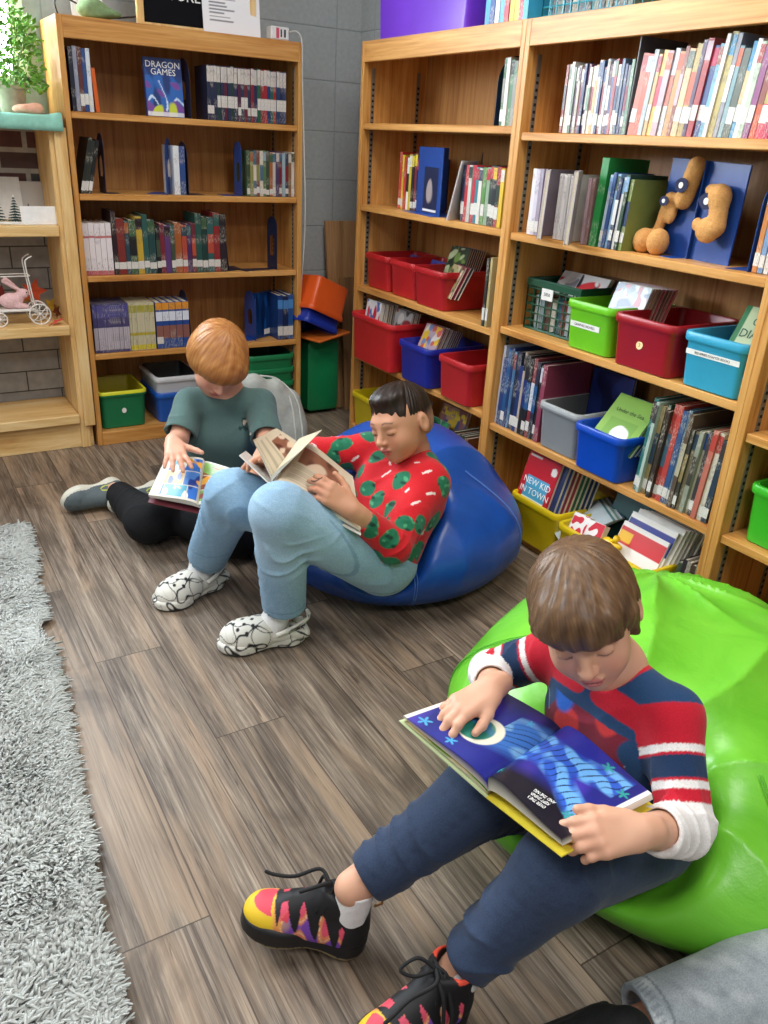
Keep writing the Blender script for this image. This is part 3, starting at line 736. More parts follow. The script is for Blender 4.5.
row('A', z2, 0.030, 0.070, 3, 0.185, 0.195, ['#1e2420', '#2a2e2a', '#141618'], A2, 'dark paperback', stick=(0.012, 0.045), lean=0.24, even=True)
bookend('A', 0.124, z2, 'black bookend holding up the leaning books on the back bookcase second shelf', 0.205, 0.10, 0.06, 1, NAVY_STEEL, lean=0.02)
bookend('A', 0.352, z2, 'blue bookend left of the two books standing mid second shelf on the back bookcase', 0.200, 0.13, 0.075, -1, yaw=-0.5)
row('A', z2, 0.385, 0.432, 2, 0.170, 0.175, ['#dfe4e8', '#2b4a86'], 'of the pair amid the back bookcase second shelf', 'thin book', lean=0.0, even=True, ly=0.03)
bookend('A', 0.440, z2, 'dark bookend behind the pair of books on the back bookcase second shelf', 0.190, 0.12, 0.07, 1, NAVY_STEEL)
mixA = ['#3c5a40', '#8a8a50', '#4a6a80', '#7a4a3c', '#d8d0c0', '#5a7a50', '#3a4a3a', '#a0603c', '#c8c4b8', '#4a3a60', '#7a2a34', '#9ab0b8', '#3a4458', '#8a6a4a', '#d0c8c0', '#5a5a50']
bookend('A', 0.660, z2, 'bright blue bookend at the left end of the photo-spined set on the second shelf', 0.200, 0.08, 0.075, -1)
row('A', z2, 0.680, 0.890, 15, 0.166, 0.172, mixA, 'in the back bookcase second shelf set', 'slim illustrated book', stick=(0.010, 0.035), even=True, band='auto')
row('A', z3, 0.024, 0.128, 5, 0.187, 0.190, ['#e4dcdc'], 'on the back bookcase third shelf', 'volume with red lettering', even=True, band=[(0.0, 0.09, '#b05058'), (0.72, 0.76, '#c06a6a')])
dk = ['#2a1a20', '#7a2c26', '#26404e', '#3b5a3a', '#c0a038', '#2a5650', '#1e4444', '#1c1c20', '#7a2434', '#5a3a70', '#3c4a3a', '#a0582c', '#b04a38', '#4a2a58', '#6a2838', '#245048', '#1e3a38', '#2c5a5a', '#8a2a2c', '#262028']
hs3 = [0.232, 0.205, 0.195, 0.200, 0.212, 0.220, 0.200, 0.182, 0.188, 0.180, 0.185, 0.190, 0.180, 0.185, 0.188, 0.225, 0.214, 0.210, 0.228, 0.222]
row('A', z3, 0.132, 0.588, 20, 0.2, 0.2, dk, 'in the dark row, back bookcase third shelf', 'novel', stick=(0.022, 0.052), band='auto', even=False, hs=hs3, lean=-0.01)
bookend('A', 0.596, z3, 'black bookend against the right end of the dark novels on the third shelf', 0.225, 0.12, 0.06, 1, NAVY_STEEL, lean=-0.08)
bookend('A', 0.812, z3, 'empty blue bookend standing alone at the right of the back bookcase third shelf', 0.212, 0.075, 0.155, -1, NAVY_STEEL, yaw=0.15)
B4 = 'on the back bookcase fourth shelf'
cs = ['#7a6a9a']*6+['#b8a040']*8+['#6a6aa0']*5
row('A', z4, 0.030, 0.168, 17, 0.190, 0.192, ['#4b4470']*17, B4, 'thin violet volume', even=True, band=[(0.72, 0.97, '#54508c'), (0.06, 0.52, '#b9b0b8')])
row('A', z4, 0.170, 0.272, 10, 0.188, 0.190, ['#c8c0a0'], 'in the back bookcase yellow set', 'thin pale volume', even=True, band=[(0.80, 0.95, '#a8a040'), (0.02, 0.12, '#d8c83c'), (0.32, 0.38, '#b8a838')])
row('A', z4, 0.277, 0.414, 5, 0.186, 0.188, ['#24488e'], 'in the back bookcase blue set', 'thick volume with orange top', even=True, band=[(0.84, 0.99, '#dd9330'), (0.22, 0.5, '#8a5a50'), (0.60, 0.80, '#dfe4f0')], stick=lambda i: (0.02, 0.048) if i == 0 else None)
bookend('A', 0.424, z4, 'black bookend at the right end of the thick blue set', 0.222, 0.12, 0.06, 1, NAVY_STEEL, lean=-0.05)
bookend('A', 0.712, z4, 'blue bookend beside the blue books at the right of the back bookcase fourth shelf', 0.205, 0.13, 0.09, -1)
o = fbook(0.018, 0.195, 0.115, '#16407c', blob_art('#143c76', ['#1d56a0', '#0e2a58'], 4)); place_f(o, 'A', 0.725, 0.085, z4, 0.03, 0.5)
tag(o, 'navy blue book angled face out beside the bookend, fourth shelf of the back bookcase', 'book')
mb = MB(); mb.box(0.0188, 0.0194, 0.05, 0.10, 0.012, 0.035); mb.build('cover_sticker', STICK, o)
row('A', z4, 0.812, 0.886, 3, 0.190, 0.200, ['#1b3a72', '#12264c', '#23508e'], 'of three ending the back bookcase fourth shelf', 'blue graphic novel', stick=(0.018, 0.058), even=True, band=[(0.7, 0.9, '#4a8ac8')])

# --- bookcase B, in the corner
z1, z2, z3, z4, zb = SHELF['B'][4], SHELF['B'][3], SHELF['B'][2], SHELF['B'][1], SHELF['B'][0]
bookend('B', 0.770, z1, 'tall navy bookend at the right of the corner bookcase top shelf', 0.200, 0.16, 0.05, -1, NAVY_STEEL, ly=0.05)
row('B', z1, 0.805, 0.905, 6, 0.175, 0.190, ['#3a6a48', '#e0e0d8', '#4a7a58', '#8a8a84', '#20262c', '#b8b8b0'], 'on the corner bookcase top shelf', 'slim book', stick=(0.015, 0.05), even=True, band='auto', ly=0.04)
row('B', z2, 0.195, 0.335, 8, 0.178, 0.200, ['#c23a34', '#e6cf3c', '#b8452c', '#e8e4d8', '#c8b43a', '#20242a', '#7a2c34', '#1f2a55'], 'before the blue bookend, corner bookcase second shelf', 'thin book', band='auto', stick=(0.012, 0.04), even=True, ly=0.07)
def sep_block():
    """wide blue bookend box with a printed picture of a dog sticking on its right half"""
    mb = MB(); mb.box(0, 0.185, 0.0, 0.004, 0, 0.222, bev=0.001); mb.box(0, 0.004, 0.0, 0.12, 0, 0.222, bev=0.001); mb.box(-0.05, 0.185, -0.03, 0.12, 0, 0.0015)
    o = mb.build('bookend', BLUE_STEEL)
    def fn(u, v):
        out = fullc(u, '#1b2748'); g = np.exp(-(((u-0.42)/0.30)**2+((v-0.42)/0.42)**2)*1.5)
        n = wob([u, v, u*0], 16, 8); return mixc(mixc(out, '#a89a98', (g+n*0.35-0.42)*5), '#f0f0f0', ((v > 0.03) & (v < 0.07)).astype(float))
    art_board(o, 0.105, 0.150, fn, Matrix.Translation((0.055, -0.0008, 0.008)), 'printed_picture')
    return o
o = sep_block(); place(o, 'B', 0.348, 0.055, z2, 0, -0.12); tag(o, 'wide blue bookend with a pale printed picture, corner bookcase second shelf', 'bookend')
o = fbook(0.004, 0.190, 0.150, '#e4e4e8', blob_art('#e9e9ee', ['#22242c', '#d7d9e0'], 21, 12)); place_f(o, 'B', 0.565, 0.115, z2, 0.2, -1.0)
tag(o, 'white magazine leaning beside the black bookend on the corner bookcase second shelf', 'book')
bookend('B', 0.660, z2, 'black rounded bookend behind the reds on the corner bookcase second shelf', 0.215, 0.17, 0.05, 1, NAVY_STEEL, yaw=0.9, ly=0.10)
row('B', z2, 0.668, 0.888, 12, 0.168, 0.182, ['#23304e', '#b42c34', '#c4c4bc', '#b52f40', '#2e7a88', '#d8d4c8', '#5a8a4a', '#8aa088', '#2a3a34', '#20242c', '#9a2c38', '#d8b83a'], 'after the black bookend, corner bookcase second shelf', 'slim reader', stick=(0.025, 0.065), even=True, band='auto')
row('B', z3, 0.862, 0.888, 2, 0.205, 0.225, ['#2a2a28', '#b0a070'], 'of the pair beyond the three red bins', 'thin upright book', stick=(0.02, 0.06), even=True, ly=0.005)
# --- bookcase C
z1, z2, z3, z4, zb = SHELF['C'][4], SHELF['C'][3], SHELF['C'][2], SHELF['C'][1], SHELF['C'][0]
pal1 = ['#8a3a44', '#c8b8a8', '#d8d4cc', '#6a7a6a', '#4a2a48', '#b0a898', '#7a2440', '#2a3a60', '#6a3a5a', '#dcd8d0', '#e4dcc8', '#c8a878', '#e0d8d0', '#34486e', '#8a4048', '#b8c0c8', '#5a3048', '#46527a', '#a04a50', '#cfc6c0', '#5a6a80', '#34406a', '#5c5c64', '#6a8a74']
row('C', z1, 0.165, 0.408, 24, 0.158, 0.176, pal1, 'before the divider, right bookcase top shelf', 'thin paperback', stick=(0.020, 0.048), even=True, band='auto')
mb = MB(); mb.box(0, 0.004, 0, 0.17, 0, 0.222, bev=0.001); o = mb.build('shelf_divider', plain('grey_steel', '#5d5f63', 0.4, 0.5))
mb = MB(); mb.box(-0.05, 0, 0.0, 0.17, 0, 0.001); mb.build('foot_plate', plain('grey_steel', '#5d5f63', 0.4, 0.5), o)
place(o, 'C', 0.411, 0.02, z1+0.0005, 0.03); tag(o, 'tall grey metal divider standing between the thin and thick books on the top shelf', 'bookend')
pal2 = ['#b86a58', '#c05a44', '#a8b0b4', '#c8a070', '#e0b060', '#b8a0a8', '#d0d8e0', '#c08a50', '#8a4c40', '#d8b48a', '#b4a060', '#4a3050', '#a03a3c', '#3c4c80', '#78a8b8', '#e8e4d8', '#b8a868', '#8a8a94', '#7a9aa0', '#5a6258', '#3a8ab0', '#e0e0dc', '#b8c8b0', '#8a4a7a', '#c05a38', '#d03a50', '#b02a50', '#3a4488', '#c8c8c8', '#9a3a4c', '#b04a60', '#b8b0c0']
hs1 = [0.185, 0.182, 0.19, 0.18, 0.188, 0.186, 0.19, 0.183, 0.192, 0.187, 0.196, 0.202, 0.205, 0.19, 0.192, 0.21, 0.214, 0.21, 0.185, 0.18, 0.192, 0.196, 0.19, 0.186, 0.195, 0.198, 0.194, 0.19, 0.186, 0.18, 0.184, 0.18]
row('C', z1, 0.418, 0.902, 32, 0.18, 0.21, pal2, 'after the divider, right bookcase top shelf', 'paperback', stick=(0.032, 0.068), even=False, band='auto', hs=hs1, lean=0.085)
row('C', z2, 0.075, 0.125, 3, 0.182, 0.186, ['#d8d4d4', '#c8c0cc', '#9a90a0'], 'at the start of the right bookcase second shelf', 'thin book', even=True, stick=(0.01, 0.04), ly=0.02)
def pplfn(u, v):
    out = fullc(u, '#5a3a6a'); P = [u, v, u*0]; g = ((u-0.5)/0.26)**2+((v-0.33)/0.3)**2
    return mixc(mixc(mixc(out, '#7c4a70', wob(P, 10, 6)*6), '#d8b830', (1.1-g-wob(P, 14, 2)*0.8)*4), '#c0304c', ((u < 0.3) & (v > 0.1) & (v < 0.35)).astype(float))
o = fbook(0.012, 0.185, 0.125, '#d8d0dc', pplfn); place_f(o, 'C', 0.122, 0.045, z2, 0.02, -0.75)
tag(o, 'purple book with a yellow figure turned face out on the right bookcase second shelf', 'book')
row('C', z2, 0.200, 0.268, 6, 0.172, 0.178, ['#dcd8d4', '#c8c4c0'], 'of the pale set, right bookcase second shelf', 'thin book', even=True, ly=0.012)
o = fbook(0.012, 0.188, 0.120, '#c8c0c8', blob_art('#6a6470', ['#3c3448', '#b8a8a0', '#8a4a50'], 31, 14)); place_f(o, 'C', 0.268, 0.03, z2, 0.02, -0.85)
tag(o, 'grey patterned book turned face out left of the green one, right bookcase second shelf', 'book')
row('C', z2, 0.322, 0.346, 2, 0.168, 0.172, ['#b898a0', '#8a6a68'], 'just before the tall green book', 'thin dusty book', even=True, ly=0.008)
o = book(0.026, 0.225, 0.15, '#1f7a3a', 2); place(o, 'C', 0.352, 0.012, z2, 0.035); tag(o, 'tall bright green book standing mid second shelf of the right bookcase', 'book')
row('C', z2, 0.384, 0.470, 7, 0.176, 0.190, ['#a8b8c4', '#2c4a80', '#7aa0c0', '#24365c', '#e0e0dc', '#22402c', '#7a8a4a'], 'between the green book and the plush toy', 'slim book', stick=(0.02, 0.05), even=True, lean=0.05, band='auto', ly=0.012)
g4 = ['#c9ced6', '#22386a', '#1f5080', '#1c3264', '#466a90', '#18203c', '#1a2e6a', '#a89a8c', '#1e2028', '#1c1e24', '#7a2c36', '#26283a', '#1a1c22', '#8a3a50']
row('C', z4, 0.022, 0.246, 14, 0.24, 0.27, g4, 'in the tall row before the grey bin', 'graphic novel', stick=(0.02, 0.055), even=False, band='auto', hs=[0.265, 0.228, 0.262, 0.266, 0.258, 0.262, 0.22, 0.268, 0.262, 0.255, 0.26, 0.252, 0.245, 0.25], lean=0.03, depth=0.19)
o = fbook(0.016, 0.235, 0.17, '#1a2558', blob_art('#1a2a66', ['#24388a', '#101a48'], 13, 8)); place_f(o, 'C', 0.262, 0.215, z4, 0.04, 0.0)
tag(o, 'large navy book standing face out behind the grey bin', 'book')
g5 = ['#2a6a68', '#a8bab0', '#8a7a50', '#2a4a3a', '#3a3028', '#a83a34', '#b04038', '#34507c', '#4a6a80', '#5a4a3c', '#3c3a34', '#6a6048', '#8a9080', '#b0a890', '#3a3838', '#b86a5a', '#d0c8b8', '#2c3c4c', '#2a4488']
row('C', z4, 0.655, 0.905, 18, 0.20, 0.26, g5, 'in the row after the bright blue bin', 'large hardback', stick=(0.015, 0.045), even=False, band='auto', lean=0.06, depth=0.20, ly=0.01, jit=0.02,
    hs=[0.268, 0.262, 0.255, 0.262, 0.25, 0.27, 0.272, 0.262, 0.268, 0.262, 0.225, 0.222, 0.228, 0.232, 0.235, 0.242, 0.240, 0.225])
bookend('C', 0.842, z2, 'navy bookend at the right edge of the right bookcase second shelf', 0.205, 0.12, 0.06, -1, ly=0.04)
row('C', z2, 0.850, 0.905, 4, 0.185, 0.190, ['#c07a38', '#7a9ac0', '#e4e0d8', '#2c4a80'], 'ending the right bookcase second shelf', 'thin book', stick=(0.012, 0.045), even=True, ly=0.045)

# ================================================================ bins
def bin_(case, lx, ly, z, w, d, h, c, label, taper=0.88, rim=0.011, yaw=0.0, name='storage_bin', rim_c=None, inner_c=None, tilt=0.0, group='plastic book bins'):
    m = plastic(name+'_plastic', c); mb = MB(); n = 5
    wb, db = w*taper, d*taper
    mb.mat(m)
    mb.loft([rrect(wb-0.010, db-0.010, 0.016, 0.0, n), rrect(wb, db, 0.020, 0.004, n), rrect(w-0.014, d-0.014, 0.022, h-0.024, n), rrect(w-0.013, d-0.013, 0.022, h-0.023, n),
             rrect(w-0.004, d-0.004, 0.024, h-0.022, n), rrect(w, d, 0.026, h-0.018, n), rrect(w, d, 0.026, h-0.012, n)], True, False)
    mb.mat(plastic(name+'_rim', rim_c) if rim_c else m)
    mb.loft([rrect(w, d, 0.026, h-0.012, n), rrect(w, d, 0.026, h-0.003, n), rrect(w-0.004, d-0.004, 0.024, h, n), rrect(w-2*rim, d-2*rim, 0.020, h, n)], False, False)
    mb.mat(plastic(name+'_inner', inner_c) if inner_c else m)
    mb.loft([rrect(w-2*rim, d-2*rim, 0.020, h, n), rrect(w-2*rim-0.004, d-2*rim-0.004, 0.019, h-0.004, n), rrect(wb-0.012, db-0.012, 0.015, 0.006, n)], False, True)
    o = mb.build(name, smooth='auto')
    # raised ribs down the front
    p = W_(case, lx+w/2, ly+d/2, z) if case else (lx, ly, z)
    rz = (CASES[case][2] if case else 0)+yaw
    o.location = p; o.rotation_euler = (tilt, 0, rz)
    return tag(o, label, 'bin', group)
def bin_label(o, w, h, d, x, z, lw, lh, taper=0.88, name='bin_sticker', mat=None, txt=None, front=0.0):
    hh = h-0.024; dt = d*taper; y0 = -dt/2; y1 = -(d-0.014)/2; f = z/hh; y = y0+(y1-y0)*f; a = math.atan2(y0-y1, hh)
    M = Matrix.Translation((x, y-0.0006, z)) @ Matrix.Rotation(a, 4, 'X')
    mb = MB(); mb.box(-lw/2, lw/2, -0.0006, 0.0003, -lh/2, lh/2, M=M); s = mb.build(name, mat or STICK, o)
    if txt:
        text('sticker_lettering', txt, lh*0.62, INKK, s, M @ Matrix.Translation((0, -0.0011, 0)) @ Matrix.Rotation(PI/2, 4, 'X'), 0.0001)
    return s
def bin_books(case, lx, ly, z, items, where, tilt=0.30, yaw=0.0):
    """books standing in a bin one behind another, fronts to the room; items (w, h, d, colour, art, dx)"""
    y = ly
    for i, (w, h, d, c, fn, dx, nm) in enumerate(items):
        o = fbook(w, h, d, c, fn, i, hard=False); place_f(o, case, lx+dx, y, z, tilt, yaw)
        tag(o, nm if nm else '%s book, %s from the front %s' % (cname(c), ORD[i], where), 'book', None if nm else 'books '+where)
        y += (w+0.001)/math.cos(tilt)
# A bottom shelf
zb = SHELF['A'][0]
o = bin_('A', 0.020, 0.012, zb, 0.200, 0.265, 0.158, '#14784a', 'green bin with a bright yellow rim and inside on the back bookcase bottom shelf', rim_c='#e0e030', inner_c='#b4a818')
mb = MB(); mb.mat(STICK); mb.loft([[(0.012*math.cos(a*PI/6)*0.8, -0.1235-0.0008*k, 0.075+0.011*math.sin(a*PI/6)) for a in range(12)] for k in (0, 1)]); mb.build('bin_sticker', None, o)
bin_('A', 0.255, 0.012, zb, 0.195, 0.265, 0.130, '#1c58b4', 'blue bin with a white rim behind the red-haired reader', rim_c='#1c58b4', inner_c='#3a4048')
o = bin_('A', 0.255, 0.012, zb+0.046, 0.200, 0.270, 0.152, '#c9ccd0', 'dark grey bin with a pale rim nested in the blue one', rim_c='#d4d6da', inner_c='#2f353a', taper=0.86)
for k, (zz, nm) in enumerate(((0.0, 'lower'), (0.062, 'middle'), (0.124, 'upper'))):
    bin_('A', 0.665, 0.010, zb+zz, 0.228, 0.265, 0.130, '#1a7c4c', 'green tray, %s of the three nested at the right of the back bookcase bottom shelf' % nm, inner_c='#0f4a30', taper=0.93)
# B third shelf: red bins
zs = SHELF['B'][2]
o = bin_('B', 0.040, 0.018, zs, 0.190, 0.255, 0.134, '#b81e24', 'leftmost red bin of the three on the corner bookcase middle shelf')
o = bin_('B', 0.232, 0.016, zs, 0.190, 0.258, 0.134, '#b81e24', 'middle red bin of the three on the corner bookcase middle shelf')
bin_books('B', 0.075, 0.17, zs+0.012, [(0.006, 0.125, 0.11, '#4a4a9a', None, 0, 'violet blue notebook lying low in the leftmost red bin')], '', 0.5)
bin_books('B', 0.26, 0.15, zs+0.012, [(0.006, 0.130, 0.12, '#3a4090', None, 0, 'dark blue notebook lying low in the middle red bin')], '', 0.5)
o = bin_('B', 0.428, 0.000, zs, 0.205, 0.265, 0.136, '#ad1a22', 'dark red bin full of graphic novels at the right on the corner bookcase middle shelf')
ga = lambda b, cs, s, f=12, **k: blob_art(b, cs, s, f, **k)
its = [(0.008, 0.165, 0.115, '#22301f', ga('#26381e', ['#6a8a3a', '#10160e', '#b0b890'], 2), 0, 'dark green graphic novel at the front of the dark red bin')]+[(0.007, 0.165-0.001*i, 0.115, c, None, 0.002*i, None) for i, c in enumerate(['#1c2434', '#303a50', '#23202a', '#3a3040', '#20263a', '#2a2a34', '#262038'])]
bin_books('B', 0.445, 0.120, zs+0.045, its, 'of the dark stack in the dark red bin', 0.32)
its = [(0.007, 0.12, 0.10, '#8a2030', ga('#a8a070', ['#3a4a3a', '#c8b8a0', '#6a3a34'], 5), 0, 'small tan pictured book at the right front of the dark red bin'), (0.006, 0.12, 0.10, '#7a2030', None, 0.012, None), (0.006, 0.118, 0.10, '#2a2a30', None, 0.022, None)]
bin_books('B', 0.545, 0.055, zs+0.045, its, 'of the small books in the dark red bin', 0.45, -0.2)
# B fourth shelf
zs = SHELF['B'][1]
o = bin_('B', 0.055, -0.045, zs, 0.330, 0.22, 0.190, '#c8242a', 'wide bright red bin of picture books jutting from the corner bookcase', taper=0.9)
bk = ['#e0e0e4', '#8a8a80', '#d8d4cc', '#5a4a40', '#b8a898', '#3c3c44', '#b8b4a8']
its = [(0.007, 0.155, 0.115, '#e4e2e0', ga('#e2e2e6', ['#c8303c', '#4a70b8', '#f0f0f0'], 7), 0, 'white book with red and blue front at the left of the wide red bin')]+[(0.007, 0.150, 0.115, c, None, 0.004*i, None) for i, c in enumerate(bk)]
bin_books('B', 0.085, 0.005, zs+0.085, its, 'of the left stack in the wide red bin', 0.15)
its = [(0.008, 0.150, 0.12, '#9a9a98', ga('#a8a8a8', ['#4a4a50', '#d0ccc8', '#8a3038'], 9), 0, 'grey pictured book at the right front of the wide red bin')]+[(0.007, 0.15, 0.12, c, None, 0.003*i, None) for i, c in enumerate(['#6a5a50', '#c0bcb4', '#38383c'])]
bin_books('B', 0.245, 0.035, zs+0.080, its, 'of the right stack in the wide red bin', 0.25)
o = bin_('B', 0.412, -0.035, zs, 0.215, 0.27, 0.150, '#1c2a94', 'deep blue bin of books on the corner bookcase fourth shelf')
its = [(0.007, 0.165, 0.115, '#c8404c', ga('#b8a0b0', ['#e8c030', '#e4dcd8', '#7088b8', '#c85a50'], 3, 10), 0, 'picture book with a yellow and violet cover leaning in the deep blue bin')]+[(0.006, 0.165-0.002*i, 0.115, c, None, 0.003*i, None) for i, c in enumerate(['#8a3a34', '#c8b8a8', '#3a2c28', '#d0ccc4', '#2a3040', '#7a7a80', '#2c2c30', '#3a4458', '#1e1e22'])]
bin_books('B', 0.440, 0.020, zs+0.055, its, 'behind the yellow cover in the deep blue bin', 0.42)
bin_('B', 0.668, -0.028, zs, 0.200, 0.26, 0.150, '#b8242a', 'empty red bin at the right end of the corner bookcase fourth shelf')
# B bottom shelf
zs = SHELF['B'][0]
o = bin_('B', 0.020, -0.01, zs, 0.200, 0.26, 0.150, '#dcc81e', 'yellow bin behind the dark-haired reader in the corner bookcase')
its = [(0.010, 0.225, 0.175, '#7a4a4a', ga('#8a5a5c', ['#2c4a7c', '#c8a838', '#4a6a8a', '#b08a80'], 15, 8, border='#6a4030', title='#e0c840'), 0, 'framed-looking maroon book standing face out above the blue beanbag')]
bin_books('B', 0.500, 0.10, zs+0.002, its, '', 0.25)
its = [(0.010, 0.175, 0.15, '#1f6a44', ga('#22704a', ['#10402c', '#e8e8e8', '#3a9060'], 17, 9), 0, 'green magazine leaning in front of the maroon book above the blue beanbag')]
bin_books('B', 0.48, 0.045, zs+0.002, its, '', 0.28)
its = [(0.010, 0.20, 0.16, '#8a847c', ga('#8c8680', ['#6a645c', '#a8a298'], 19, 20), 0, 'grey mesh-patterned book low in the corner bookcase behind the dark-haired reader')]
bin_books('B', 0.27, 0.09, zs+0.002, its, '', 0.28)
row('B', zs, 0.70, 0.80, 5, 0.16, 0.19, ['#3a4a34', '#8a5a3c', '#2c2c34'], 'beside the maroon book, corner bookcase bottom', 'upright book', even=True, ly=0.05)

# C third shelf: wire crate, lime, dark red, light blue
def crate(case, lx, ly, z, w, d, h, c, label, nx=8, nz=6, name='wire_crate', r=0.0025):
    m = plastic('crate_plastic', c); mb = MB()
    def bar(a, b, rr=r): mb.tube([a, b], rr, 5)
    X0, X1, Y0, Y1 = -w/2, w/2, -d/2, d/2
    for i in range(nx+1):
        x = X0+(X1-X0)*i/nx
        for y in (Y0, Y1): bar((x, y, 0), (x, y, h))
        bar((x, Y0, 0.002), (x, Y1, 0.002))
    ny = int(nx*d/w)
    for i in range(ny+1):
        y = Y0+(Y1-Y0)*i/ny
        for x in (X0, X1): bar((x, y, 0), (x, y, h))
    for k in range(nz+1):
        zz = h*k/nz; q = r*2.0 if k in (0, nz) else r
        for a, b in (((X0, Y0), (X1, Y0)), ((X1, Y0), (X1, Y1)), ((X1, Y1), (X0, Y1)), ((X0, Y1), (X0, Y0))): bar((*a, zz), (*b, zz), q)
    mb.box(X0-0.003, X1+0.003, Y0-0.004, Y0+0.002, h-0.018, h+0.002)
    mb.box(X0-0.004, X0+0.002, Y0, Y1, h-0.018, h+0.002); mb.box(X1-0.002, X1+0.004, Y0, Y1, h-0.018, h+0.002)
    o = mb.build(name, m); o.location = W_(case, lx+w/2, ly+d/2, z); o.rotation_euler = (0, 0, CASES[case][2]); return tag(o, label, 'crate')
zs = SHELF['C'][2]
o = crate('C', 0.055, 0.075, zs+0.003, 0.235, 0.20, 0.150, '#0f4a34', 'dark green lattice crate of books on the right bookcase middle shelf')
mb = MB(); mb.box(-0.045, 0.005, -0.107, -0.1045, 0.098, 0.132); s = mb.build('paper_tag', STICK, o)
text('tag_lettering', '5850', 0.014, INKK, s, Matrix.Translation((-0.020, -0.1075, 0.115)) @ Matrix.Rotation(PI/2, 4, 'X'), 0.0002)
its = [(0.008, 0.12, 0.12, '#d8d8dc', ga('#dcdce0', ['#c02a34', '#e8e8ec', '#8a8a94'], 23, 9), 0, 'white and red book face up at the left in the dark green crate'), (0.006, 0.12, 0.12, '#c8c4c8', None, 0.01, None)]
bin_books('C', 0.075, 0.14, zs+0.075, its, 'of the white pair in the dark green crate', 0.62)
its = [(0.008, 0.12, 0.12, '#d8d8dc', ga('#e0dcdc', ['#d03038', '#2c2c34', '#f0f0f0'], 25, 8), 0, 'white book with a red picture face up at the right in the dark green crate')]+[(0.007, 0.12, 0.12, c, None, 0.01*i, None) for i, c in enumerate(['#8a6a30', '#2a2018', '#6a4a2c', '#2a1c1c', '#7a5a34', '#4a2420'])]
bin_books('C', 0.165, 0.135, zs+0.075, its, 'of the brown stack in the dark green crate', 0.60)
row('C', zs, 0.08, 0.27, 8, 0.10, 0.13, ['#b8c4c8', '#8a9aa0', '#5a3a30', '#d0ccc0', '#30586a', '#7a2c30'], 'inside the dark green lattice crate', 'small book', even=True, ly=0.092, depth=0.12)
o = bin_('C', 0.300, 0.005, zs, 0.190, 0.265, 0.138, '#6cc21c', 'lime green bin with a white label strip on the right bookcase middle shelf')
bin_label(o, 0.190, 0.138, 0.265, -0.012, 0.072, 0.115, 0.016, txt='GRAPHIC NOVELS')
its = [(0.008, 0.155, 0.125, '#a8b4bc', ga('#aab8c0', ['#7a8a98', '#d8dcdc', '#b04a58', '#5a6a88'], 27, 13), 0, 'pale blue patterned book leaning in the lime green bin')]+[(0.007, 0.155, 0.125, c, None, 0.005*i, None) for i, c in enumerate(['#b8a080', '#8a6a4c', '#6a4a3a', '#8a2c34', '#5a3028', '#7a4a40', '#a03a44'])]
bin_books('C', 0.385, 0.075, zs+0.045, its, 'behind the pale blue one in the lime green bin', 0.35)
o = bin_('C', 0.503, -0.012, zs, 0.215, 0.275, 0.138, '#9c1420', 'dark red empty bin with a round sticker on the right bookcase middle shelf')
mb = MB(); R2 = Matrix.Translation((-0.005, -0.1268, 0.068)) @ Matrix.Rotation(-0.075, 4, 'X')
mb.mat(plain('cream_sticker', '#e8d8a0', 0.5)); mb.loft([[tuple(R2 @ Vector((0.011*math.cos(a*PI/8), -0.0012*k, 0.011*math.sin(a*PI/8)))) for a in range(16)] for k in (0, 1)]); s = mb.build('round_sticker', None, o)
text('sticker_mark', '3', 0.014, plain('orange_ink', '#c07030', 0.5), s, R2 @ Matrix.Translation((0, -0.0015, 0)) @ Matrix.Rotation(PI/2, 4, 'X'), 0.0002)
o = bin_('C', 0.732, -0.004, zs, 0.190, 0.265, 0.136, '#35a0c4', 'light blue bin with a white label strip on the right bookcase middle shelf')
bin_label(o, 0.190, 0.136, 0.265, 0.0, 0.088, 0.155, 0.013, txt='BIG SERIES CHAPTER BOOKS')
def owl_fn(u, v):
    out = fullc(u, '#c3d2a8'); out = mixc(out, '#dfe4d8', ((v < 0.42) & (v > 0.12)).astype(float)); out = mixc(out, '#cfd84a', (v < 0.14).astype(float))
    out = mixc(out, '#2c7a48', (u < 0.10).astype(float)); return mixc(out, '#b9a0c4', ((wob([u, v, u*0], 18, 3) > 0.4) & (v < 0.4)).astype(float))
its = [(0.007, 0.165, 0.125, '#2c7a48', owl_fn, 0, 'green and white diary-style book leaning in the light blue bin')]+[(0.006, 0.165, 0.125, c, None, 0.012*i+0.02, None) for i, c in enumerate(['#c87a98', '#d8a8b8', '#7ab0b0'])]
bin_books('C', 0.815, 0.045, zs+0.055, its, 'behind the green diary in the light blue bin', 0.48)
ow = [x for x in bpy.data.objects if x.get('label', '').startswith('green and white diary')][0]
cov_text(ow, 'OWL', 0.030, plain('green_ink', '#175a40', 0.5), 0.070, 0.128, 0.007); cov_text(ow, 'DIARIES', 0.030, plain('green_ink', '#175a40', 0.5), 0.068, 0.096, 0.007)
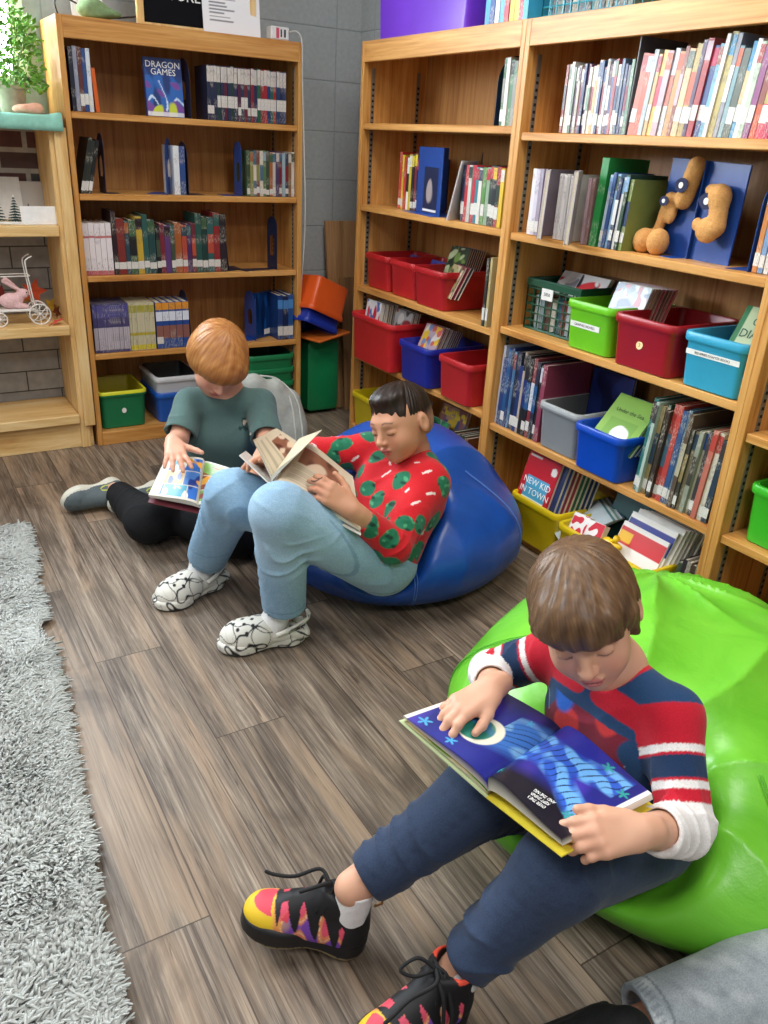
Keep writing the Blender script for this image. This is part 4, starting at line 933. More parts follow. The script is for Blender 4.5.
# C fourth shelf bins
zs = SHELF['C'][1]
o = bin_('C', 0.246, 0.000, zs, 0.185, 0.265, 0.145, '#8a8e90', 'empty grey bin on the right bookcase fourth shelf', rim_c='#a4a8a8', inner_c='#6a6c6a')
o = bin_('C', 0.430, -0.022, zs, 0.195, 0.265, 0.136, '#0c48b8', 'bright blue bin holding a green book on the right bookcase fourth shelf')
def green_fn(u, v):
    out = fullc(u, '#86b04c'); out = mixc(out, '#6c9a3c', ((u > 0.14) & (u < 0.86) & (v > 0.10) & (v < 0.56)).astype(float)*0.7)
    g = ((u-0.55)/0.24)**2+((v-0.30)/0.16)**2; out = mixc(out, '#eef0ea', (1-g-wob([u, v, u*0], 20, 2)*0.9)*5)
    return mixc(out, '#e4ece0', (v < 0.05).astype(float))
its = [(0.009, 0.175, 0.150, '#86b04c', green_fn, 0, 'green storybook leaning back in the bright blue bin'), (0.008, 0.17, 0.15, '#3a6a3a', None, 0.008, None), (0.008, 0.16, 0.14, '#d8dcd8', None, 0.012, None), (0.008, 0.16, 0.14, '#2c5a98', None, 0.016, None), (0.007, 0.16, 0.14, '#305a8c', None, 0.022, None)]
bin_books('C', 0.466, 0.012, zs+0.078, its, 'behind the green storybook in the bright blue bin', 0.72)
o = [x for x in bpy.data.objects if x.get('label', '').startswith('green storybook')][0]
cov_text(o, 'Under the Sea', 0.018, plain('dark_green_ink', '#24461c', 0.5), 0.075, 0.125, 0.009)
# C bottom shelf: yellow bins
zs = SHELF['C'][0]
o = bin_('C', 0.197, -0.025, zs, 0.232, 0.28, 0.152, '#e2c414', 'yellow bin with the town book, left on the right bookcase bottom shelf', taper=0.92)
def town_fn(u, v):
    out = fullc(u, '#b8202c'); g = (np.abs(u-0.5) < 0.36) & (v > 0.16) & (v < 0.62)
    out = mixc(out, '#4aa0c8', g.astype(float)); out = mixc(out, '#f0f0f0', (g & (v < 0.26)).astype(float)); out = mixc(out, '#e8e4dc', ((((u-0.86)/0.09)**2+((v-0.82)/0.07)**2) < 1).astype(float))
    return mixc(out, '#d8d0c8', ((u > 0.04) & (u < 0.4) & (v > 0.93) & (v < 0.96)).astype(float))
its = [(0.010, 0.200, 0.150, '#b8202c', town_fn, -0.012, 'red book with a blue title panel at the front of the left yellow bin')]+[(0.011, 0.200+0.004*i, 0.155, c, None, 0.008*i+0.004, None) for i, c in enumerate(['#24305a', '#28407a', '#7a2430', '#8a2c34', '#1f5a3c', '#245a44', '#1c2a58', '#20305a'])]
bin_books('C', 0.215, -0.002, zs+0.092, its, 'behind the red book in the left yellow bin', 0.28)
o = [x for x in bpy.data.objects if x.get('label', '').startswith('red book with a blue title')][0]
cov_text(o, 'NEW KID', 0.030, INKW, 0.075, 0.106, 0.010); cov_text(o, 'IN TOWN', 0.030, INKW, 0.075, 0.074, 0.010)
its = [(0.004, 0.17, 0.16, c, None, 0.0, None) for i, c in enumerate(['#c8d4d8', '#5a8a8a', '#d8dcd8', '#7a9a8a', '#c8ccd0', '#3c5a6a'])]
bin_books('C', 0.345, 0.03, zs+0.085, its, 'of the thin stack in the left yellow bin', 1.05, -0.5)
o = bin_('C', 0.452, -0.052, zs, 0.365, 0.28, 0.152, '#e2c414', 'yellow bin of mixed readers, right on the right bookcase bottom shelf', taper=0.92)
its = [(0.012, 0.20, 0.15, '#2a5a5a', None, 0, None), (0.010, 0.215, 0.16, '#a86a38', ga('#b87a48', ['#8a9098', '#3a2c24', '#c8b8a0'], 33, 7, border='#a05a28'), 0.02, 'brown bordered book behind the cups of red in the right yellow bin'),
       (0.010, 0.22, 0.165, '#3a4048', ga('#7c8488', ['#22282e', '#a8acb0', '#4a5258'], 35, 11), 0.05, 'grey photographic book at the back of the right yellow bin'), (0.010, 0.215, 0.165, '#1c2c28', None, 0.075, None)]
bin_books('C', 0.48, 0.12, zs+0.05, its, 'at the back of the right yellow bin', 0.35)
def sgn(title, c1, c2):
    def fn(u, v):
        out = fullc(u, '#ece9e4'); out = mixc(out, c1, ((v > 0.55) & (v < 0.90)).astype(float)); out = mixc(out, c2, ((v > 0.60) & (v < 0.82) & (u < 0.3)).astype(float))
        return mixc(out, '#5a8a5a', ((v < 0.3) & (wob([u, v, 0*u], 30, 2) > 0.3)).astype(float))
    return fn
its = [(0.008, 0.145, 0.165, '#ece9e4', sgn('', '#c8383c', '#e0b030'), 0, 'white reader with a red band at the front of the right yellow bin'),
       (0.010, 0.175, 0.165, '#dfe0e4', sgn('', '#20308a', '#6a2a78'), 0.006, 'white reader with a navy band in the right yellow bin'), ]+[(0.008, 0.185-0.002*i, 0.165, c, None, 0.014+0.006*i, None) for i, c in enumerate(['#f0eee8', '#e4e0d8', '#b8b4ac', '#d0ccc4', '#6a6460', '#c8c4bc', '#4a4440', '#a8a49c', '#38302c', '#7a5a3c'])]
bin_books('C', 0.625, 0.000, zs+0.075, its, 'of the white readers in the right yellow bin', 0.42)
for k, nm in ((0, 'left'), (1, 'right')):
    def cupfn(u, v): return mixc(fullc(u, '#e8e4e4'), '#c8283c', (wob([u, v, 0*u], 11, 6+k) > 0).astype(float))
    o = fbook(0.030, 0.060, 0.055, '#e4dcdc', cupfn, hard=False, name='flash_cards'); place_f(o, 'C', 0.485+0.062*k, -0.010, zs+0.124, 0.5, 0.2)
    tag(o, 'small red and white card pack at the %s in the right yellow bin' % nm, 'cards', 'red and white card packs in the right yellow bin')
mb = MB(); pts = [(0.0, 0, 0), (0.02, 0.0, 0.004), (0.05, 0.002, 0.002), (0.075, 0, 0.006)]
mb.tube(pts, [0.007, 0.014, 0.013, 0.006], 12); o = mb.build('toy_duck_bill', plastic('duck_yellow', '#e8c020'), smooth=True)
o.name = 'yellow_toy'; mb = MB(); mb.tube([(0.045, 0, 0.010), (0.056, 0, 0.030)], [0.007, 0.010], 10); mb.build('head', plastic('duck_yellow', '#e8c020'), o, True)
place(o, 'C', 0.595, 0.00, zs+0.145); tag(o, 'yellow plastic toy lying beside the card packs in the right yellow bin', 'toy')
row('C', zs, 0.835, 0.905, 5, 0.19, 0.215, ['#3a4a3c', '#2c2c30', '#8a8478', '#4a3c30', '#5a6a58'], 'after the yellow bins, bottom shelf', 'dark upright book', even=True, ly=0.02, lean=0.08)
# D
o = bin_('D', 0.050, 0.018, SHELF['D'][1], 0.20, 0.26, 0.150, '#3cb428', 'bright green bin in the bookcase at the right edge')
bin_label(o, 0.20, 0.150, 0.26, 0.04, 0.075, 0.06, 0.016)

# ================================================================ on top of the bookcases
o = bin_('B', 0.022, 0.035, 1.531, 0.585, 0.25, 0.20, '#6a2cc0', 'large purple bin on top of the corner bookcase', taper=0.93)
row('B', 1.531, 0.700, 0.905, 9, 0.17, 0.24, ['#3a9ac8', '#20488c', '#c8ccd0', '#58a8c8', '#b03040', '#c8b028', '#d8c840', '#b0304a', '#3aa0c8'], 'after the purple bin atop the corner bookcase', 'bright book', even=True, ly=0.03)
o = crate('C', 0.02, 0.035, 1.534, 0.34, 0.22, 0.12, '#1c8a9a', 'teal wire basket on top of the right bookcase', 12, 5, 'wire_basket', 0.002)
row('C', 1.538, 0.035, 0.345, 12, 0.13, 0.16, ['#3a3028', '#5a6a58', '#20303c', '#7a6a48', '#1c3a40'], 'inside the teal wire basket', 'book', even=True, ly=0.055)
# framed sign and papers on top of A
sg = empty('letter_board', W_('A', 0.315, 0.055, 1.5305), -0.02, 'black letter board in a light wood frame on top of the back bookcase', 'sign')
mb = MB(); mb.box(-0.024, 0, 0, 0.02, 0, 0.42, bev=0.001); mb.box(0.40, 0.424, 0, 0.02, 0, 0.42, bev=0.001); mb.box(0, 0.40, 0, 0.02, 0.396, 0.42, bev=0.001); mb.box(0, 0.40, 0, 0.02, 0, 0.012, bev=0.001); mb.build('frame', PINE[2], sg)
mb = MB(); mb.box(0, 0.40, 0.008, 0.016, 0.012, 0.396); mb.build('black_panel', plain('black_felt', '#14151a', 0.9, 0.1, 0.2, 400, 0.4), sg)
text('lettering', 'ADVENTURE!', 0.050, INKW, sg, Matrix.Translation((0.075, 0.0065, 0.105)) @ Matrix.Rotation(PI/2, 4, 'X'), 0.001)
def notice_fn(u, v):
    out = fullc(u, '#f2f2f4'); ln = (np.mod(v*26, 1) > 0.55) & (u > 0.12) & (u < 0.12+0.45*(0.75+0.25*np.sin(np.floor(v*26)*2.3))) & (v > 0.12) & (v < 0.8)
    return mixc(out, '#8a8a90', ln.astype(float))
mb = MB(); mb.box(0, 0.225, 0, 0.0015, 0, 0.30); o = mb.build('notice_sheet', plain('white_paper', '#f2f2f4', 0.6))
art_board(o, 0.225, 0.30, notice_fn, Matrix.Translation((0, -0.0004, 0)), 'printed_text', 40, 110)
o.location = W_('A', 0.528, 0.040, 1.531); o.rotation_euler = (-0.10, 0, 0); tag(o, 'white printed notice sheet leaning on the letter board above the back bookcase', 'paper')
mb = MB(); mb.box(0, 0.075, 0, 0.05, 0, 0.045, bev=0.004); o = mb.build('power_strip', plain('white_plastic', '#e4e4e2', 0.4)); o.location = W_('A', 0.785, 0.012, 1.531)
mb = MB(); mb.box(0.020, 0.032, -0.001, 0, 0.006, 0.040); mb.build('pink_mark', plain('pink_plastic', '#d0506a', 0.4), o)
mb = MB(); mb.box(0.038, 0.044, -0.001, 0, 0.010, 0.036); mb.box(0.052, 0.060, -0.001, 0, 0.010, 0.036); mb.build('socket', plain('socket_grey', '#4a4a50', 0.5), o)
tag(o, 'small white power box at the top right corner of the back bookcase', 'power box')
mb = MB(); pts = [W_('A', 0.86, 0.03, 1.56), W_('A', 0.885, 0.0, 1.565), W_('A', 0.902, -0.012, 1.53), W_('A', 0.906, -0.010, 1.40), W_('A', 0.918, -0.008, 1.15), W_('A', 0.926, -0.006, 0.85), W_('A', 0.922, 0.03, 0.5), W_('A', 0.925, 0.05, 0.02)]
def smooth_pts(p, k=6):
    p = [np.array(q, float) for q in p]; out = []
    for i in range(len(p)-1):
        a, b, c, d = p[max(i-1, 0)], p[i], p[i+1], p[min(i+2, len(p)-1)]
        for j in range(k):
            t = j/k; out.append(0.5*((2*b)+(-a+c)*t+(2*a-5*b+4*c-d)*t*t+(-a+3*b-3*c+d)*t**3))
    out.append(p[-1]); return out
mb.tube(smooth_pts(pts), 0.0032, 8); tag(mb.build('extension_cord', plain('grey_cord', '#c4c4c0', 0.5), None, True), 'pale electric cord hanging down the right edge of the back bookcase', 'cord')
# green cloth cap and paper
v_, f_ = solve([E_((0, 0, 0.015), (0.050, 0.05, 0.034), k=0.02), E_((0.045, -0.01, 0.005), (0.05, 0.045, 0.014), k=0.03)], 0.004, lambda P: 0.004*wob(P, 90, 4))
o = mesh_obj('cloth_bundle', v_, f_, plain('sage_cloth', '#7d9468', 0.85, 0.2, 0.15, 80, 0.4)); o.location = W_('A', 0.135, 0.06, 1.545); tag(o, 'crumpled sage green cloth lying on top of the back bookcase', 'cloth')
mb = MB(); mb.box(0, 0.11, 0, 0.002, 0, 0.22); o = mb.build('blank_card', plain('white_paper', '#f2f2f4', 0.6)); o.location = W_('A', 0.09, 0.16, 1.531); o.rotation_euler = (-0.08, 0, 0); tag(o, 'blank white card standing behind the green cloth', 'paper')
mb = MB(); pts = [W_('A', 0.03, 0.10, 1.535), W_('A', 0.02, 0.08, 1.575), W_('A', 0.06, 0.10, 1.59), W_('A', 0.16, 0.04, 1.54), W_('A', 0.26, 0.06, 1.55), W_('A', 0.30, 0.09, 1.56)]
mb.tube(smooth_pts(pts), 0.003, 8); tag(mb.build('black_cable', plain('black_cable', '#201c1a', 0.5), None, True), 'black cable curling over the top of the back bookcase', 'cord')
# ================================================================ corner clutter, pine shelf ornaments, rug
def free_bin(loc, rot, w, d, h, c, label, **k):
    o = bin_(None, 0, 0, 0, w, d, h, c, label, **k); o.location = loc; o.rotation_euler = rot; return o
free_bin((1.085, 3.150, 0.186), (-PI/2, 0, 0), 0.175, 0.370, 0.165, '#12804c', 'green bin stood on its end in the corner beside the back bookcase', taper=0.90)
free_bin((1.055, 3.205, 0.545), (PI-0.12, 0.42, 0.15), 0.200, 0.260, 0.140, '#2038a0', 'blue bin upside down under the orange one in the corner', taper=0.9)
free_bin((1.075, 3.195, 0.610), (PI-0.12, 0.42, 0.15), 0.205, 0.265, 0.150, '#e05a20', 'orange bin tipped upside down on top of the corner pile', taper=0.9)
mb = MB(); mb.box(-0.10, 0.10, -0.08, 0.08, 0, 0.012, bev=0.004); o = mb.build('bin_lid', plastic('orange_lid', '#d8702c')); o.location = (1.075, 3.14, 0.378); o.rotation_euler = (0.0, -0.10, 0.3)
tag(o, 'flat orange lid lying on the upended green bin in the corner', 'lid')
def board(loc, rot, w, h, t, m, label):
    mb = MB(); mb.box(-w/2, w/2, -t/2, t/2, 0, h, bev=0.001); o = mb.build('plywood_board', m); o.location = loc; o.rotation_euler = rot; return tag(o, label, 'board', 'boards leaning in the corner')
board((1.265, 3.215, 0.0), (-0.165, 0, 0), 0.165, 0.865, 0.018, PLY[2], 'wider plywood board leaning against the wall behind the corner bookcase')
board((1.275, 3.165, 0.0), (-0.14, 0, 0.05), 0.120, 0.62, 0.016, wood('dark_plywood', '#6a4c30', '#86623f', '#9a7550', 2, 0.8), 'shorter darker board leaning in front of the wider plywood board')

# --- potted plant and ornaments on the pine shelf
pl = empty('potted_plant', (-0.115, 3.235, 1.222), 0, 'leafy green potted plant in front of the window on the pine shelf', 'plant')
mb = MB(); mb.loft([[(r*math.cos(a*PI/12), r*math.sin(a*PI/12), z) for a in range(24)] for r, z in ((0.036, 0), (0.040, 0.004), (0.050, 0.075), (0.054, 0.076), (0.054, 0.098), (0.047, 0.098), (0.045, 0.085))])
mb.build('pot', plain('clay_grey', '#a89a84', 0.7, 0.3, 0.12, 50, 0.2), pl, 'auto')
def leaves(n, seed, cx, cy, cz, rx, rz, ls):
    r = random.Random(seed); vs = []; fs = []
    for i in range(n):
        a = r.uniform(0, 2*PI); q = r.random()**0.5; h = r.uniform(0, 1)
        p = Vector((cx+rx*q*math.cos(a), cy+rx*q*math.sin(a), cz+rz*h*(1-0.35*q*q)))
        dr = Vector((math.cos(a)*q+r.gauss(0, .4), math.sin(a)*q+r.gauss(0, .4), r.uniform(-0.3, 0.8))).normalized(); s = dr.cross(Vector((r.gauss(0, 1), r.gauss(0, 1), r.gauss(0, 1)))).normalized(); l = ls*r.uniform(0.6, 1.3); n_ = dr.cross(s)*0.003
        b = len(vs); vs += [p, p+dr*l*.5+s*l*.28+n_, p+dr*l, p+dr*l*.5-s*l*.28+n_, p+dr*l*.5-n_]
        fs += [(b, b+1, b+4), (b+1, b+2, b+4), (b+2, b+3, b+4), (b+3, b, b+4)]
    return vs, fs
mb = MB(); mb.add(*leaves(900, 3, 0, 0, 0.07, 0.105, 0.30, 0.026)); mb.build('foliage', plain('leaf_green', '#6a9a38', 0.6, 0.4, 0.5, 60), pl)
mb = MB()
for k in range(14):
    a = k*2.4; mb.tube([(0.01*math.cos(a), 0.01*math.sin(a), 0.07), (0.04*math.cos(a), 0.04*math.sin(a), 0.17), (0.08*math.cos(a), 0.08*math.sin(a), 0.27)], 0.0015, 5)
mb.build('stems', plain('stem_green', '#5c7030', 0.7), pl)
v_, f_ = solve([E_((0, 0, 0.016), (0.045, 0.035, 0.018), k=0.01), E_((0.03, 0.01, 0.02), (0.03, 0.03, 0.02), k=0.01)], 0.004, lambda P: 0.003*wob(P, 120, 4))
o = mesh_obj('pink_cloth', v_, f_, plain('peach_cloth', '#e0a890', 0.8, 0.2, 0.1, 80, 0.3)); o.location = (-0.085, 3.155, 1.219); tag(o, 'small peach cloth bundle at the foot of the potted plant', 'cloth')
def cone_tree(loc, h, r, label):
    o = empty('bottle_brush_tree', loc, 0, label, 'miniature tree', 'miniature trees on the pine shelf'); rr = random.Random(int(h*1000)); mb = MB()
    for k in range(9):
        z = h*(0.15+0.85*k/9); q = r*(1-k/9.5)
        for j in range(14):
            a = j*2*PI/14+k*0.3; mb.tube([(0, 0, z), (q*math.cos(a), q*math.sin(a), z-0.004)], [0.0025, 0.0008], 4)
    mb.build('branches', plain('dark_fir', '#2c4a44', 0.8, 0.2, 0.3, 200), o)
    mb = MB(); mb.loft([[(q*math.cos(a*PI/8), q*math.sin(a*PI/8), z) for a in range(16)] for q, z in ((r*0.5, 0), (r*0.6, 0.003), (r*0.3, 0.010), (0.003, 0.014), (0.002, h))])
    mb.build('snowy_base', STICK, o, True); return o
cone_tree((-0.165, 3.150, 0.861), 0.098, 0.028, 'dark green miniature tree at the left of the white place card')
cone_tree((-0.225, 3.155, 0.861), 0.110, 0.032, 'dark green miniature tree cut by the left edge of the photo')
def card(name, loc, rz, tilt, w, h, c, label, fn=None):
    mb = MB(); mb.box(0, w, 0, 0.002, 0, h); o = mb.build(name, plain('card_'+c, c, 0.6)); o.location = loc; o.rotation_euler = (-tilt, 0, rz)
    if fn: art_board(o, w-0.008, h-0.008, fn, Matrix.Translation((0.004, -0.0005, 0.004)), 'print')
    return tag(o, label, 'card', 'cards on the pine shelf')
card('greeting_card', (-0.26, 3.315, 0.861), 0, 0.22, 0.15, 0.15, '#d4d4d2', 'plain pale grey card at the back left of the pine shelf')
card('greeting_card', (-0.115, 3.325, 0.861), 0, 0.2, 0.085, 0.135, '#b4b0ac', 'grey card with a small tree picture behind the white place card', lambda u, v: mixc(fullc(u, '#b8b4ae'), '#4a4c4a', ((np.abs(u-0.28) < 0.12*(0.45-v)/0.35) & (v > 0.08) & (v < 0.42)).astype(float)))
card('place_card', (-0.150, 3.125, 0.861), 0.04, 0.10, 0.140, 0.062, '#ececea', 'curled white place card at the front of the pine shelf')
mb = MB(); mb.tube(smooth_pts([(-0.25, 3.13, 0.864), (-0.2, 3.12, 0.866), (-0.14, 3.115, 0.864), (-0.1, 3.118, 0.863)]), 0.006, 6); tag(mb.build('snow_garland', plain('snow_white', '#e6e4de', 0.9, 0.1, 0.1, 200, 0.5), None, True), 'white snowy garland strip at the front of the pine shelf', 'garland')
# doll carriage with rabbit
ct = empty('doll_carriage', (-0.20, 3.17, 0.500), 0, 'white wire doll carriage on the pine shelf', 'toy carriage'); WW = plain('white_wire', '#e8e6e0', 0.4)
for nm, x, y, r in (('wheel', 0.075, -0.035, 0.040), ('wheel', 0.075, 0.035, 0.040), ('wheel', -0.065, -0.035, 0.026), ('wheel', -0.065, 0.035, 0.026)):
    mb = MB(); mb.tube([(x+r*0.93*math.cos(a*PI/12), y, r+r*0.93*math.sin(a*PI/12)) for a in range(24)], 0.0028, 6, True)
    for a in range(8): mb.tube([(x, y, r), (x+r*0.9*math.cos(a*PI/4), y, r+r*0.9*math.sin(a*PI/4))], 0.0016, 5)
    mb.tube([(x, y-0.004, r), (x, y+0.004, r)], 0.006, 8); mb.build(nm, WW, ct, True)
mb = MB(); mb.box(-0.10, 0.055, -0.032, 0.032, 0.052, 0.060, bev=0.002); mb.tube([(0.075, -0.03, 0.04), (0.075, 0.03, 0.04)], 0.0025, 6); mb.tube([(-0.065, -0.03, 0.03), (-0.065, 0.03, 0.03)], 0.0025, 6)
for y in (-0.03, 0.03): mb.tube([(0.075, y, 0.04), (0.05, y, 0.055), (-0.05, y, 0.055), (-0.065, y, 0.03)], 0.0025, 6)
mb.build('tray', WW, ct)
mb = MB()
for y in (-0.03, 0.03):
    mb.tube(smooth_pts([(0.062, y, 0.055), (0.055, y, 0.12), (0.045, y, 0.22), (0.052, y, 0.240), (0.070, y, 0.250)]), 0.0026, 6); mb.tube([(-0.11, y, 0.180), (0.055, y, 0.180)], 0.0022, 6); mb.tube([(-0.11, y, 0.055), (-0.11, y, 0.180)], 0.0022, 6)
mb.tube([(0.055, -0.03, 0.180), (0.055, 0.03, 0.180)], 0.0022, 6); mb.build('handle', WW, ct, True)
v_, f_ = solve([E_((-0.02, 0, 0.028), (0.042, 0.024, 0.028), k=0.01), E_((0.024, 0, 0.052), (0.022, 0.017, 0.018), k=0.014), C_((0.012, 0.006, 0.065), (-0.030, 0.010, 0.105), 0.006, 0.008, 0.006), C_((0.012, -0.006, 0.065), (-0.038, -0.010, 0.100), 0.006, 0.008, 0.006), C_((0.0, 0.015, 0.01), (0.03, 0.015, 0.006), 0.01, 0.007, 0.01), C_((0.0, -0.015, 0.01), (0.03, -0.015, 0.006), 0.01, 0.007, 0.01)], 0.0022, lambda P: 0.001*wob(P, 500, 2))
rb = mesh_obj('toy_rabbit', v_, f_, plain('pink_plush', '#e8c0c0', 0.9, 0.2, 0.1, 200, 0.4)); rb.location = (-0.195, 3.17, 0.561); tag(rb, 'small pink toy rabbit riding in the doll carriage', 'toy rabbit')
mb = MB(); mb.tube([(0.034, -0.0165, 0.058), (0.034, -0.019, 0.058)], 0.0025, 8); mb.build('eye', INKK, rb)
def leaf(loc, rot, s, c, label, g='autumn leaves on the pine shelf'):
    pts = []
    for k in range(10):
        a = PI/2+2*PI*k/10; r = s*(1.0 if k % 2 == 0 else 0.45); pts.append((r*math.cos(a), r*math.sin(a)))
    mb = MB(); vs = [(x, y, 0.12*abs(x)*0.4) for x, y in pts]+[(0, 0, 0)]+[(x, y, 0.12*abs(x)*0.4+0.001) for x, y in pts]+[(0, 0, 0.001)]; fs = []
    for k in range(10): fs += [(k, (k+1) % 10, 10), (11+(k+1) % 10, 11+k, 21), ((k+1) % 10, k, 11+k, 11+(k+1) % 10)]
    mb.add(vs, fs); o = mb.build('cloth_leaf', plain('leaf_'+c, c, 0.8, 0.2, 0.2, 60)); mb = MB(); mb.tube([(0, -s*0.3, 0.001), (0.2*s, -s*1.25, 0.002)], 0.0012, 5); mb.build('stem', plain('leaf_stem', '#9a6a3a', 0.7), o)
    o.location = loc; o.rotation_euler = rot; return tag(o, label, 'leaf', g)
leaf((-0.070, 3.125, 0.512), (0.35, -0.2, -1.2), 0.034, '#d8564a', 'coral red cloth leaf lying at the front of the pine shelf by the post')
leaf((-0.115, 3.285, 0.600), (1.45, 0.3, 0.1), 0.052, '#b84a2c', 'large rust red cloth leaf standing behind the carriage handle')
leaf((-0.062, 3.270, 0.545), (1.4, 0.6, 0.3), 0.036, '#a8842c', 'mustard yellow cloth leaf right of the carriage')
leaf((-0.165, 3.300, 0.580), (1.5, -0.4, 0.0), 0.045, '#a8742c', 'tan cloth leaf behind the pink rabbit')
leaf((-0.235, 3.290, 0.585), (1.5, 0.2, 0.0), 0.045, '#7a2c28', 'dark red cloth leaf at the far left behind the rabbit')
leaf((-0.050, 3.230, 0.530), (1.2, 1.0, 0.5), 0.030, '#6a3424', 'brown cloth leaf lowest by the side board')

# --- shaggy rug
RUG = [(-0.372, 2.43), (-0.522, 0.60), (-1.70, 0.70), (-1.55, 2.56)]
mb = MB(); mb.add([(x, y, z) for z in (0.0005, 0.010) for x, y in RUG], [(3, 2, 1, 0), (4, 5, 6, 7), (0, 1, 5, 4), (1, 2, 6, 5), (2, 3, 7, 6), (3, 0, 4, 7)])
rug = mb.build('shag_rug', plain('rug_backing', '#a8aaa6', 0.9, 0.1)); tag(rug, 'light grey shaggy rug on the floor at the left', 'rug')
def pile():
    r = np.random.RandomState(5); n = 42000
    u = r.rand(n)**1.8; v = r.rand(n)                       # denser towards the edge that is seen
    A, B, C2, Dd = [np.array(p) for p in (RUG[0], RUG[1], RUG[2], RUG[3])]
    umax = 0.62; uu = (u*umax)[:, None]; vv = v[:, None]
    base = (A*(1-vv)+B*vv)*(1-uu)+(Dd*(1-vv)+C2*vv)*uu
    base = np.concatenate([base, np.full((n, 1), 0.006)], 1)
    fld = lambda s: wob([base[:, 0], base[:, 1], 0*base[:, 0]], 22, s)
    ang = 2.4*fld(1)+r.normal(0, 0.7, n)+0.4; lean = np.clip(0.75+0.5*fld(2)+r.normal(0, .2, n), 0.2, 1.3)
    L = r.uniform(0.026, 0.040, n)*(1-0.15*u); dirh = np.stack([np.cos(ang), np.sin(ang), 0*ang], 1); dirh[:, 0] *= 1.0
    side = np.stack([-np.sin(ang), np.cos(ang), 0*ang], 1); tw = r.normal(0, 0.5, n)[:, None]
    K = 5; V_ = []; rad = r.uniform(0.0032, 0.0048, n)
    for k in range(K):
        t = k/(K-1); h = np.sin(t*1.45*1.0)*(1-0.45*t*lean)
        c = base+dirh*(L*lean*t*t*0.95)[:, None]+side*(tw*(L*0.35*t*t)[:, None])+np.array([0, 0, 1.0])*(L*h*0.72)[:, None]
        q = rad*(1.0 if k < K-1 else 0.6)
        for j in range(3):
            a = j*2*PI/3; V_.append(c+side*(q*math.cos(a))[:, None]+(np.array([0, 0, 1.0])*0.8+dirh*0.6)*(q*math.sin(a))[:, None])
    V_ = np.stack(V_, 1)                                       # n, K*3, 3
    F_ = []
    for k in range(K-1):
        for j in range(3): F_.append([k*3+j, k*3+(j+1) % 3, (k+1)*3+(j+1) % 3, (k+1)*3+j])
    F_ = np.array(F_)[None]+(np.arange(n)*K*3)[:, None, None]
    tone = (r.rand(n)*0.16+0.88+0.10*fld(4)); cc = np.array(hexc('#b6b9b5'))[None]*tone[:, None]
    cc = np.repeat(cc, K*3, axis=0)
    return mesh_obj('rug_pile', V_.reshape(-1, 3), F_.reshape(-1, 4), painted('rug_yarn', 0.9, 0.15), rug, lambda P: cc)
tag(pile(), kind='stuff')
# ================================================================ people
SKIN = painted('skin', 0.5, 0.4, 300, 0.03, 0.0005, sss=0.12)
HAIR = painted('hair', 0.42, 0.35, 500, 0.2, 0.0008)
KNIT = painted('jersey_cloth', 0.85, 0.2, 600, 0.35, 0.0008, sheen=0.15, fleck=0.12, fscale=350)
DENIM = painted('denim', 0.8, 0.2, 700, 0.4, 0.0008, sheen=0.1, fleck=0.22, fscale=420)
SHOE = painted('shoe_upper', 0.6, 0.35, 700, 0.15, 0.0006)
RUBBER = painted('rubber', 0.5, 0.4)
def head_prims(c, R, s, neck, nr=0.040, ear=True):
    P = lambda x, y, z: np.array(c)+s*(R@np.array([x, y, z])); S = lambda *r: tuple(s*q for q in r)
    L = [E_(P(0, -0.008, 0.020), S(0.069, 0.086, 0.076), R, 0.0), E_(P(0, 0.022, -0.030), S(0.055, 0.062, 0.064), R, 0.03*s), E_(P(0, 0.036, -0.062), S(0.040, 0.040, 0.033), R, 0.03*s),
         E_(P(0, 0.060, -0.084), S(0.017, 0.015, 0.013), R, 0.02*s)]
    for q in (-1, 1): L += [E_(P(0.031*q, 0.052, -0.036), S(0.023, 0.024, 0.025), R, 0.02*s)]
    L += [C_(P(-0.028, 0.071, 0.016), P(0.028, 0.071, 0.016), 0.011*s, 0.011*s, 0.02*s)]
    for q in (-1, 1): L += [E_(P(0.030*q, 0.093, -0.003), S(0.016, 0.012, 0.009), R, 0.012*s, '-'), E_(P(0.029*q, 0.0715, -0.005), S(0.0140, 0.0120, 0.0105), R, 0.003*s)]
    L += [C_(P(0, 0.080, 0.004), P(0, 0.099, -0.026), 0.0055*s, 0.0085*s, 0.012*s), E_(P(0, 0.101, -0.028), S(0.0085, 0.0075, 0.0070), R, 0.006*s)]
    for q in (-1, 1): L += [E_(P(0.0095*q, 0.091, -0.0315), S(0.0062, 0.0075, 0.0058), R, 0.005*s), E_(P(0.006*q, 0.099, -0.037), S(0.0028, 0.004, 0.002), R, 0.002*s, '-')]
    L += [E_(P(0, 0.087, -0.0515), S(0.018, 0.0065, 0.0050), R, 0.006*s), E_(P(0, 0.0855, -0.0605), S(0.0150, 0.0075, 0.0055), R, 0.006*s), E_(P(0, 0.0965, -0.0560), S(0.019, 0.006, 0.0011), R, 0.003*s, '-')]
    if ear:
        for q in (-1, 1): L += [E_(P(0.073*q, -0.010, -0.012), S(0.009, 0.017, 0.027), R, 0.006*s), E_(P(0.082*q, -0.004, -0.010), S(0.006, 0.009, 0.017), R, 0.004*s, '-')]
    L += [C_(P(0, -0.022, -0.045), neck, nr*s, nr*1.08, 0.02*s)]
    return L
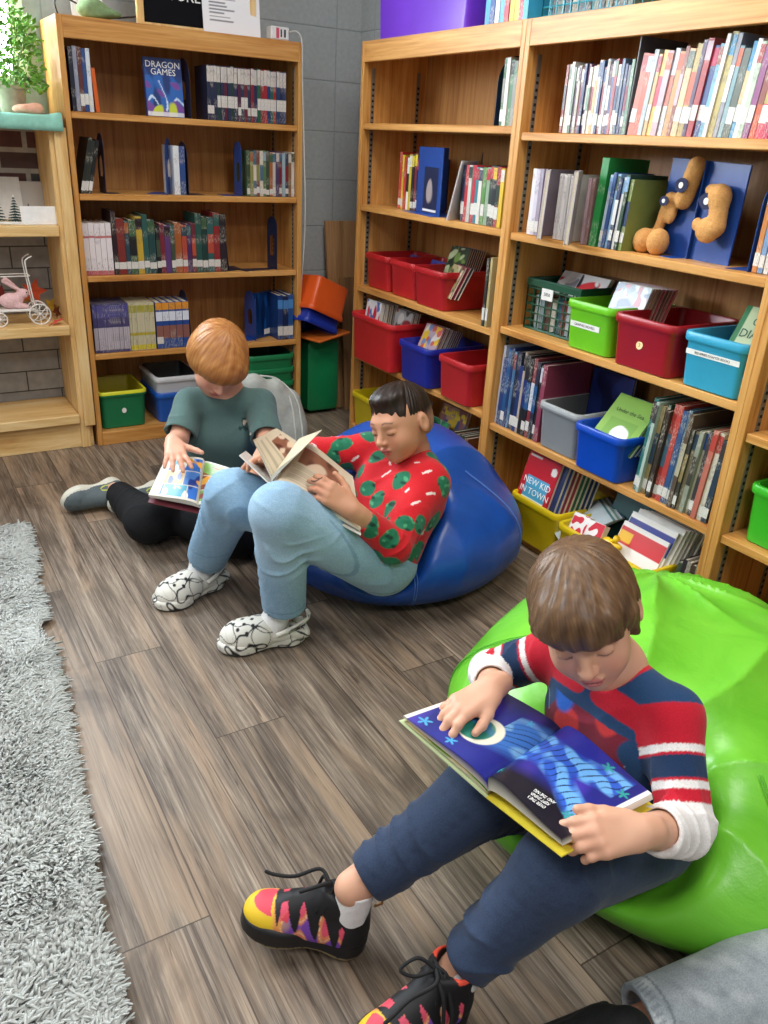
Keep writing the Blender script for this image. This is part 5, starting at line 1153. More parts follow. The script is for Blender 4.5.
def head_paint(c, R, s, skin, lip, brow, lash='#3a2a20', blush='#d08a78', browz=0.019):
    c = np.array(c)
    def fn(P, out):
        l = [((P[0]-c[0])*R[0][i]+(P[1]-c[1])*R[1][i]+(P[2]-c[2])*R[2][i])/s for i in range(3)]; x, y, z = l; ax = np.abs(x)
        g = np.exp(-(((ax-0.034)/0.016)**2+((z+0.033)/0.016)**2))*(y > 0.03); out = mixc(out, blush, g*0.45)
        out = mixc(out, blush, np.exp(-((x/0.012)**2+((z+0.030)/0.010)**2))*(y > 0.09)*0.35)
        out = mixc(out, lip, ((1.1-((x/0.0185)**2+((z+0.0560)/0.0105)**2))*3)*(y > 0.078))
        out = mixc(out, '#7a3f38', (np.abs(z+0.0560) < 0.0013)*(ax < 0.017)*(y > 0.08)*0.8)
        arch = browz+0.004*np.sin(np.clip((ax-0.012)/0.030, 0, 1)*PI)
        out = mixc(out, brow, np.clip(1.3-np.abs(z-arch)/0.0026, 0, 1)*(ax > 0.013)*(ax < 0.043)*(y > 0.045)*0.75)
        ly = -0.0115+0.0040*((ax-0.029)/0.014)**2
        out = mixc(out, lash, np.clip(1.5-np.abs(z-ly)/0.0014, 0, 1)*(np.abs(ax-0.029) < 0.0118)*(y > 0.070)*0.95)
        return out
    return fn
def rot_about(v, ax, a):
    v = np.array(v, float); ax = nrm(ax); return v*math.cos(a)+np.cross(ax, v)*math.sin(a)+ax*(ax@v)*(1-math.cos(a))
def hand_prims(w, d, n, t, L, curl=(0.35, 0.5, 0.35), spread=0.10, thumb=(0.8, 0.5, -0.35), tcurl=0.35, curls=None):
    """w wrist, d towards the fingers, n out of the back of the hand, t towards the thumb"""
    w = np.array(w, float); d = nrm(d); n = nrm(np.array(n)-d*(np.array(n)@d)); tt = np.cross(d, n); t = tt if tt@np.array(t) > 0 else -tt
    W = 0.42*L; out = []
    out.append(C_(w-d*0.02, w+d*0.12*L, 0.135*L, 0.130*L, 0.01))
    offs = (0.36, 0.12, -0.12, -0.34); pl = (0.50, 0.52, 0.495, 0.45); fl = (0.40, 0.45, 0.42, 0.33)
    kn = []
    for i in range(4):
        k = w+d*pl[i]*L+t*offs[i]*W+n*0.012*L*(1 if i in (1, 2) else 0); kn.append(k)
        out.append(C_(w+d*0.08*L+t*offs[i]*W*0.62, k, 0.090*L, 0.068*L, 0.010))
    out.append(C_(w+d*0.10*L+t*0.25*W-n*0.02*L, w+d*0.36*L+t*0.36*W-n*0.03*L, 0.085*L, 0.062*L, 0.012))
    for i in range(4):
        cu = curls[i] if curls else curl; f = rot_about(d, n, 0.0); sp = spread*(1.5-i)/1.5
        f = nrm(d+t*sp); ax = np.cross(f, n); p = kn[i]; r = (0.060, 0.061, 0.058, 0.050)[i]*L
        for j, (fr, a) in enumerate(zip((0.46, 0.30, 0.24), cu)):
            f = rot_about(f, ax, -a); q = p+f*fl[i]*L*fr
            out.append(C_(p, q, r*(1-0.10*j), r*(1-0.10*(j+1)), 0.0035 if j else 0.006)); p = q
    p = w+d*0.14*L+t*0.36*W-n*0.02*L; f = nrm(d*thumb[1]+t*thumb[0]+n*thumb[2]); ax = np.cross(f, -n*0.5+d)
    for j, fr in enumerate((0.19, 0.165, 0.13)):
        q = p+f*L*fr; out.append(C_(p, q, (0.080, 0.066, 0.058)[j]*L, (0.066, 0.058, 0.046)[j]*L, 0.010 if j == 0 else 0.004)); p = q
        f = nrm(f*math.cos(tcurl)+nrm(d-f*(d@f))*math.sin(tcurl))
    return out
def arm_mesh(E, Wr, hp, r0, r1, h=0.0021):
    return solve([C_(E, Wr, r0, r1, 0.0)]+hp, h)
def cutcyl(a, b, r, ln=0.05):
    """cylinder starting at a and going towards b, for a clean hem"""
    ax = nrm(np.array(b, float)-np.array(a, float)); x = nrm(np.cross(ax, [0.3, 0.2, 0.9] if abs(ax[2]) < 0.9 else [1, 0, 0])); y = np.cross(ax, x)
    return (('k', np.array(a, float)+ax*ln, (r, r, ln), np.stack([x, y, ax], 1), 0.002), 0.002, '-')
def ring(a, ax, r, rr, n=20):
    ax = nrm(ax); x = nrm(np.cross(ax, [0.3, 0.2, 0.9] if abs(ax[2]) < 0.9 else [1, 0, 0])); y = np.cross(ax, x)
    p = [np.array(a)+r*(x*math.cos(2*PI*i/n)+y*math.sin(2*PI*i/n)) for i in range(n)]
    return [C_(p[i], p[(i+1) % n], rr, rr, 0.004) for i in range(n)]
def along(P, a, b):
    a = np.array(a, float); ab = np.array(b, float)-a; l = ab@ab
    t = ((P[0]-a[0])*ab[0]+(P[1]-a[1])*ab[1]+(P[2]-a[2])*ab[2])/l
    q = np.clip(t, 0, 1); dd = np.sqrt((P[0]-a[0]-q*ab[0])**2+(P[1]-a[1]-q*ab[1])**2+(P[2]-a[2]-q*ab[2])**2); return t, dd
def folds(P, a, b, lam, amp, t0, wid, seed=0):
    """creases across a limb, strongest around t0 along it"""
    t, dd = along(P, a, b); L = np.linalg.norm(np.array(b)-np.array(a)); w = wob(P, 18, seed)*5.5+wob(P, 42, seed+1)*2.2
    gate = np.clip(wob(P, 26, seed+2)*2.2+0.45, 0.0, 1)
    r = 1-np.abs(np.sin((t*L/lam)*PI*0.45+w))
    return amp*(0.35-1.15*r*r)*gate*np.exp(-((t-t0)/wid)**2)*np.exp(-(dd/0.09)**4)
def local(P, c, R, s=1.0):
    return [((P[0]-c[0])*R[0][i]+(P[1]-c[1])*R[1][i]+(P[2]-c[2])*R[2][i])/s for i in range(3)]
def hair_obj(c, R, s, prims, cols, parent, h=0.0024, amp=0.0022, nfreq=46, crown=(0, -0.03, 0.09), name='hair', streak=1.0, root=None, fade=None):
    c = np.array(c)
    def az(P):
        x, y, z = local(P, c, R, s); dx, dy, dz = x-crown[0], y-crown[1], z-crown[2]
        return np.arctan2(dx, dy+0.25*dz), np.sqrt(dx*dx+dy*dy+dz*dz)
    def disp(P):
        a, r = az(P); q = [np.cos(a)*1.0, np.sin(a)*1.0, r*2.2]
        return amp*(np.abs(wob(q, nfreq*0.5, 3))-0.3+0.5*wob(q, nfreq, 5))*np.clip(r/0.05, 0, 1)
    def paint(P):
        a, r = az(P); q = [np.cos(a), np.sin(a), r*2.5]; w = wob(q, nfreq, 5)*0.6+wob(q, nfreq*2.3, 9)*0.5
        out = fullc(P[0], cols[1]); out = mixc(out, cols[0], (-w*1.3*streak)); out = mixc(out, cols[2], (w*1.1*streak-0.1))
        if fade: out = mixc(out, fade, np.clip((0.016-local(P, c, R, s)[2])/0.055, 0, 0.62))
        return out
    v, f = solve(prims, h, disp, smooth=0)
    return mesh_obj(name, v, f, HAIR, parent, paint)
def xf(heel, toe, up):
    h = np.array(heel, float); x = nrm(np.array(toe, float)-h); z = nrm(np.array(up, float)-x*(np.array(up, float)@x)); y = np.cross(z, x)
    M = np.eye(4); M[:3, 0], M[:3, 1], M[:3, 2], M[:3, 3] = x, y, z, h; return Matrix(M.tolist())

# ---------------------------------------------------------------- front reader, on the green beanbag
BR = nrm([-1.0, -0.05, 0]); BL = np.cross([0, 0, 1.0], BR)
hd3 = V(0.182, 0.550, 0.580); R3 = frame([-0.66, -0.70, -0.26], [-0.02, 0.44, 0.90]); s3 = 0.98
neck3 = V(0.272, 0.548, 0.452); hip3 = V(0.300, 0.515, 0.205); chest3 = V(0.285, 0.530, 0.345)
SL3, EL3, WL3, HL3 = V(0.283, 0.438, 0.432), V(0.222, 0.335, 0.330), D(640, 832, 1.035), D(588, 832, 0.99)
SR3, ER3, WR3, HR3 = V(0.258, 0.655, 0.425), V(0.190, 0.745, 0.345), D(492, 688, 1.27), D(462, 702, 1.245)
HpR3, KR3, AR3 = V(0.300, 0.590, 0.170), D(484, 793, 1.265), D(352, 888, 1.25)
HpL3, KL3, AL3 = V(0.295, 0.440, 0.190), D(560, 872, 1.14), D(455, 972, 1.19)
def person3():
    skin = '#d6a488'
    v1, f1 = solve(head_prims(hd3, R3, s3, neck3)+[C_(neck3, chest3, 0.045, 0.06, 0.03), C_(chest3, hip3, 0.070, 0.070, 0.03), C_(neck3-V(0, 0, 0.03), SL3, 0.03, 0.028, 0.02), C_(neck3-V(0, 0, 0.03), SR3, 0.03, 0.028, 0.02),
                    C_(SL3, EL3, 0.028, 0.024, 0.01), C_(SR3, ER3, 0.028, 0.024, 0.01),
                    C_(HpR3, KR3, 0.055, 0.038, 0.02), C_(KR3, AR3, 0.036, 0.0275, 0.01), C_(HpL3, KL3, 0.055, 0.038, 0.02), C_(KL3, AL3, 0.036, 0.0275, 0.01)], 0.0026)
    nrmL = nrm([-0.10, -0.45, 1.0]); dL = nrm(D(594, 838, 1.040)-WL3)
    hl = hand_prims(WL3, nrm(D(556, 842, 0.985)-WL3)*1.0, [-0.30, -0.50, 0.9], V(-0.3, 1, 0), 0.132, (0.75, 0.75, 0.5), 0.10, (0.35, 0.9, -0.1), 0.12, curls=[(0.45, 0.7, 0.5), (0.55, 0.8, 0.6), (0.6, 0.85, 0.6), (0.65, 0.85, 0.6)])
    v2, f2 = arm_mesh(EL3, WL3, hl, 0.030, 0.0215)
    hr = hand_prims(WR3, D(455, 710, 1.235)-WR3, [-0.15, 0.05, 1.0], V(0.5, -1, 0), 0.132, (0.25, 0.35, 0.25), 0.16, (0.5, 0.75, -0.25), 0.2)
    v3, f3 = arm_mesh(ER3, WR3, hr, 0.030, 0.0215)
    hp = head_paint(hd3, R3, s3, skin, '#c5766c', '#8a6648', blush='#dd8f7c')
    def paint(P):
        out = fullc(P[0], skin); out = mixc(out, '#e0b498', wob(P, 60, 2)*0.3)
        for k in (HL3, HR3): out = mixc(out, '#d98f78', np.exp(-((P[0]-k[0])**2+(P[1]-k[1])**2+(P[2]-k[2])**2)/0.03**2)*0.22)
        return hp(P, out)
    v, f = join_vf([(v1, f1), (v2, f2), (v3, f3)])
    base = V(0.30, 0.515, 0.12); o = mesh_obj('person', v, f, SKIN, None, paint, loc=base)
    tag(o, 'brown-haired child in a striped-sleeve red and navy shirt reading on the green beanbag', 'person')
    # hair: straight, brown, over the ears, fringe to the brows
    P = lambda x, y, z: hd3+s3*(R3@np.array([x, y, z])); S = lambda *r: tuple(s3*q for q in r)
    hp_ = [E_(P(0, -0.012, 0.026), S(0.079, 0.097, 0.082), R3, 0.0), E_(P(0, -0.034, -0.020), S(0.073, 0.066, 0.066), R3, 0.03),
           E_(P(0.0, 0.060, 0.044), S(0.058, 0.038, 0.036), R3, 0.03), C_(P(0.066, 0.020, 0.01), P(0.068, 0.012, -0.035), 0.014*s3, 0.008*s3, 0.012), C_(P(-0.066, 0.020, 0.01), P(-0.068, 0.012, -0.035), 0.014*s3, 0.008*s3, 0.012),
           C_(P(-0.045, 0.068, 0.042), P(0.020, 0.086, 0.022), 0.016*s3, 0.010*s3, 0.012), C_(P(-0.01, 0.075, 0.040), P(0.050, 0.066, 0.016), 0.014*s3, 0.009*s3, 0.010),
           E_(P(0, 0.122, -0.058), S(0.063, 0.085, 0.076), R3, 0.006, '-'), E_(P(0.076, -0.004, -0.022), S(0.020, 0.020, 0.024), R3, 0.006, '-'), E_(P(-0.076, -0.004, -0.022), S(0.020, 0.020, 0.024), R3, 0.006, '-'), B_(P(0, 0.02, -0.120), S(0.12, 0.12, 0.045), R3, 0.01, 0.010, '-')]
    h = hair_obj(hd3, R3, s3, hp_, ['#3c2a1c', '#664c35', '#957655'], None, 0.0022, 0.0040, 60); attach(h, o)
    # shirt
    L1, L2 = BL*0.045, BL*0.050
    tor = [C_(hip3+L1+V(-0.005, 0, 0.02), chest3+L1, 0.082, 0.076, 0.0), C_(hip3-L1+V(-0.005, 0, 0.02), chest3-L1, 0.082, 0.076, 0.04), C_(chest3+L2, neck3+L2*0.7-V(0, 0, 0.045), 0.074, 0.055, 0.04), C_(chest3-L2, neck3-L2*0.7-V(0, 0, 0.045), 0.074, 0.055, 0.04),
           C_(neck3-V(0, 0, 0.025), SL3, 0.046, 0.045, 0.03), C_(neck3-V(0, 0, 0.025), SR3, 0.046, 0.045, 0.03)]
    cL, cR = lerp(EL3, WL3, 0.62), lerp(ER3, WR3, 0.72)
    arms = [C_(SL3, EL3, 0.042, 0.038, 0.02), C_(EL3, lerp(EL3, WL3, 0.9), 0.038, 0.031, 0.012), C_(SR3, ER3, 0.042, 0.037, 0.02), C_(ER3, lerp(ER3, WR3, 0.95), 0.036, 0.030, 0.012)]
    cuts = [(('c', neck3-V(0, 0, 0.01), hd3, 0.048, 0.050), 0.004, '-'), cutcyl(cL, WL3, 0.06, 0.05), cutcyl(cR, WR3, 0.06, 0.06), (('c', cL-0.010*nrm(WL3-cL), WL3, 0.0262, 0.026), 0.004, '-'), (('c', cR-0.010*nrm(WR3-cR), WR3, 0.0262, 0.026), 0.004, '-')]
    def disp(P):
        d = folds(P, EL3, WL3, 0.013, 0.0065, 0.15, 0.45, 3)+folds(P, SL3, EL3, 0.018, 0.0030, 1.0, 0.3, 5)+folds(P, ER3, WR3, 0.012, 0.0060, 0.3, 0.5, 7)
        d = d+folds(P, neck3, hip3, 0.030, 0.008, 0.65, 0.45, 9); return d+0.0012*wob(P, 60, 5)
    v, f = solve(tor+arms+cuts, 0.0028, disp)
    def spaint(P):
        out = fullc(P[0], '#24466e'); navy, red, wht = '#1d3557', '#c01c30', '#e8e6e4'
        z = local(P, neck3, np.stack([BL, BR, V(0, 0, 1)], 1)); x, y, zz = z
        # printed swirls on the belly
        q = (zz < -0.055)*(y > 0.01)*(np.abs(x) < 0.10)
        w1, w2 = wob(P, 70, 31), wob(P, 60, 47)
        out = mixc(out, '#7c2236', (w1+0.10)*12*q); out = mixc(out, '#c8383a', (w1-0.28)*14*q); out = mixc(out, '#2a66c8', (w2-0.26)*12*q); out = mixc(out, '#9ab8d8', (np.abs(w2+0.05) < 0.02)*q*(w1 < 0)*0.7)
        # raglan bands from the collar to the arms
        dT = np.minimum(along(P, hip3+L1, chest3+L1)[1]-0.080, along(P, hip3-L1, chest3-L1)[1]-0.080)
        dT = np.minimum(dT, np.minimum(along(P, chest3+L2, neck3+L2*0.5-V(0, 0, 0.045))[1]-0.066, along(P, chest3-L2, neck3-L2*0.5-V(0, 0, 0.045))[1]-0.066))
        for S_, E, W in ((SL3, EL3, WL3), (SR3, ER3, WR3)):
            t, dd = along(P, lerp(neck3, S_, 0.22)+BR*0.052-V(0, 0, 0.012), lerp(S_, E, 0.05)+BR*0.035); out = mixc(out, red, (0.021-dd)*700)
            t, dd = along(P, S_, E); L = np.linalg.norm(E-S_); u = t*L; te, de = along(P, E, W); te_raw = te
            up = (dd-0.044 < dT)*(dd-0.044 <= de-0.037)*(u > -0.012)*(dd < 0.07); fo = (de-0.037 < dT)*(de-0.037 < dd-0.044)*(de < 0.07)
            for u0, cc in ((-0.012, red), (0.046, wht), (0.057, red), (0.061, navy), (0.092, red), (0.096, wht), (0.107, red), (0.126, wht)): out = mixc(out, cc, up*np.clip((u-u0)*1500, 0, 1))
            out = mixc(out, wht, fo*1.0)
        nd = np.sqrt((P[0]-neck3[0])**2+(P[1]-neck3[1])**2+(P[2]-neck3[2]+0.004)**2)
        out = mixc(out, red, (0.0600-nd)*700)
        return out
    sh = mesh_obj('shirt', v, f, KNIT, None, spaint); attach(sh, o); sh['label'] = 'red and navy shirt with white striped sleeves'
    # trousers
    eR, eL = lerp(KR3, AR3, 0.80), lerp(KL3, AL3, 0.80)
    tr = [E_(hip3-V(0, 0, 0.035), (0.10, 0.125, 0.085), None, 0.0), C_(HpR3, KR3, 0.078, 0.062, 0.04), C_(KR3, eR, 0.060, 0.044, 0.02), C_(HpL3, KL3, 0.078, 0.062, 0.03), C_(KL3, eL, 0.060, 0.044, 0.02)]
    tr += ring(eR, AR3-KR3, 0.030, 0.0115)+ring(lerp(KR3, AR3, 0.86), AR3-KR3, 0.030, 0.0095)+ring(eL, AL3-KL3, 0.030, 0.0115)+ring(lerp(KL3, AL3, 0.86), AL3-KL3, 0.030, 0.0095)
    tr += [cutcyl(lerp(KR3, AR3, 0.90), AR3, 0.06), cutcyl(lerp(KL3, AL3, 0.90), AL3, 0.06), (('c', lerp(KR3, AR3, 0.86), AR3, 0.0305, 0.03), 0.002, '-'), (('c', lerp(KL3, AL3, 0.86), AL3, 0.0305, 0.03), 0.002, '-')]
    def tdisp(P):
        return folds(P, KR3, AR3, 0.026, 0.0065, 0.65, 0.35, 1)+folds(P, KL3, AL3, 0.026, 0.0065, 0.65, 0.35, 2)+folds(P, HpR3, KR3, 0.026, 0.007, 0.9, 0.5, 3)+folds(P, HpL3, KL3, 0.026, 0.007, 0.9, 0.5, 4)+0.0015*wob(P, 45, 6)
    v, f = solve(tr, 0.003, tdisp)
    def tp(P):
        out = fullc(P[0], '#303e57'); out = mixc(out, '#253148', wob(P, 400, 2)*0.7); return mixc(out, '#3d4d69', (wob(P, 30, 4)-0.2)*0.8)
    attach(mesh_obj('trousers', v, f, DENIM, None, tp), o)
    return o
def sneaker(parent, M, L=0.205, side=1, nm='sneaker'):
    """high-top: black with flame panels; heel at the origin, toe along x"""
    k = L/0.205
    def T(P): return [p/k for p in P]
    sole = [(('k', (0.034, 0, 0.013), (0.033, 0, 0.013), None, 0.004), 0.0, '+'), (('k', (0.140, 0.004*side, 0.013), (0.041, 0, 0.013), None, 0.004), 0.03, '+'), (('k', (0.165, 0.002*side, 0.015), (0.036, 0, 0.012), None, 0.004), 0.02, '+'), B_((0.09, 0, 0.013), (0.06, 0.028, 0.013), None, 0.004, 0.02)]
    v, f = solve(sole, 0.002); v = v*k
    so = mesh_obj('sole', v, f, RUBBER, None, lambda P: mixc(fullc(P[0], '#1b1b1d'), '#8a7a58', (P[2]/k < 0.003)*1.0), M=M)
    up = [C_((0.038, 0, 0.035), (0.042, 0, 0.088), 0.031, 0.031, 0.0), C_((0.040, 0, 0.036), (0.125, 0.002*side, 0.030), 0.033, 0.033, 0.02), E_((0.158, 0.003*side, 0.026), (0.042, 0.037, 0.028), None, 0.02), C_((0.050, 0, 0.090), (0.120, 0, 0.052), 0.026, 0.022, 0.02),
          C_((0.066, 0, 0.112), (0.076, 0, 0.085), 0.016, 0.018, 0.01), (('c', (0.036, 0, 0.150), (0.040, 0, 0.085), 0.031, 0.0275), 0.004, '-')]
    up += [(('k', (0.035, 0, 0.145), (0.06, 0, 0.045), None, 0.002), 0.004, '-')]
    v, f = solve(up, 0.0020, lambda P: 0.0006*wob(P, 150, 3)); v = v*k
    def paint(P):
        x, y, z = T(P); out = fullc(x, '#1d1d20'); q = [x, y*0.6, z]
        fl = (x > 0.142+0.5*(z-0.03)) | ((z < 0.054+0.022*np.sin(x*210-z*60+1.0)-0.25*(0.11-x)*(x < 0.11)) & (z < 0.080) & (x > 0.045) & (np.abs(y) > 0.010))
        w = wob(q, 130, 6); cfl = fullc(x, '#e08a5c'); cfl = mixc(cfl, '#7a4ab0', (w-0.12)*14); cfl = mixc(cfl, '#d8506a', (-w-0.18)*14); cfl = mixc(cfl, '#f0c8a8', (np.abs(w) < 0.03)*1.0)
        cfl = mixc(cfl, '#dcb828', ((x-0.135)*60+w*1.2)); cfl = mixc(cfl, '#d8485a', (x > 0.13)*(z > 0.046+0.0*x)*1.0*(w > -0.2))
        out = np.where(fl[:, None], cfl, out); return mixc(out, '#e0503c', (z > 0.094)*(x < 0.062)*1.0)
    u = mesh_obj(nm, v, f, SHOE, None, paint, M=M); attach(so, u)
    mb = MB()
    for i in range(5):
        x = 0.068+0.013*i; z = 0.104-0.0115*i
        mb.tube(smooth_pts([(x, -0.024, z-0.018), (x+0.004, -0.010, z+0.000), (x+0.010, 0.010, z-0.003), (x+0.012, 0.024, z-0.022)], 4), 0.0028, 6); mb.tube(smooth_pts([(x, 0.024, z-0.018), (x+0.004, 0.010, z+0.001), (x+0.010, -0.010, z-0.002), (x+0.012, -0.024, z-0.022)], 4), 0.0028, 6)
    mb.tube(smooth_pts([(0.082, 0, 0.108), (0.100, 0.02*side, 0.112), (0.135, 0.012*side, 0.096), (0.165, 0.015*side, 0.088), (0.182, 0.018*side, 0.088)], 6), [0.0030]*24+[0.0016], 6)
    mb.tube(smooth_pts([(0.084, 0, 0.106), (0.090, 0.030*side, 0.090), (0.092, 0.044*side, 0.05), (0.092, 0.046*side, 0.012), (0.086, 0.047*side, 0.018), (0.074, 0.040*side, 0.06), (0.075, 0.01*side, 0.104)], 6), 0.0030, 6)
    mb.tube(smooth_pts([(0.082, 0, 0.108), (0.10, -0.02*side, 0.118), (0.125, -0.025*side, 0.105), (0.110, -0.01*side, 0.10), (0.086, 0, 0.108)], 6), 0.0028, 6)
    lc_ = mb.build('laces', plain('black_lace', '#121214', 0.8), None, True); lc_.data.transform(M @ Matrix.Scale(k, 4)); attach(lc_, u)
    mb = MB(); mb.tube([(0.004*math.cos(a)-0.001, 0, 0.092+0.010*math.sin(a)) for a in [i*PI/4-PI/2 for i in range(5)]] if False else [(0.006, 0, 0.082), (-0.004, 0, 0.090), (-0.003, 0, 0.103), (0.007, 0, 0.104)], 0.0022, 6)
    hl = mb.build('heel_loop', plain('tan_loop', '#a8784c', 0.8), None, True); hl.data.transform(M @ Matrix.Scale(k, 4)); attach(hl, u)
    attach(u, parent); return u
def sock(parent, a, b, r1, r2, c='#eeeeee', nm='sock'):
    v, f = solve([C_(a, b, r1, r2, 0.0), cutcyl(b, np.array(b)+(np.array(b)-np.array(a)), 0.06, 0.03)], 0.002, lambda P: 0.0008*wob(P, 250, 3))
    o = mesh_obj(nm, v, f, plain('sock_knit', c, 0.9, 0.2, 0.04, 300, 0.4)); attach(o, parent); return o
p3 = person3()
hR = D(362, 950, 1.315); dR = nrm(D(242, 930, 1.26)-hR)
hR = V(-0.135, 0.600, 0.006); tR = hR+nrm(V(-0.165, 0.105, 0.040))*0.2
sneaker(p3, xf(hR, tR, (0.15, 0, 1)), 0.212, -1); sock(p3, hR+V(-0.025, 0.018, 0.06), lerp(AR3, KR3, 0.04), 0.030, 0.0300)
hL = AL3+V(0.022, 0.000, -0.078); hL[2] = max(hL[2], 0.004); sneaker(p3, xf(hL, hL+nrm(V(-0.19, -0.02, 0.03)), (0.10, 0, 1)), 0.212, 1); sock(p3, hL+V(-0.030, 0, 0.05), lerp(AL3, KL3, 0.20), 0.031, 0.0300)

# ---------------------------------------------------------------- dark-haired reader on the blue beanbag
hd2 = V(0.492, 1.552, 0.531); R2_ = frame([-0.95, -0.30, -0.20], [0.20, 0.33, 0.92]); s2 = 0.97
neck2 = V(0.545, 1.575, 0.425); hip2 = V(0.405, 1.490, 0.205); chest2 = V(0.490, 1.535, 0.330)
SL2, EL2, WL2, HL2 = V(0.530, 1.455, 0.385), D(393, 545, 2.02), D(352, 510, 1.93), D(331, 494, 1.915)
SR2, ER2, WR2 = V(0.475, 1.680, 0.400), V(0.335, 1.735, 0.395), D(282, 464, 2.11)
HpL2, KL2, AL2 = V(0.380, 1.425, 0.185), D(280, 512, 1.89), V(0.120, 1.475, 0.085)
HpR2, KR2, AR2 = V(0.390, 1.555, 0.200), D(234, 496, 2.05), V(0.030, 1.820, 0.085)
F2 = nrm([-1, -0.15, 0]); Lf2 = np.cross([0, 0, 1.0], F2)
def person2():
    skin = '#c99274'
    v1, f1 = solve(head_prims(hd2, R2_, s2, neck2, 0.042)+[C_(neck2, chest2, 0.05, 0.06, 0.03), C_(chest2, hip2, 0.075, 0.075, 0.03), C_(SL2, EL2, 0.03, 0.026, 0.01), C_(SR2, ER2, 0.03, 0.026, 0.01), C_(neck2-V(0, 0, .03), SL2, 0.035, 0.03, 0.02), C_(neck2-V(0, 0, .03), SR2, 0.035, 0.03, 0.02),
                    C_(HpR2, KR2, 0.058, 0.042, 0.02), C_(KR2, AR2, 0.040, 0.030, 0.01), C_(HpL2, KL2, 0.058, 0.042, 0.02), C_(KL2, AL2, 0.040, 0.030, 0.01)], 0.003)
    hl = hand_prims(WL2, D(320, 487, 1.90)-WL2, [0.1, -1.0, 0.35], V(-0.2, 0.1, 1), 0.145, spread=0.08, thumb=(0.6, 0.6, -0.3), tcurl=0.3, curls=[(0.3, 0.6, 0.5), (0.35, 0.6, 0.5), (0.4, 0.7, 0.5), (0.5, 0.7, 0.6)])
    v2, f2 = arm_mesh(EL2, WL2, hl, 0.033, 0.025, 0.0026)
    hr = hand_prims(WR2, D(262, 462, 2.08)-WR2, [0.2, 0.6, 0.8], V(-0.2, -0.6, 0.8), 0.140, (0.4, 0.5, 0.4), 0.1, (0.5, 0.8, -0.2), 0.2)
    v3, f3 = arm_mesh(ER2, WR2, hr, 0.033, 0.023, 0.0026)
    hp = head_paint(hd2, R2_, s2, skin, '#b5645c', '#3a2a20', '#2a1c16', blush='#cf8468')
    def paint(P): return hp(P, mixc(fullc(P[0], skin), '#d6a487', wob(P, 60, 2)*0.3))
    v, f = join_vf([(v1, f1), (v2, f2), (v3, f3)])
    o = mesh_obj('person', v, f, SKIN, None, paint, loc=V(0.40, 1.48, 0.10)); tag(o, 'dark-haired child in a red and green festive sweater reading on the blue beanbag', 'person')
    P = lambda x, y, z: hd2+s2*(R2_@np.array([x, y, z])); S = lambda *r: tuple(s2*q for q in r)
    hq = [E_(P(0, -0.012, 0.026), S(0.0715, 0.088, 0.074), R2_, 0.0), E_(P(0, 0.020, 0.076), S(0.052, 0.054, 0.024), R2_, 0.02), E_(P(0, -0.045, -0.020), S(0.060, 0.048, 0.055), R2_, 0.02),
          E_(P(0, 0.112, -0.02), S(0.078, 0.066, 0.084), R2_, 0.004, '-'), B_(P(0, 0.055, -0.068), S(0.12, 0.072, 0.085), R2_, 0.01, 0.004, '-'), E_(P(0.075, -0.008, -0.014), S(0.02, 0.022, 0.034), R2_, 0.004, '-'), E_(P(-0.075, -0.008, -0.014), S(0.02, 0.022, 0.034), R2_, 0.004, '-'), B_(P(0, 0, -0.118), S(0.12, 0.12, 0.06), R2_, 0.01, 0.006, '-')]
    h = hair_obj(hd2, R2_, s2, hq, ['#120d0b', '#261b15', '#574335'], None, 0.0022, 0.0040, 62, (0, -0.03, 0.02), streak=0.8, fade=skin); attach(h, o)
    a = Lf2
    tor = [C_(hip2+a*0.045+V(0, 0, 0.02), chest2+a*0.05, 0.088, 0.084, 0.0), C_(hip2-a*0.045+V(0, 0, 0.02), chest2-a*0.05, 0.088, 0.084, 0.04), C_(chest2+a*0.055, neck2+a*0.04-V(0, 0, 0.045), 0.080, 0.060, 0.04), C_(chest2-a*0.055, neck2-a*0.04-V(0, 0, 0.045), 0.080, 0.060, 0.04),
           C_(neck2-V(0, 0, 0.03), SL2, 0.052, 0.052, 0.03), C_(neck2-V(0, 0, 0.03), SR2, 0.052, 0.052, 0.03)]
    cL, cR = lerp(EL2, WL2, 0.74), lerp(ER2, WR2, 0.80)
    arms = [C_(SL2, EL2, 0.052, 0.047, 0.02), C_(EL2, cL, 0.046, 0.034, 0.014), C_(SR2, ER2, 0.052, 0.044, 0.02), C_(ER2, cR, 0.044, 0.036, 0.014)]
    cuts = [(('c', neck2-V(0, 0, 0.01), hd2, 0.047, 0.052), 0.004, '-'), cutcyl(cL, WL2, 0.06, 0.03), cutcyl(cR, WR2, 0.06, 0.03), (('c', cL, WL2, 0.0275, 0.026), 0.003, '-'), (('c', cR, WR2, 0.0275, 0.026), 0.003, '-')]
    def disp(P): return folds(P, SL2, EL2, 0.022, 0.0045, 0.9, 0.5, 3)+folds(P, EL2, WL2, 0.018, 0.004, 0.2, 0.5, 4)+folds(P, SR2, ER2, 0.022, 0.004, 0.8, 0.5, 5)+folds(P, neck2, hip2, 0.035, 0.011, 0.6, 0.5, 6)+0.002*wob(P, 45, 8)
    v, f = solve(tor+arms+cuts, 0.0032, disp)
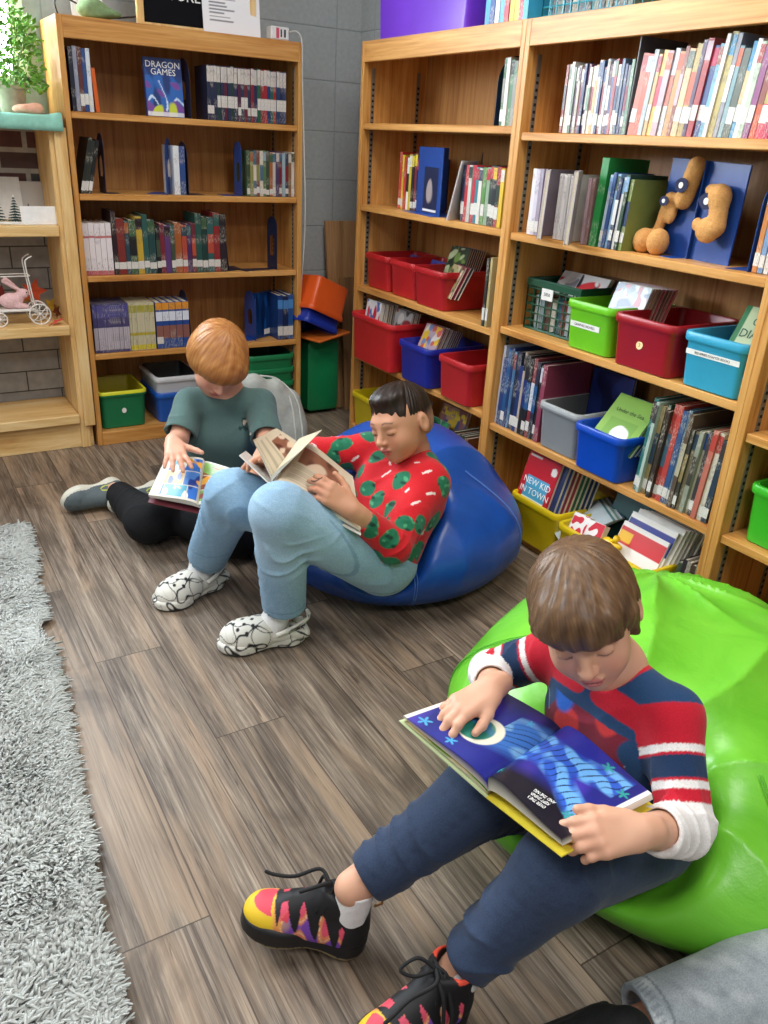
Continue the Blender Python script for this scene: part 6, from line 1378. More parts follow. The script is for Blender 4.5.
    def spaint(P):
        out = fullc(P[0], '#c81e28'); X = np.stack(P, 1); r = np.random.RandomState(8)
        pick = X[r.choice(len(X), 900)]; seeds = []
        for p in pick:
            if all(np.linalg.norm(p-q) > 0.045 for q in seeds): seeds.append(p)
        seeds = np.array(seeds)
        w = wob(P, 90, 3)*0.006
        for k, sd_ in enumerate(seeds):
            q = X-sd_; r2 = np.sqrt((q**2).sum(1))
            if k % 5 < 3:
                d3 = nrm(r.normal(size=3)); el = np.sqrt(np.maximum(r2**2-0.45*(q@d3)**2, 0)); m_ = (0.0235+w*1.5-el)*500
                out = mixc(out, '#1f6e50', m_); out = mixc(out, '#123c30', (wob(P, 210, 5)-0.30)*8*(m_ > 0)*0.8); out = mixc(out, '#4a9a70', ((wob(P, 230, 12)-0.4)*8*(m_ > 0)))
            else:
                u1 = nrm(r.normal(size=3)); n1 = nrm(np.cross(u1, r.normal(size=3))); n2 = np.cross(u1, n1)
                star = np.zeros(len(X))
                for t in range(3):
                    dd = n1*math.cos(t*PI/3)+n2*math.sin(t*PI/3); al = q@dd; pe = np.sqrt(np.maximum(r2**2-al**2, 0)); star = np.maximum(star, (pe < 0.0034)*(r2 < 0.015))
                out = mixc(out, '#ecdcd8', star*0.95)
        return out
    sw = mesh_obj('sweater', v, f, KNIT, None, spaint); attach(sw, o); sw['label'] = 'red sweater with green blotches and white snowflakes'
    tr = [E_(hip2-V(0, 0, 0.02), (0.100, 0.120, 0.080), None, 0.0), C_(HpR2, KR2, 0.082, 0.070, 0.04), C_(KR2, lerp(KR2, AR2, 0.90), 0.068, 0.056, 0.02), C_(HpL2, KL2, 0.084, 0.072, 0.03), C_(KL2, lerp(KL2, AL2, 0.90), 0.069, 0.056, 0.015)]
    tr += [cutcyl(lerp(KR2, AR2, 0.93), AR2, 0.10), cutcyl(lerp(KL2, AL2, 0.93), AL2, 0.10), (('c', lerp(KR2, AR2, 0.75), AR2, 0.050, 0.053), 0.003, '-'), (('c', lerp(KL2, AL2, 0.75), AL2, 0.050, 0.053), 0.003, '-')]
    def tdisp(P): return folds(P, KR2, AR2, 0.026, 0.009, 0.15, 0.45, 1)+folds(P, KL2, AL2, 0.024, 0.010, 0.15, 0.45, 2)+folds(P, HpR2, KR2, 0.030, 0.009, 0.6, 0.6, 3)+folds(P, HpL2, KL2, 0.028, 0.010, 0.3, 0.6, 4)+0.003*wob(P, 30, 6)
    v, f = solve(tr, 0.0035, tdisp)
    def tp(P):
        out = fullc(P[0], '#86a9c4'); out = mixc(out, '#6b8fae', wob(P, 16, 3)*1.2); out = mixc(out, '#a8c6da', (wob(P, 14, 9)-0.1)*1.4); out = mixc(out, '#b8d0e0', wob(P, 500, 5)*0.25)
        for K, A in ((KR2, AR2), (KL2, AL2)):
            t, dd = along(P, K, A); out = mixc(out, '#5f86a8', (np.abs(t-0.865) < 0.006)*0.6); ax = nrm(A-K); sdv = nrm(np.cross(ax, V(-0.6, 0.4, 0.2)))
            e = (P[0]-K[0])*sdv[0]+(P[1]-K[1])*sdv[1]+(P[2]-K[2])*sdv[2]; f2 = V(*np.cross(sdv, ax)); g = (P[0]-K[0])*f2[0]+(P[1]-K[1])*f2[1]+(P[2]-K[2])*f2[2]
            out = mixc(out, '#5f83a2', (np.abs(e-0.012) < 0.003)*(t > 0.05)*(t < 1)*0.55)
        return out
    attach(mesh_obj('jeans', v, f, DENIM, None, tp), o)
    return o
def clog(parent, M, L=0.225, side=1):
    k = L/0.225
    def cp(P):
        x, y, z = [p/k for p in P]; out = fullc(x, '#dedcd2'); w = wob([x*0.7, y, z], 85, 4)+0.5*wob([x, y, z], 170, 8)
        out = mixc(out, '#222226', (0.085-np.abs(w+0.12))*26); out = mixc(out, '#222226', (0.05-np.abs(wob([x*0.6, y, z], 120, 21)-0.2))*26); out = mixc(out, '#9a9c9e', (0.03-np.abs(w-0.35))*20)
        for i, (hx, hy) in enumerate([(0.185, 0.0), (0.178, 0.022), (0.178, -0.022), (0.160, 0.012), (0.160, -0.012), (0.158, 0.036), (0.158, -0.036), (0.140, 0.022), (0.140, -0.022), (0.138, 0)]):
            out = mixc(out, '#141416', (0.0052-np.sqrt((x-hx)**2+(y-hy)**2))*900*(z > 0.03))
        return out
    sole = [(('k', (0.036, 0, 0.012), (0.036, 0, 0.012), None, 0.006), 0.0, '+'), (('k', (0.165, 0.003*side, 0.012), (0.050, 0, 0.012), None, 0.006), 0.02, '+'), B_((0.10, 0, 0.012), (0.06, 0.034, 0.012), None, 0.006, 0.03), (('k', (0.182, 0, 0.014), (0.044, 0, 0.010), None, 0.006), 0.02, '+')]
    up = [E_((0.155, 0.002*side, 0.026), (0.066, 0.050, 0.046), None, 0.01), E_((0.115, 0, 0.035), (0.040, 0.044, 0.040), None, 0.02), B_((0.045, 0, 0.030), (0.050, 0.040, 0.014), None, 0.012, 0.01), (('c', (0.035, 0, 0.060), (0.075, 0, 0.060), 0.030, 0.032), 0.006, '-'), (('c', (0.03, 0, 0.042), (0.110, 0, 0.038), 0.028, 0.028), 0.005, '-'), (('k', (0.10, 0, -0.05), (0.3, 0, 0.05), None, 0.001), 0.001, '-')]
    v, f = solve(sole, 0.0024); so = mesh_obj('sole', v*k, f, RUBBER, None, lambda P: mixc(cp(P), '#3a3a3c', (P[2]/k < 0.004)*1.0), M=M)
    v, f = solve(up, 0.0024); u = mesh_obj('clog', v*k, f, SHOE, None, cp, M=M); attach(so, u)
    mb = MB(); mb.tube(smooth_pts([(0.085, -0.045, 0.045), (0.04, -0.046, 0.062), (0.004, -0.026, 0.070), (-0.006, 0, 0.072), (0.004, 0.026, 0.070), (0.04, 0.046, 0.062), (0.085, 0.045, 0.045)], 5), 0.0062, 8)
    st = mb.build('heel_strap', None, None, True); set_cols(st.data, cp([np.array([w_.co[i] for w_ in st.data.vertices]) for i in range(3)])); st.data.materials.append(SHOE); st.data.transform(M @ Matrix.Scale(k, 4)); attach(st, u)
    attach(u, parent); return u
p2 = person2()
hl2 = V(0.175, 1.462, 0.002); clog(p2, xf(hl2, hl2+V(-0.20, 0.040, 0.0), (0, 0, 1)), 0.228, -1); sock(p2, V(0.085, 1.482, 0.045), V(0.128, 1.474, 0.125), 0.036, 0.035)
hr2 = V(0.085, 1.835, 0.002); clog(p2, xf(hr2, hr2+V(-0.19, -0.065, 0.0), (0, 0, 1)), 0.228, 1); sock(p2, V(0.010, 1.812, 0.045), V(0.034, 1.815, 0.125), 0.036, 0.035)

# ---------------------------------------------------------------- red-haired reader in the floor chair
hd1 = V(0.208, 2.148, 0.578); R1 = frame([-0.12, -0.755, -0.68], [0.17, 0.38, 0.909]); s1 = 1.02
neck1 = V(0.248, 2.185, 0.462); hip1 = V(0.235, 2.225, 0.120); chest1 = V(0.235, 2.185, 0.320)
SR1, ER1, WR1, HR1 = V(0.140, 2.215, 0.425), D(180, 430, 2.44), D(173, 443, 2.32), D(180, 468, 2.22)
SL1, EL1, WL1 = V(0.335, 2.125, 0.425), D(268, 447, 2.42), D(250, 478, 2.30)
ER1 = V(0.070, 2.130, 0.345)
HpR1, KR1, AR1 = V(0.170, 2.210, 0.110), V(-0.035, 2.145, 0.085), V(-0.055, 2.480, 0.060)
HpL1, KL1, AL1 = V(0.300, 2.180, 0.105), V(0.175, 1.945, 0.080), V(-0.020, 2.300, 0.065)
def person1():
    skin = '#dca58b'
    v1, f1 = solve(head_prims(hd1, R1, s1, neck1, 0.040)+[C_(neck1, chest1, 0.05, 0.06, 0.03), C_(chest1, hip1, 0.068, 0.070, 0.03), C_(neck1-V(0, 0, .03), SL1, 0.032, 0.03, 0.02), C_(neck1-V(0, 0, .03), SR1, 0.032, 0.03, 0.02),
                    C_(HpR1, KR1, 0.055, 0.040, 0.02), C_(KR1, AR1, 0.040, 0.030, 0.01), C_(HpL1, KL1, 0.055, 0.040, 0.02), C_(KL1, AL1, 0.038, 0.028, 0.01)], 0.0032)
    hr = hand_prims(WR1, D(178, 470, 2.20)-WR1, [-0.2, -0.5, 0.9], V(-1, 0.2, 0) if False else V(1, -0.3, 0), 0.140, (0.15, 0.25, 0.2), 0.34, (0.9, 0.6, -0.1), 0.1)
    v2, f2 = solve([C_(SR1, ER1, 0.034, 0.029, 0.0), C_(ER1, WR1, 0.029, 0.0215, 0.01)]+hr, 0.0026)
    hl = hand_prims(WL1, V(-0.4, -0.7, -0.1), [0.4, -0.4, 0.8], V(-0.5, 0.4, 0.6), 0.140, (0.4, 0.5, 0.4), 0.1)
    v3, f3 = solve([C_(SL1, EL1, 0.034, 0.029, 0.0), C_(EL1, WL1, 0.029, 0.0215, 0.01)]+hl, 0.0026)
    hp = head_paint(hd1, R1, s1, skin, '#c5766c', '#b5793e', '#8a5a3a', blush='#e08a78')
    v, f = join_vf([(v1, f1), (v2, f2), (v3, f3)])
    o = mesh_obj('person', v, f, SKIN, None, lambda P: hp(P, mixc(fullc(P[0], skin), '#e6b8a0', wob(P, 60, 2)*0.3)), loc=V(0.235, 2.225, 0.0)); tag(o, 'red-haired child in a green T-shirt reading cross-legged on the floor', 'person')
    P = lambda x, y, z: hd1+s1*(R1@np.array([x, y, z])); S = lambda *r: tuple(s1*q for q in r)
    hq = [E_(P(0, -0.008, 0.024), S(0.084, 0.101, 0.086), R1, 0.0), E_(P(0, -0.022, -0.018), S(0.081, 0.078, 0.055), R1, 0.03), E_(P(0, 0.062, 0.036), S(0.066, 0.045, 0.040), R1, 0.03),
          E_(P(0, 0.125, -0.070), S(0.060, 0.085, 0.072), R1, 0.010, '-'), B_(P(0, 0.02, -0.118), S(0.12, 0.12, 0.050), R1, 0.01, 0.012, '-')]
    attach(hair_obj(hd1, R1, s1, hq, ['#7c4a24', '#a96f3a', '#d6a464'], None, 0.0026), o)
    f1_ = nrm([-0.35, -0.94, 0]); a = np.cross([0, 0, 1.0], f1_)
    cR, cL = lerp(SR1, ER1, 0.86), lerp(SL1, EL1, 0.80)
    sh = [C_(hip1+a*0.038, chest1+a*0.038, 0.082, 0.076, 0.0), C_(hip1-a*0.038, chest1-a*0.038, 0.082, 0.076, 0.04), C_(chest1+a*0.042, neck1+a*0.030-V(0, 0, 0.05), 0.072, 0.052, 0.04), C_(chest1-a*0.042, neck1-a*0.030-V(0, 0, 0.05), 0.072, 0.052, 0.04),
          C_(neck1-V(0, 0, 0.03), SL1, 0.048, 0.046, 0.03), C_(neck1-V(0, 0, 0.03), SR1, 0.048, 0.046, 0.03), C_(SL1, EL1, 0.048, 0.050, 0.02), C_(SR1, ER1, 0.048, 0.050, 0.02),
          (('c', neck1-V(0, 0, 0.01), hd1, 0.046, 0.05), 0.004, '-'), cutcyl(cR, ER1, 0.08, 0.06), cutcyl(cL, EL1, 0.08, 0.06), (('c', lerp(SR1, ER1, 0.7), ER1, 0.041, 0.044), 0.003, '-'), (('c', lerp(SL1, EL1, 0.66), EL1, 0.041, 0.044), 0.003, '-')]
    def disp(P): return folds(P, neck1, hip1, 0.035, 0.011, 0.75, 0.5, 3)+folds(P, SR1, ER1, 0.03, 0.004, 0.6, 0.5, 4)+folds(P, SL1, EL1, 0.03, 0.004, 0.6, 0.5, 5)+0.002*wob(P, 40, 8)
    v, f = solve(sh, 0.0034, disp); lg = D(254, 421, 2.4)
    def sp(P):
        out = fullc(P[0], '#55706d'); out = mixc(out, '#465f5c', wob(P, 20, 3)*0.8); e = P[0]*a[0]+P[1]*a[1]-(chest1@a); zz = P[2]-0.375; front = ((P[0]-chest1[0])*f1_[0]+(P[1]-chest1[1])*f1_[1]) > 0.02
        r_ = ((e-0.062)/0.020)**2+(zz/0.020)**2; m_ = (r_ < 1)*front; w = wob(P, 260, 3)
        out = mixc(out, '#1d3634', m_*(w > -0.1)*0.85); return mixc(out, '#c8b8a4', m_*(w > 0.35)*0.9)
    t = mesh_obj('t_shirt', v, f, KNIT, None, sp); attach(t, o); t['label'] = 'grey green T-shirt with a small round chest print'
    aR, aL = lerp(KR1, AR1, 0.86), lerp(KL1, AL1, 0.9)
    tr = [E_(hip1-V(0, 0, 0.015), (0.125, 0.120, 0.088), None, 0.0), C_(HpR1, KR1, 0.080, 0.070, 0.04), C_(KR1, aR, 0.068, 0.046, 0.02), C_(HpL1, KL1, 0.080, 0.066, 0.03), C_(KL1, aL, 0.064, 0.046, 0.02), cutcyl(aR, AR1, 0.08), (('c', lerp(KR1, AR1, 0.75), AR1, 0.036, 0.038), 0.003, '-'),
          (('b', (0, 2.2, -0.1), (1, 1, 0.1015), None, 0.001), 0.004, '-')]
    v, f = solve(tr, 0.0036, lambda P: folds(P, KR1, AR1, 0.025, 0.006, 0.3, 0.5, 2)+folds(P, HpR1, KR1, 0.03, 0.005, 0.8, 0.5, 3)+0.002*wob(P, 40, 5))
    attach(mesh_obj('trousers', v, f, plain('black_jersey', '#17181b', 0.85, 0.25, 0.2, 200, 0.3)), o); return o
def runner_shoe(parent, M, L=0.225):
    k = L/0.225
    sole = [(('k', (0.036, 0, 0.014), (0.034, 0, 0.014), None, 0.008), 0.0, '+'), (('k', (0.165, 0, 0.014), (0.043, 0, 0.013), None, 0.008), 0.03, '+'), B_((0.10, 0, 0.014), (0.06, 0.030, 0.013), None, 0.008, 0.03), (('k', (0.186, 0, 0.018), (0.034, 0, 0.010), None, 0.008), 0.02, '+')]
    up = [C_((0.036, 0, 0.042), (0.046, 0, 0.062), 0.033, 0.031, 0.0), C_((0.040, 0, 0.040), (0.150, 0, 0.030), 0.036, 0.035, 0.02), E_((0.175, 0, 0.028), (0.042, 0.039, 0.024), None, 0.02), C_((0.075, 0, 0.066), (0.13, 0, 0.045), 0.024, 0.022, 0.02), (('c', (0.036, 0, 0.12), (0.044, 0, 0.075), 0.034, 0.026), 0.004, '-')]
    v, f = solve(sole, 0.0028); so = mesh_obj('sole', v*k, f, RUBBER, None, lambda P: fullc(P[0], '#dcdacb'), M=M)
    v, f = solve(up, 0.0024, lambda P: 0.0012*np.abs(np.sin(P[0]*260+2*wob(P, 60, 3)))*(P[0] > 0.06))
    def paint(P):
        x, y, z = [p/k for p in P]; out = mixc(fullc(x, '#5e6a6e'), '#48545a', wob([x, y, z], 240, 4)*0.9)
        # two crossing arcs on the side
        for sgn_ in (1, -1):
            out = mixc(out, '#c9cf58', (np.abs(np.abs(z-0.045)-0.010+((x-0.075)/0.022)**2*0.0085) < 0.0024)*(np.abs(x-0.075) < 0.021)*(np.abs(y) > 0.018))
        return out
    u = mesh_obj('running_shoe', v*k, f, SHOE, None, paint, M=M); attach(so, u)
    mb = MB()
    for i in range(6):
        x = 0.078+0.014*i; z = 0.086-0.0055*i; mb.tube(smooth_pts([(x, -0.020, z-0.020), (x+0.005, 0, z), (x+0.008, 0.020, z-0.021)], 4), 0.0024, 6)
    l = mb.build('laces', plain('grey_lace', '#4c585c', 0.8), None, True); l.data.transform(M @ Matrix.Scale(k, 4)); attach(l, u); attach(u, parent)
p1 = person1()
h1 = V(-0.020, 2.545, 0.062); runner_shoe(p1, xf(h1, h1+V(-0.215, -0.050, -0.010), (0.05, -0.85, -0.25)), 0.228)
h1 = V(0.110, 2.470, 0.058); runner_shoe(p1, xf(h1, h1+V(-0.200, -0.055, -0.004), (0.05, -0.85, -0.25)), 0.228)

# floor chair behind the red-haired reader
def floor_chair():
    prof = [(2.02, 0.030), (2.20, 0.035), (2.36, 0.050), (2.45, 0.11), (2.49, 0.21), (2.51, 0.31), (2.52, 0.385)]
    pr = []
    for x in (0.30, 0.38, 0.46, 0.54, 0.60):
        for a, b in zip(prof[:-1], prof[1:]):
            t = (x-0.44)/0.16; dz = 0.075*t*t
            pr.append(C_((x, a[0]-0.04, a[1]-(dz if a[1] > 0.3 else 0)), (x, b[0]-0.04, b[1]-(dz if b[1] > 0.3 else 0)), 0.040, 0.040, 0.05))
    v, f = solve(pr, 0.005, lambda P: 0.001*wob(P, 60, 2)); o = mesh_obj('floor_chair', v, f, plain('grey_fleece', '#a9ada6', 0.9, 0.2, 0.08, 60, 0.3), loc=V(0.44, 2.3, 0.0))
    tag(o, 'grey padded floor chair behind the red-haired reader', 'floor chair')
    for xo in (0.585, 0.612):
        q = []
        for y, z in [(2.36, 0.02), (2.40, 0.06), (2.44, 0.12), (2.47, 0.2), (2.49, 0.3)]:
            dd = (v[:, 0]-xo)**2*2+(v[:, 2]-z-0.02)**2; m_ = v[:, 1] < y; dd = np.where(m_, dd, 9); q.append(v[dd.argmin()]+V(0, -0.001, 0.001))
        q += [v[((v[:, 0]-(xo-0.02))**2+(v[:, 1]-2.48)**2+(v[:, 2]-0.40)**2).argmin()], v[((v[:, 0]-(xo-0.08))**2+(v[:, 1]-2.48)**2+(v[:, 2]-0.44)**2).argmin()]]
        mb = MB(); mb.tube(smooth_pts(q, 5), 0.0035, 6); attach(mb.build('piping', plain('pale_piping', '#c8ccc4', 0.8), None, True), o)
floor_chair()

# ---------------------------------------------------------------- person at the lower right corner
def person4():
    A, B = D(640, 1012, 1.13), D(800, 985, 1.09); A[2] = 0.062; B[2] = 0.10
    A = V(0.120, 0.262, 0.062); B = V(0.420, 0.175, 0.105)
    v, f = solve([C_(A-V(0.00, -0.0, 0.01), B, 0.034, 0.055, 0.0), C_(A-V(0.02, -0.005, 0.01), A-V(0.05, -0.02, 0.0), 0.028, 0.022, 0.01)], 0.004)
    o = mesh_obj('person', v, f, SKIN, None, lambda P: fullc(P[0], '#d9a184'), loc=A); tag(o, 'person at the lower right corner showing one leg in pale grey jeans', 'person')
    ax = nrm(B-A); v, f = solve([C_(A, B, 0.058, 0.082, 0.0)]+ring(A+ax*0.002, ax, 0.050, 0.010)+[cutcyl(A+ax*0.004, A-ax, 0.12, 0.06), (('c', A-ax*0.05, A+ax*0.04, 0.046, 0.046), 0.002, '-'), (('b', (0, 0.2, -0.1), (1, 1, 0.1015), None, 0.001), 0.002, '-')], 0.003,
                 lambda P: folds(P, A, B, 0.035, 0.006, 0.3, 0.6, 3)+0.002*wob(P, 40, 5))
    def jp(P):
        t, dd = along(P, A, B); out = fullc(P[0], '#9aa3a8'); out = mixc(out, '#7c868c', wob(P, 260, 3)*0.8); out = mixc(out, '#c4cbce', (wob(P, 180, 5)-0.1)*1.0); L = np.linalg.norm(B-A)
        cu = (t*L > 0.030)*(t*L < 0.034); out = mixc(out, '#6a747a', cu*0.7); ang = np.arctan2(P[2]-A[2], P[1]-A[1]); out = mixc(out, '#6e787e', (t*L < 0.022)*(t*L > 0.008)*(np.sin(ang*40) > 0.3)*0.6)
        sd_ = (P[2]-A[2]-t*(B[2]-A[2])); return mixc(out, '#5f696f', (np.abs(sd_+0.002) < 0.004)*(np.sin(t*L*900) > -0.2)*(t*L > 0.03)*0.5)
    attach(mesh_obj('jeans', v, f, DENIM, None, jp), o)
    Mx = xf(V(0.125, 0.315, 0.004), V(-0.07, 0.385, 0.004), (0.1, -0.3, 1)); Mx = xf(V(0.118, 0.298, 0.022), V(-0.07, 0.330, 0.018), (0.35, -0.6, 0.75))
    up = [C_((0.038, 0, 0.035), (0.030, 0, 0.090), 0.036, 0.036, 0.0), C_((0.040, 0, 0.036), (0.150, 0, 0.030), 0.036, 0.034, 0.02), E_((0.175, 0, 0.028), (0.042, 0.038, 0.026), None, 0.02), B_((0.10, 0, 0.008), (0.10, 0.036, 0.012), None, 0.01, 0.01)]
    v, f = solve(up, 0.003); u = mesh_obj('shoe', v, f, plain('black_canvas', '#141518', 0.7, 0.3, 0.2, 200, 0.3), M=Mx); attach(u, o)
    mb = MB()
    for i in range(5): mb.tube(smooth_pts([(0.08+0.014*i, -0.02, 0.055-0.003*i), (0.085+0.014*i, 0, 0.072-0.004*i), (0.088+0.014*i, 0.02, 0.055-0.003*i)], 4), 0.0028, 6)
    l = mb.build('laces', plain('black_lace', '#121214', 0.8), None, True); l.data.transform(Mx); attach(l, u)
    mb = MB(); mb.box(0.135, 0.150, -0.008, 0.008, 0.062, 0.066, bev=0.001); l = mb.build('logo_patch', STICK); l.data.transform(Mx); attach(l, u)
person4()
# ================================================================ beanbags
def vinyl(name, c, c2):
    m, nt, b = base_mat(name, 0.34, 0.5); v = coords(nt, (9, 9, 9)); n = N(nt, 'ShaderNodeTexNoise', Scale=1.0, Detail=5.0, Distortion=0.8); nt.links.new(v, n.inputs[0])
    nt.links.new(ramp(nt, n.outputs[0], [(0.3, c2), (0.65, c)]), b.inputs['Base Color'])
    v2 = coords(nt, (260, 260, 260)); n2 = N(nt, 'ShaderNodeTexNoise', Scale=1.0, Detail=2.0); nt.links.new(v2, n2.inputs[0])
    bump(nt, b, math_node(nt, 'ADD', n.outputs[0], math_node(nt, 'MULTIPLY', n2.outputs[0], 0.06)), 0.35, 0.010); return m
def surf_path(v, c, dirs, off=0.001):
    out = []
    for d in dirs:
        d = nrm(d); q = v-c; al = q@d; pe = np.sqrt(np.maximum((q**2).sum(1)-al**2, 0)); s = np.where(pe < 0.012, al, -1); i = s.argmax()
        if s[i] > 0: out.append(c+d*(s[i]+off))
    return out
def seams(v, c, azs, el0, el1, parent, col, r=0.0010, name='seam', n=26, pair=0.010):
    for az in azs:
        for k in (-1, 1):
            dirs = []
            for i in range(n):
                e = el0+(el1-el0)*i/(n-1); d = V(math.cos(az)*math.cos(e), math.sin(az)*math.cos(e), math.sin(e)); sd_ = V(-math.sin(az), math.cos(az), 0)*k*pair*0.5/0.4; dirs.append(d+sd_*0.6)
            p = surf_path(v, c, dirs, 0.0004)
            if len(p) > 3:
                ps_ = [np.mean(p[max(0, i-1):i+2], axis=0) for i in range(len(p))]
                mb = MB(); mb.tube(smooth_pts(ps_, 3), r, 6); attach(mb.build(name, plain(name+'_thread_'+col, col, 0.6), None, True), parent)
def beanbag(name, prims, dents, c, mat, label, disp, loc):
    los, his = zip(*[bbox(p[0]) for p in prims]); big = (('b', (loc[0], loc[1], 0.5015), (2, 2, 0.5), None, 0.001), 0.03, '&')
    v, f = solve(prims+dents+[big], 0.006, disp)
    o = mesh_obj(name, v, f, mat, None, None, loc=loc); return tag(o, label, 'beanbag', 'beanbags on the floor'), v
def infl(a, b, ra, rb, g=0.004, k=0.03): return (('c', a, b, ra+g, rb+g), k, '-')
# green
gc = V(0.60, 0.625, 0.12)
def gdisp(P):
    x, y = P[0]-0.33, P[1]-0.52; a = np.arctan2(y, x); r = np.sqrt(x*x+y*y); w = wob(P, 9, 3)
    rad = 0.024*(np.abs(np.sin(a*4.2+2.0*w+0.4))**0.7-0.60)*np.exp(-((r-0.34)/0.20)**2)*np.clip((P[2]-0.06)/0.12, 0, 1)
    x2, y2 = P[0]-0.80, P[1]-0.90; a2 = np.arctan2(y2, x2); r2 = np.sqrt(x2*x2+y2*y2)
    rad2 = 0.018*(np.abs(np.sin(a2*5+2.0*w))**0.7-0.55)*np.exp(-((r2-0.14)/0.13)**2)
    return rad+rad2+0.007*wob(P, 14, 7)+0.003*wob(P, 34, 9)
gpr = [E_(gc, (0.470, 0.465, 0.195), None, 0.0), E_(gc+V(0.08, 0.115, 0.05), (0.37, 0.35, 0.185), None, 0.08)]
dn = [infl(hip3+V(0, 0, 0.06), hip3-V(0, 0, 0.02), 0.125, 0.12, 0.0, 0.10), infl(hip3, chest3, 0.115, 0.10, 0, 0.06), infl(HpR3, KR3, 0.078, 0.062, 0.006, 0.05), infl(HpL3, KL3, 0.078, 0.062, 0.006, 0.05), infl(KR3, AR3, 0.06, 0.044, 0.01), infl(KL3, AL3, 0.06, 0.044, 0.01),
      infl(SL3, EL3, 0.046, 0.044, 0.006), infl(EL3, WL3, 0.042, 0.036, 0.006), infl(SR3, ER3, 0.046, 0.044, 0.006), infl(ER3, WR3, 0.042, 0.036, 0.006)]
gb, gv = beanbag('beanbag', gpr, dn, gc, vinyl('lime_vinyl', '#79cc3a', '#66bb2c'), 'large lime green vinyl beanbag under the child in the striped-sleeve shirt', gdisp, V(0.60, 0.63, 0))
seams(gv, gc, (-2.05, 1.1, 2.3), -0.28, 0.55, gb, '#4ca620')
# blue
bc = V(0.600, 1.735, 0.15)
def bdisp(P):
    x, y = P[0]-0.50, P[1]-1.60; a = np.arctan2(y, x); r = np.sqrt(x*x+y*y); w = wob(P, 9, 13)
    return 0.012*(np.abs(np.sin(a*5+1.8*w))-0.5)*np.exp(-((r-0.28)/0.16)**2)*np.clip((P[2]-0.05)/0.12, 0, 1)+0.005*wob(P, 13, 17)+0.002*wob(P, 34, 19)
bpr = [E_(bc, (0.405, 0.400, 0.200), None, 0.0), E_(bc+V(0.065, 0.055, 0.10), (0.265, 0.260, 0.170), None, 0.08)]
dn = [infl(hip2+V(0, 0, 0.08), hip2+V(0, 0, 0.03), 0.115, 0.11, 0.0, 0.06), infl(hip2+V(0, 0, 0.04), chest2, 0.115, 0.115, 0, 0.05), infl(chest2, neck2, 0.115, 0.08, 0, 0.05), infl(HpL2, KL2, 0.084, 0.07, 0.006, 0.05), infl(HpR2, KR2, 0.084, 0.07, 0.006, 0.05), infl(SL2, EL2, 0.052, 0.048, 0.005), infl(SR2, ER2, 0.052, 0.048, 0.005), infl(neck2, hd2, 0.06, 0.09, 0.0)]
bb, bv = beanbag('beanbag', bpr, dn, bc, vinyl('blue_vinyl', '#1a52ae', '#134596'), 'large royal blue vinyl beanbag under the child in the red sweater', bdisp, V(0.60, 1.74, 0))
seams(bv, bc, (-1.95, -0.9, -2.9), -0.30, 0.75, bb, '#5a86d8')
# yellow-green one cut by the frame
v_, f_ = solve([E_((0.44, 0.06, 0.03), (0.16, 0.12, 0.10), None, 0.0), (('b', (0.4, 0, 0.5015), (2, 2, 0.5), None, 0.001), 0.02, '&')], 0.006, lambda P: 0.004*wob(P, 20, 4))
ob = mesh_obj('beanbag', v_, f_, vinyl('chartreuse_vinyl', '#b4d020', '#a0bc18'), loc=V(0.44, 0.06, 0)); tag(ob, 'yellow-green beanbag just showing at the lower right corner of the photo', 'beanbag', 'beanbags on the floor')

# ================================================================ open books being read
def page_side(o, GA, GN, OA, ON, th, bulge, paint, name='page_block', nu=70, nv=70, up=None, curl=0.0, mat=None):
    """half of an open book: G* at the gutter, O* at the outer edge; u runs outwards, v from A to N"""
    GA, GN, OA, ON = [np.array(p, float) for p in (GA, GN, OA, ON)]
    n = nrm(np.cross(OA-GA, GN-GA)); n = n if n@np.array(up if up is not None else (0, 0, 1.0)) > 0 else -n
    U, Vv = np.meshgrid(np.linspace(0, 1, nu), np.linspace(0, 1, nv), indexing='ij'); u = U.ravel()[:, None]; v = Vv.ravel()[:, None]
    base = (GA*(1-v)+GN*v)*(1-u)+(OA*(1-v)+ON*v)*u
    hgt = bulge*(np.sin(np.clip(u, 0, 1)**0.55*PI)**1.0)*(1-0.5*u)+curl*np.maximum(u-0.6, 0)**2*6
    prof = th*np.clip(u/0.05, 0.25, 1)
    top = base+n*(hgt+prof); bot = base+n*hgt*0.35
    vs = np.concatenate([top, bot]); idx = np.arange(nu*nv).reshape(nu, nv); F_ = [np.stack([idx[:-1, :-1].ravel(), idx[1:, :-1].ravel(), idx[1:, 1:].ravel(), idx[:-1, 1:].ravel()], 1)]
    F_.append(F_[0][:, ::-1]+nu*nv); m = nu*nv
    for e in (idx[0, :], idx[-1, :], idx[:, 0], idx[:, -1]): F_.append(np.stack([e[:-1], e[1:], e[1:]+m, e[:-1]+m], 1))
    F_ = np.concatenate(F_); c1 = paint(u[:, 0], v[:, 0]); c2 = fullc(u[:, 0], '#d9d2c2')
    # the edges keep their own paper vertices so the print does not bleed over them
    ctop = np.concatenate([c1, c2])
    ob = mesh_obj(name, vs, F_, mat or painted('glossy_print', 0.3, 0.5), None, lambda P: ctop, smooth=False)
    for p in ob.data.polygons: p.use_smooth = p.index < (nu-1)*(nv-1)
    if o is not None: attach(ob, o)
    return ob, n
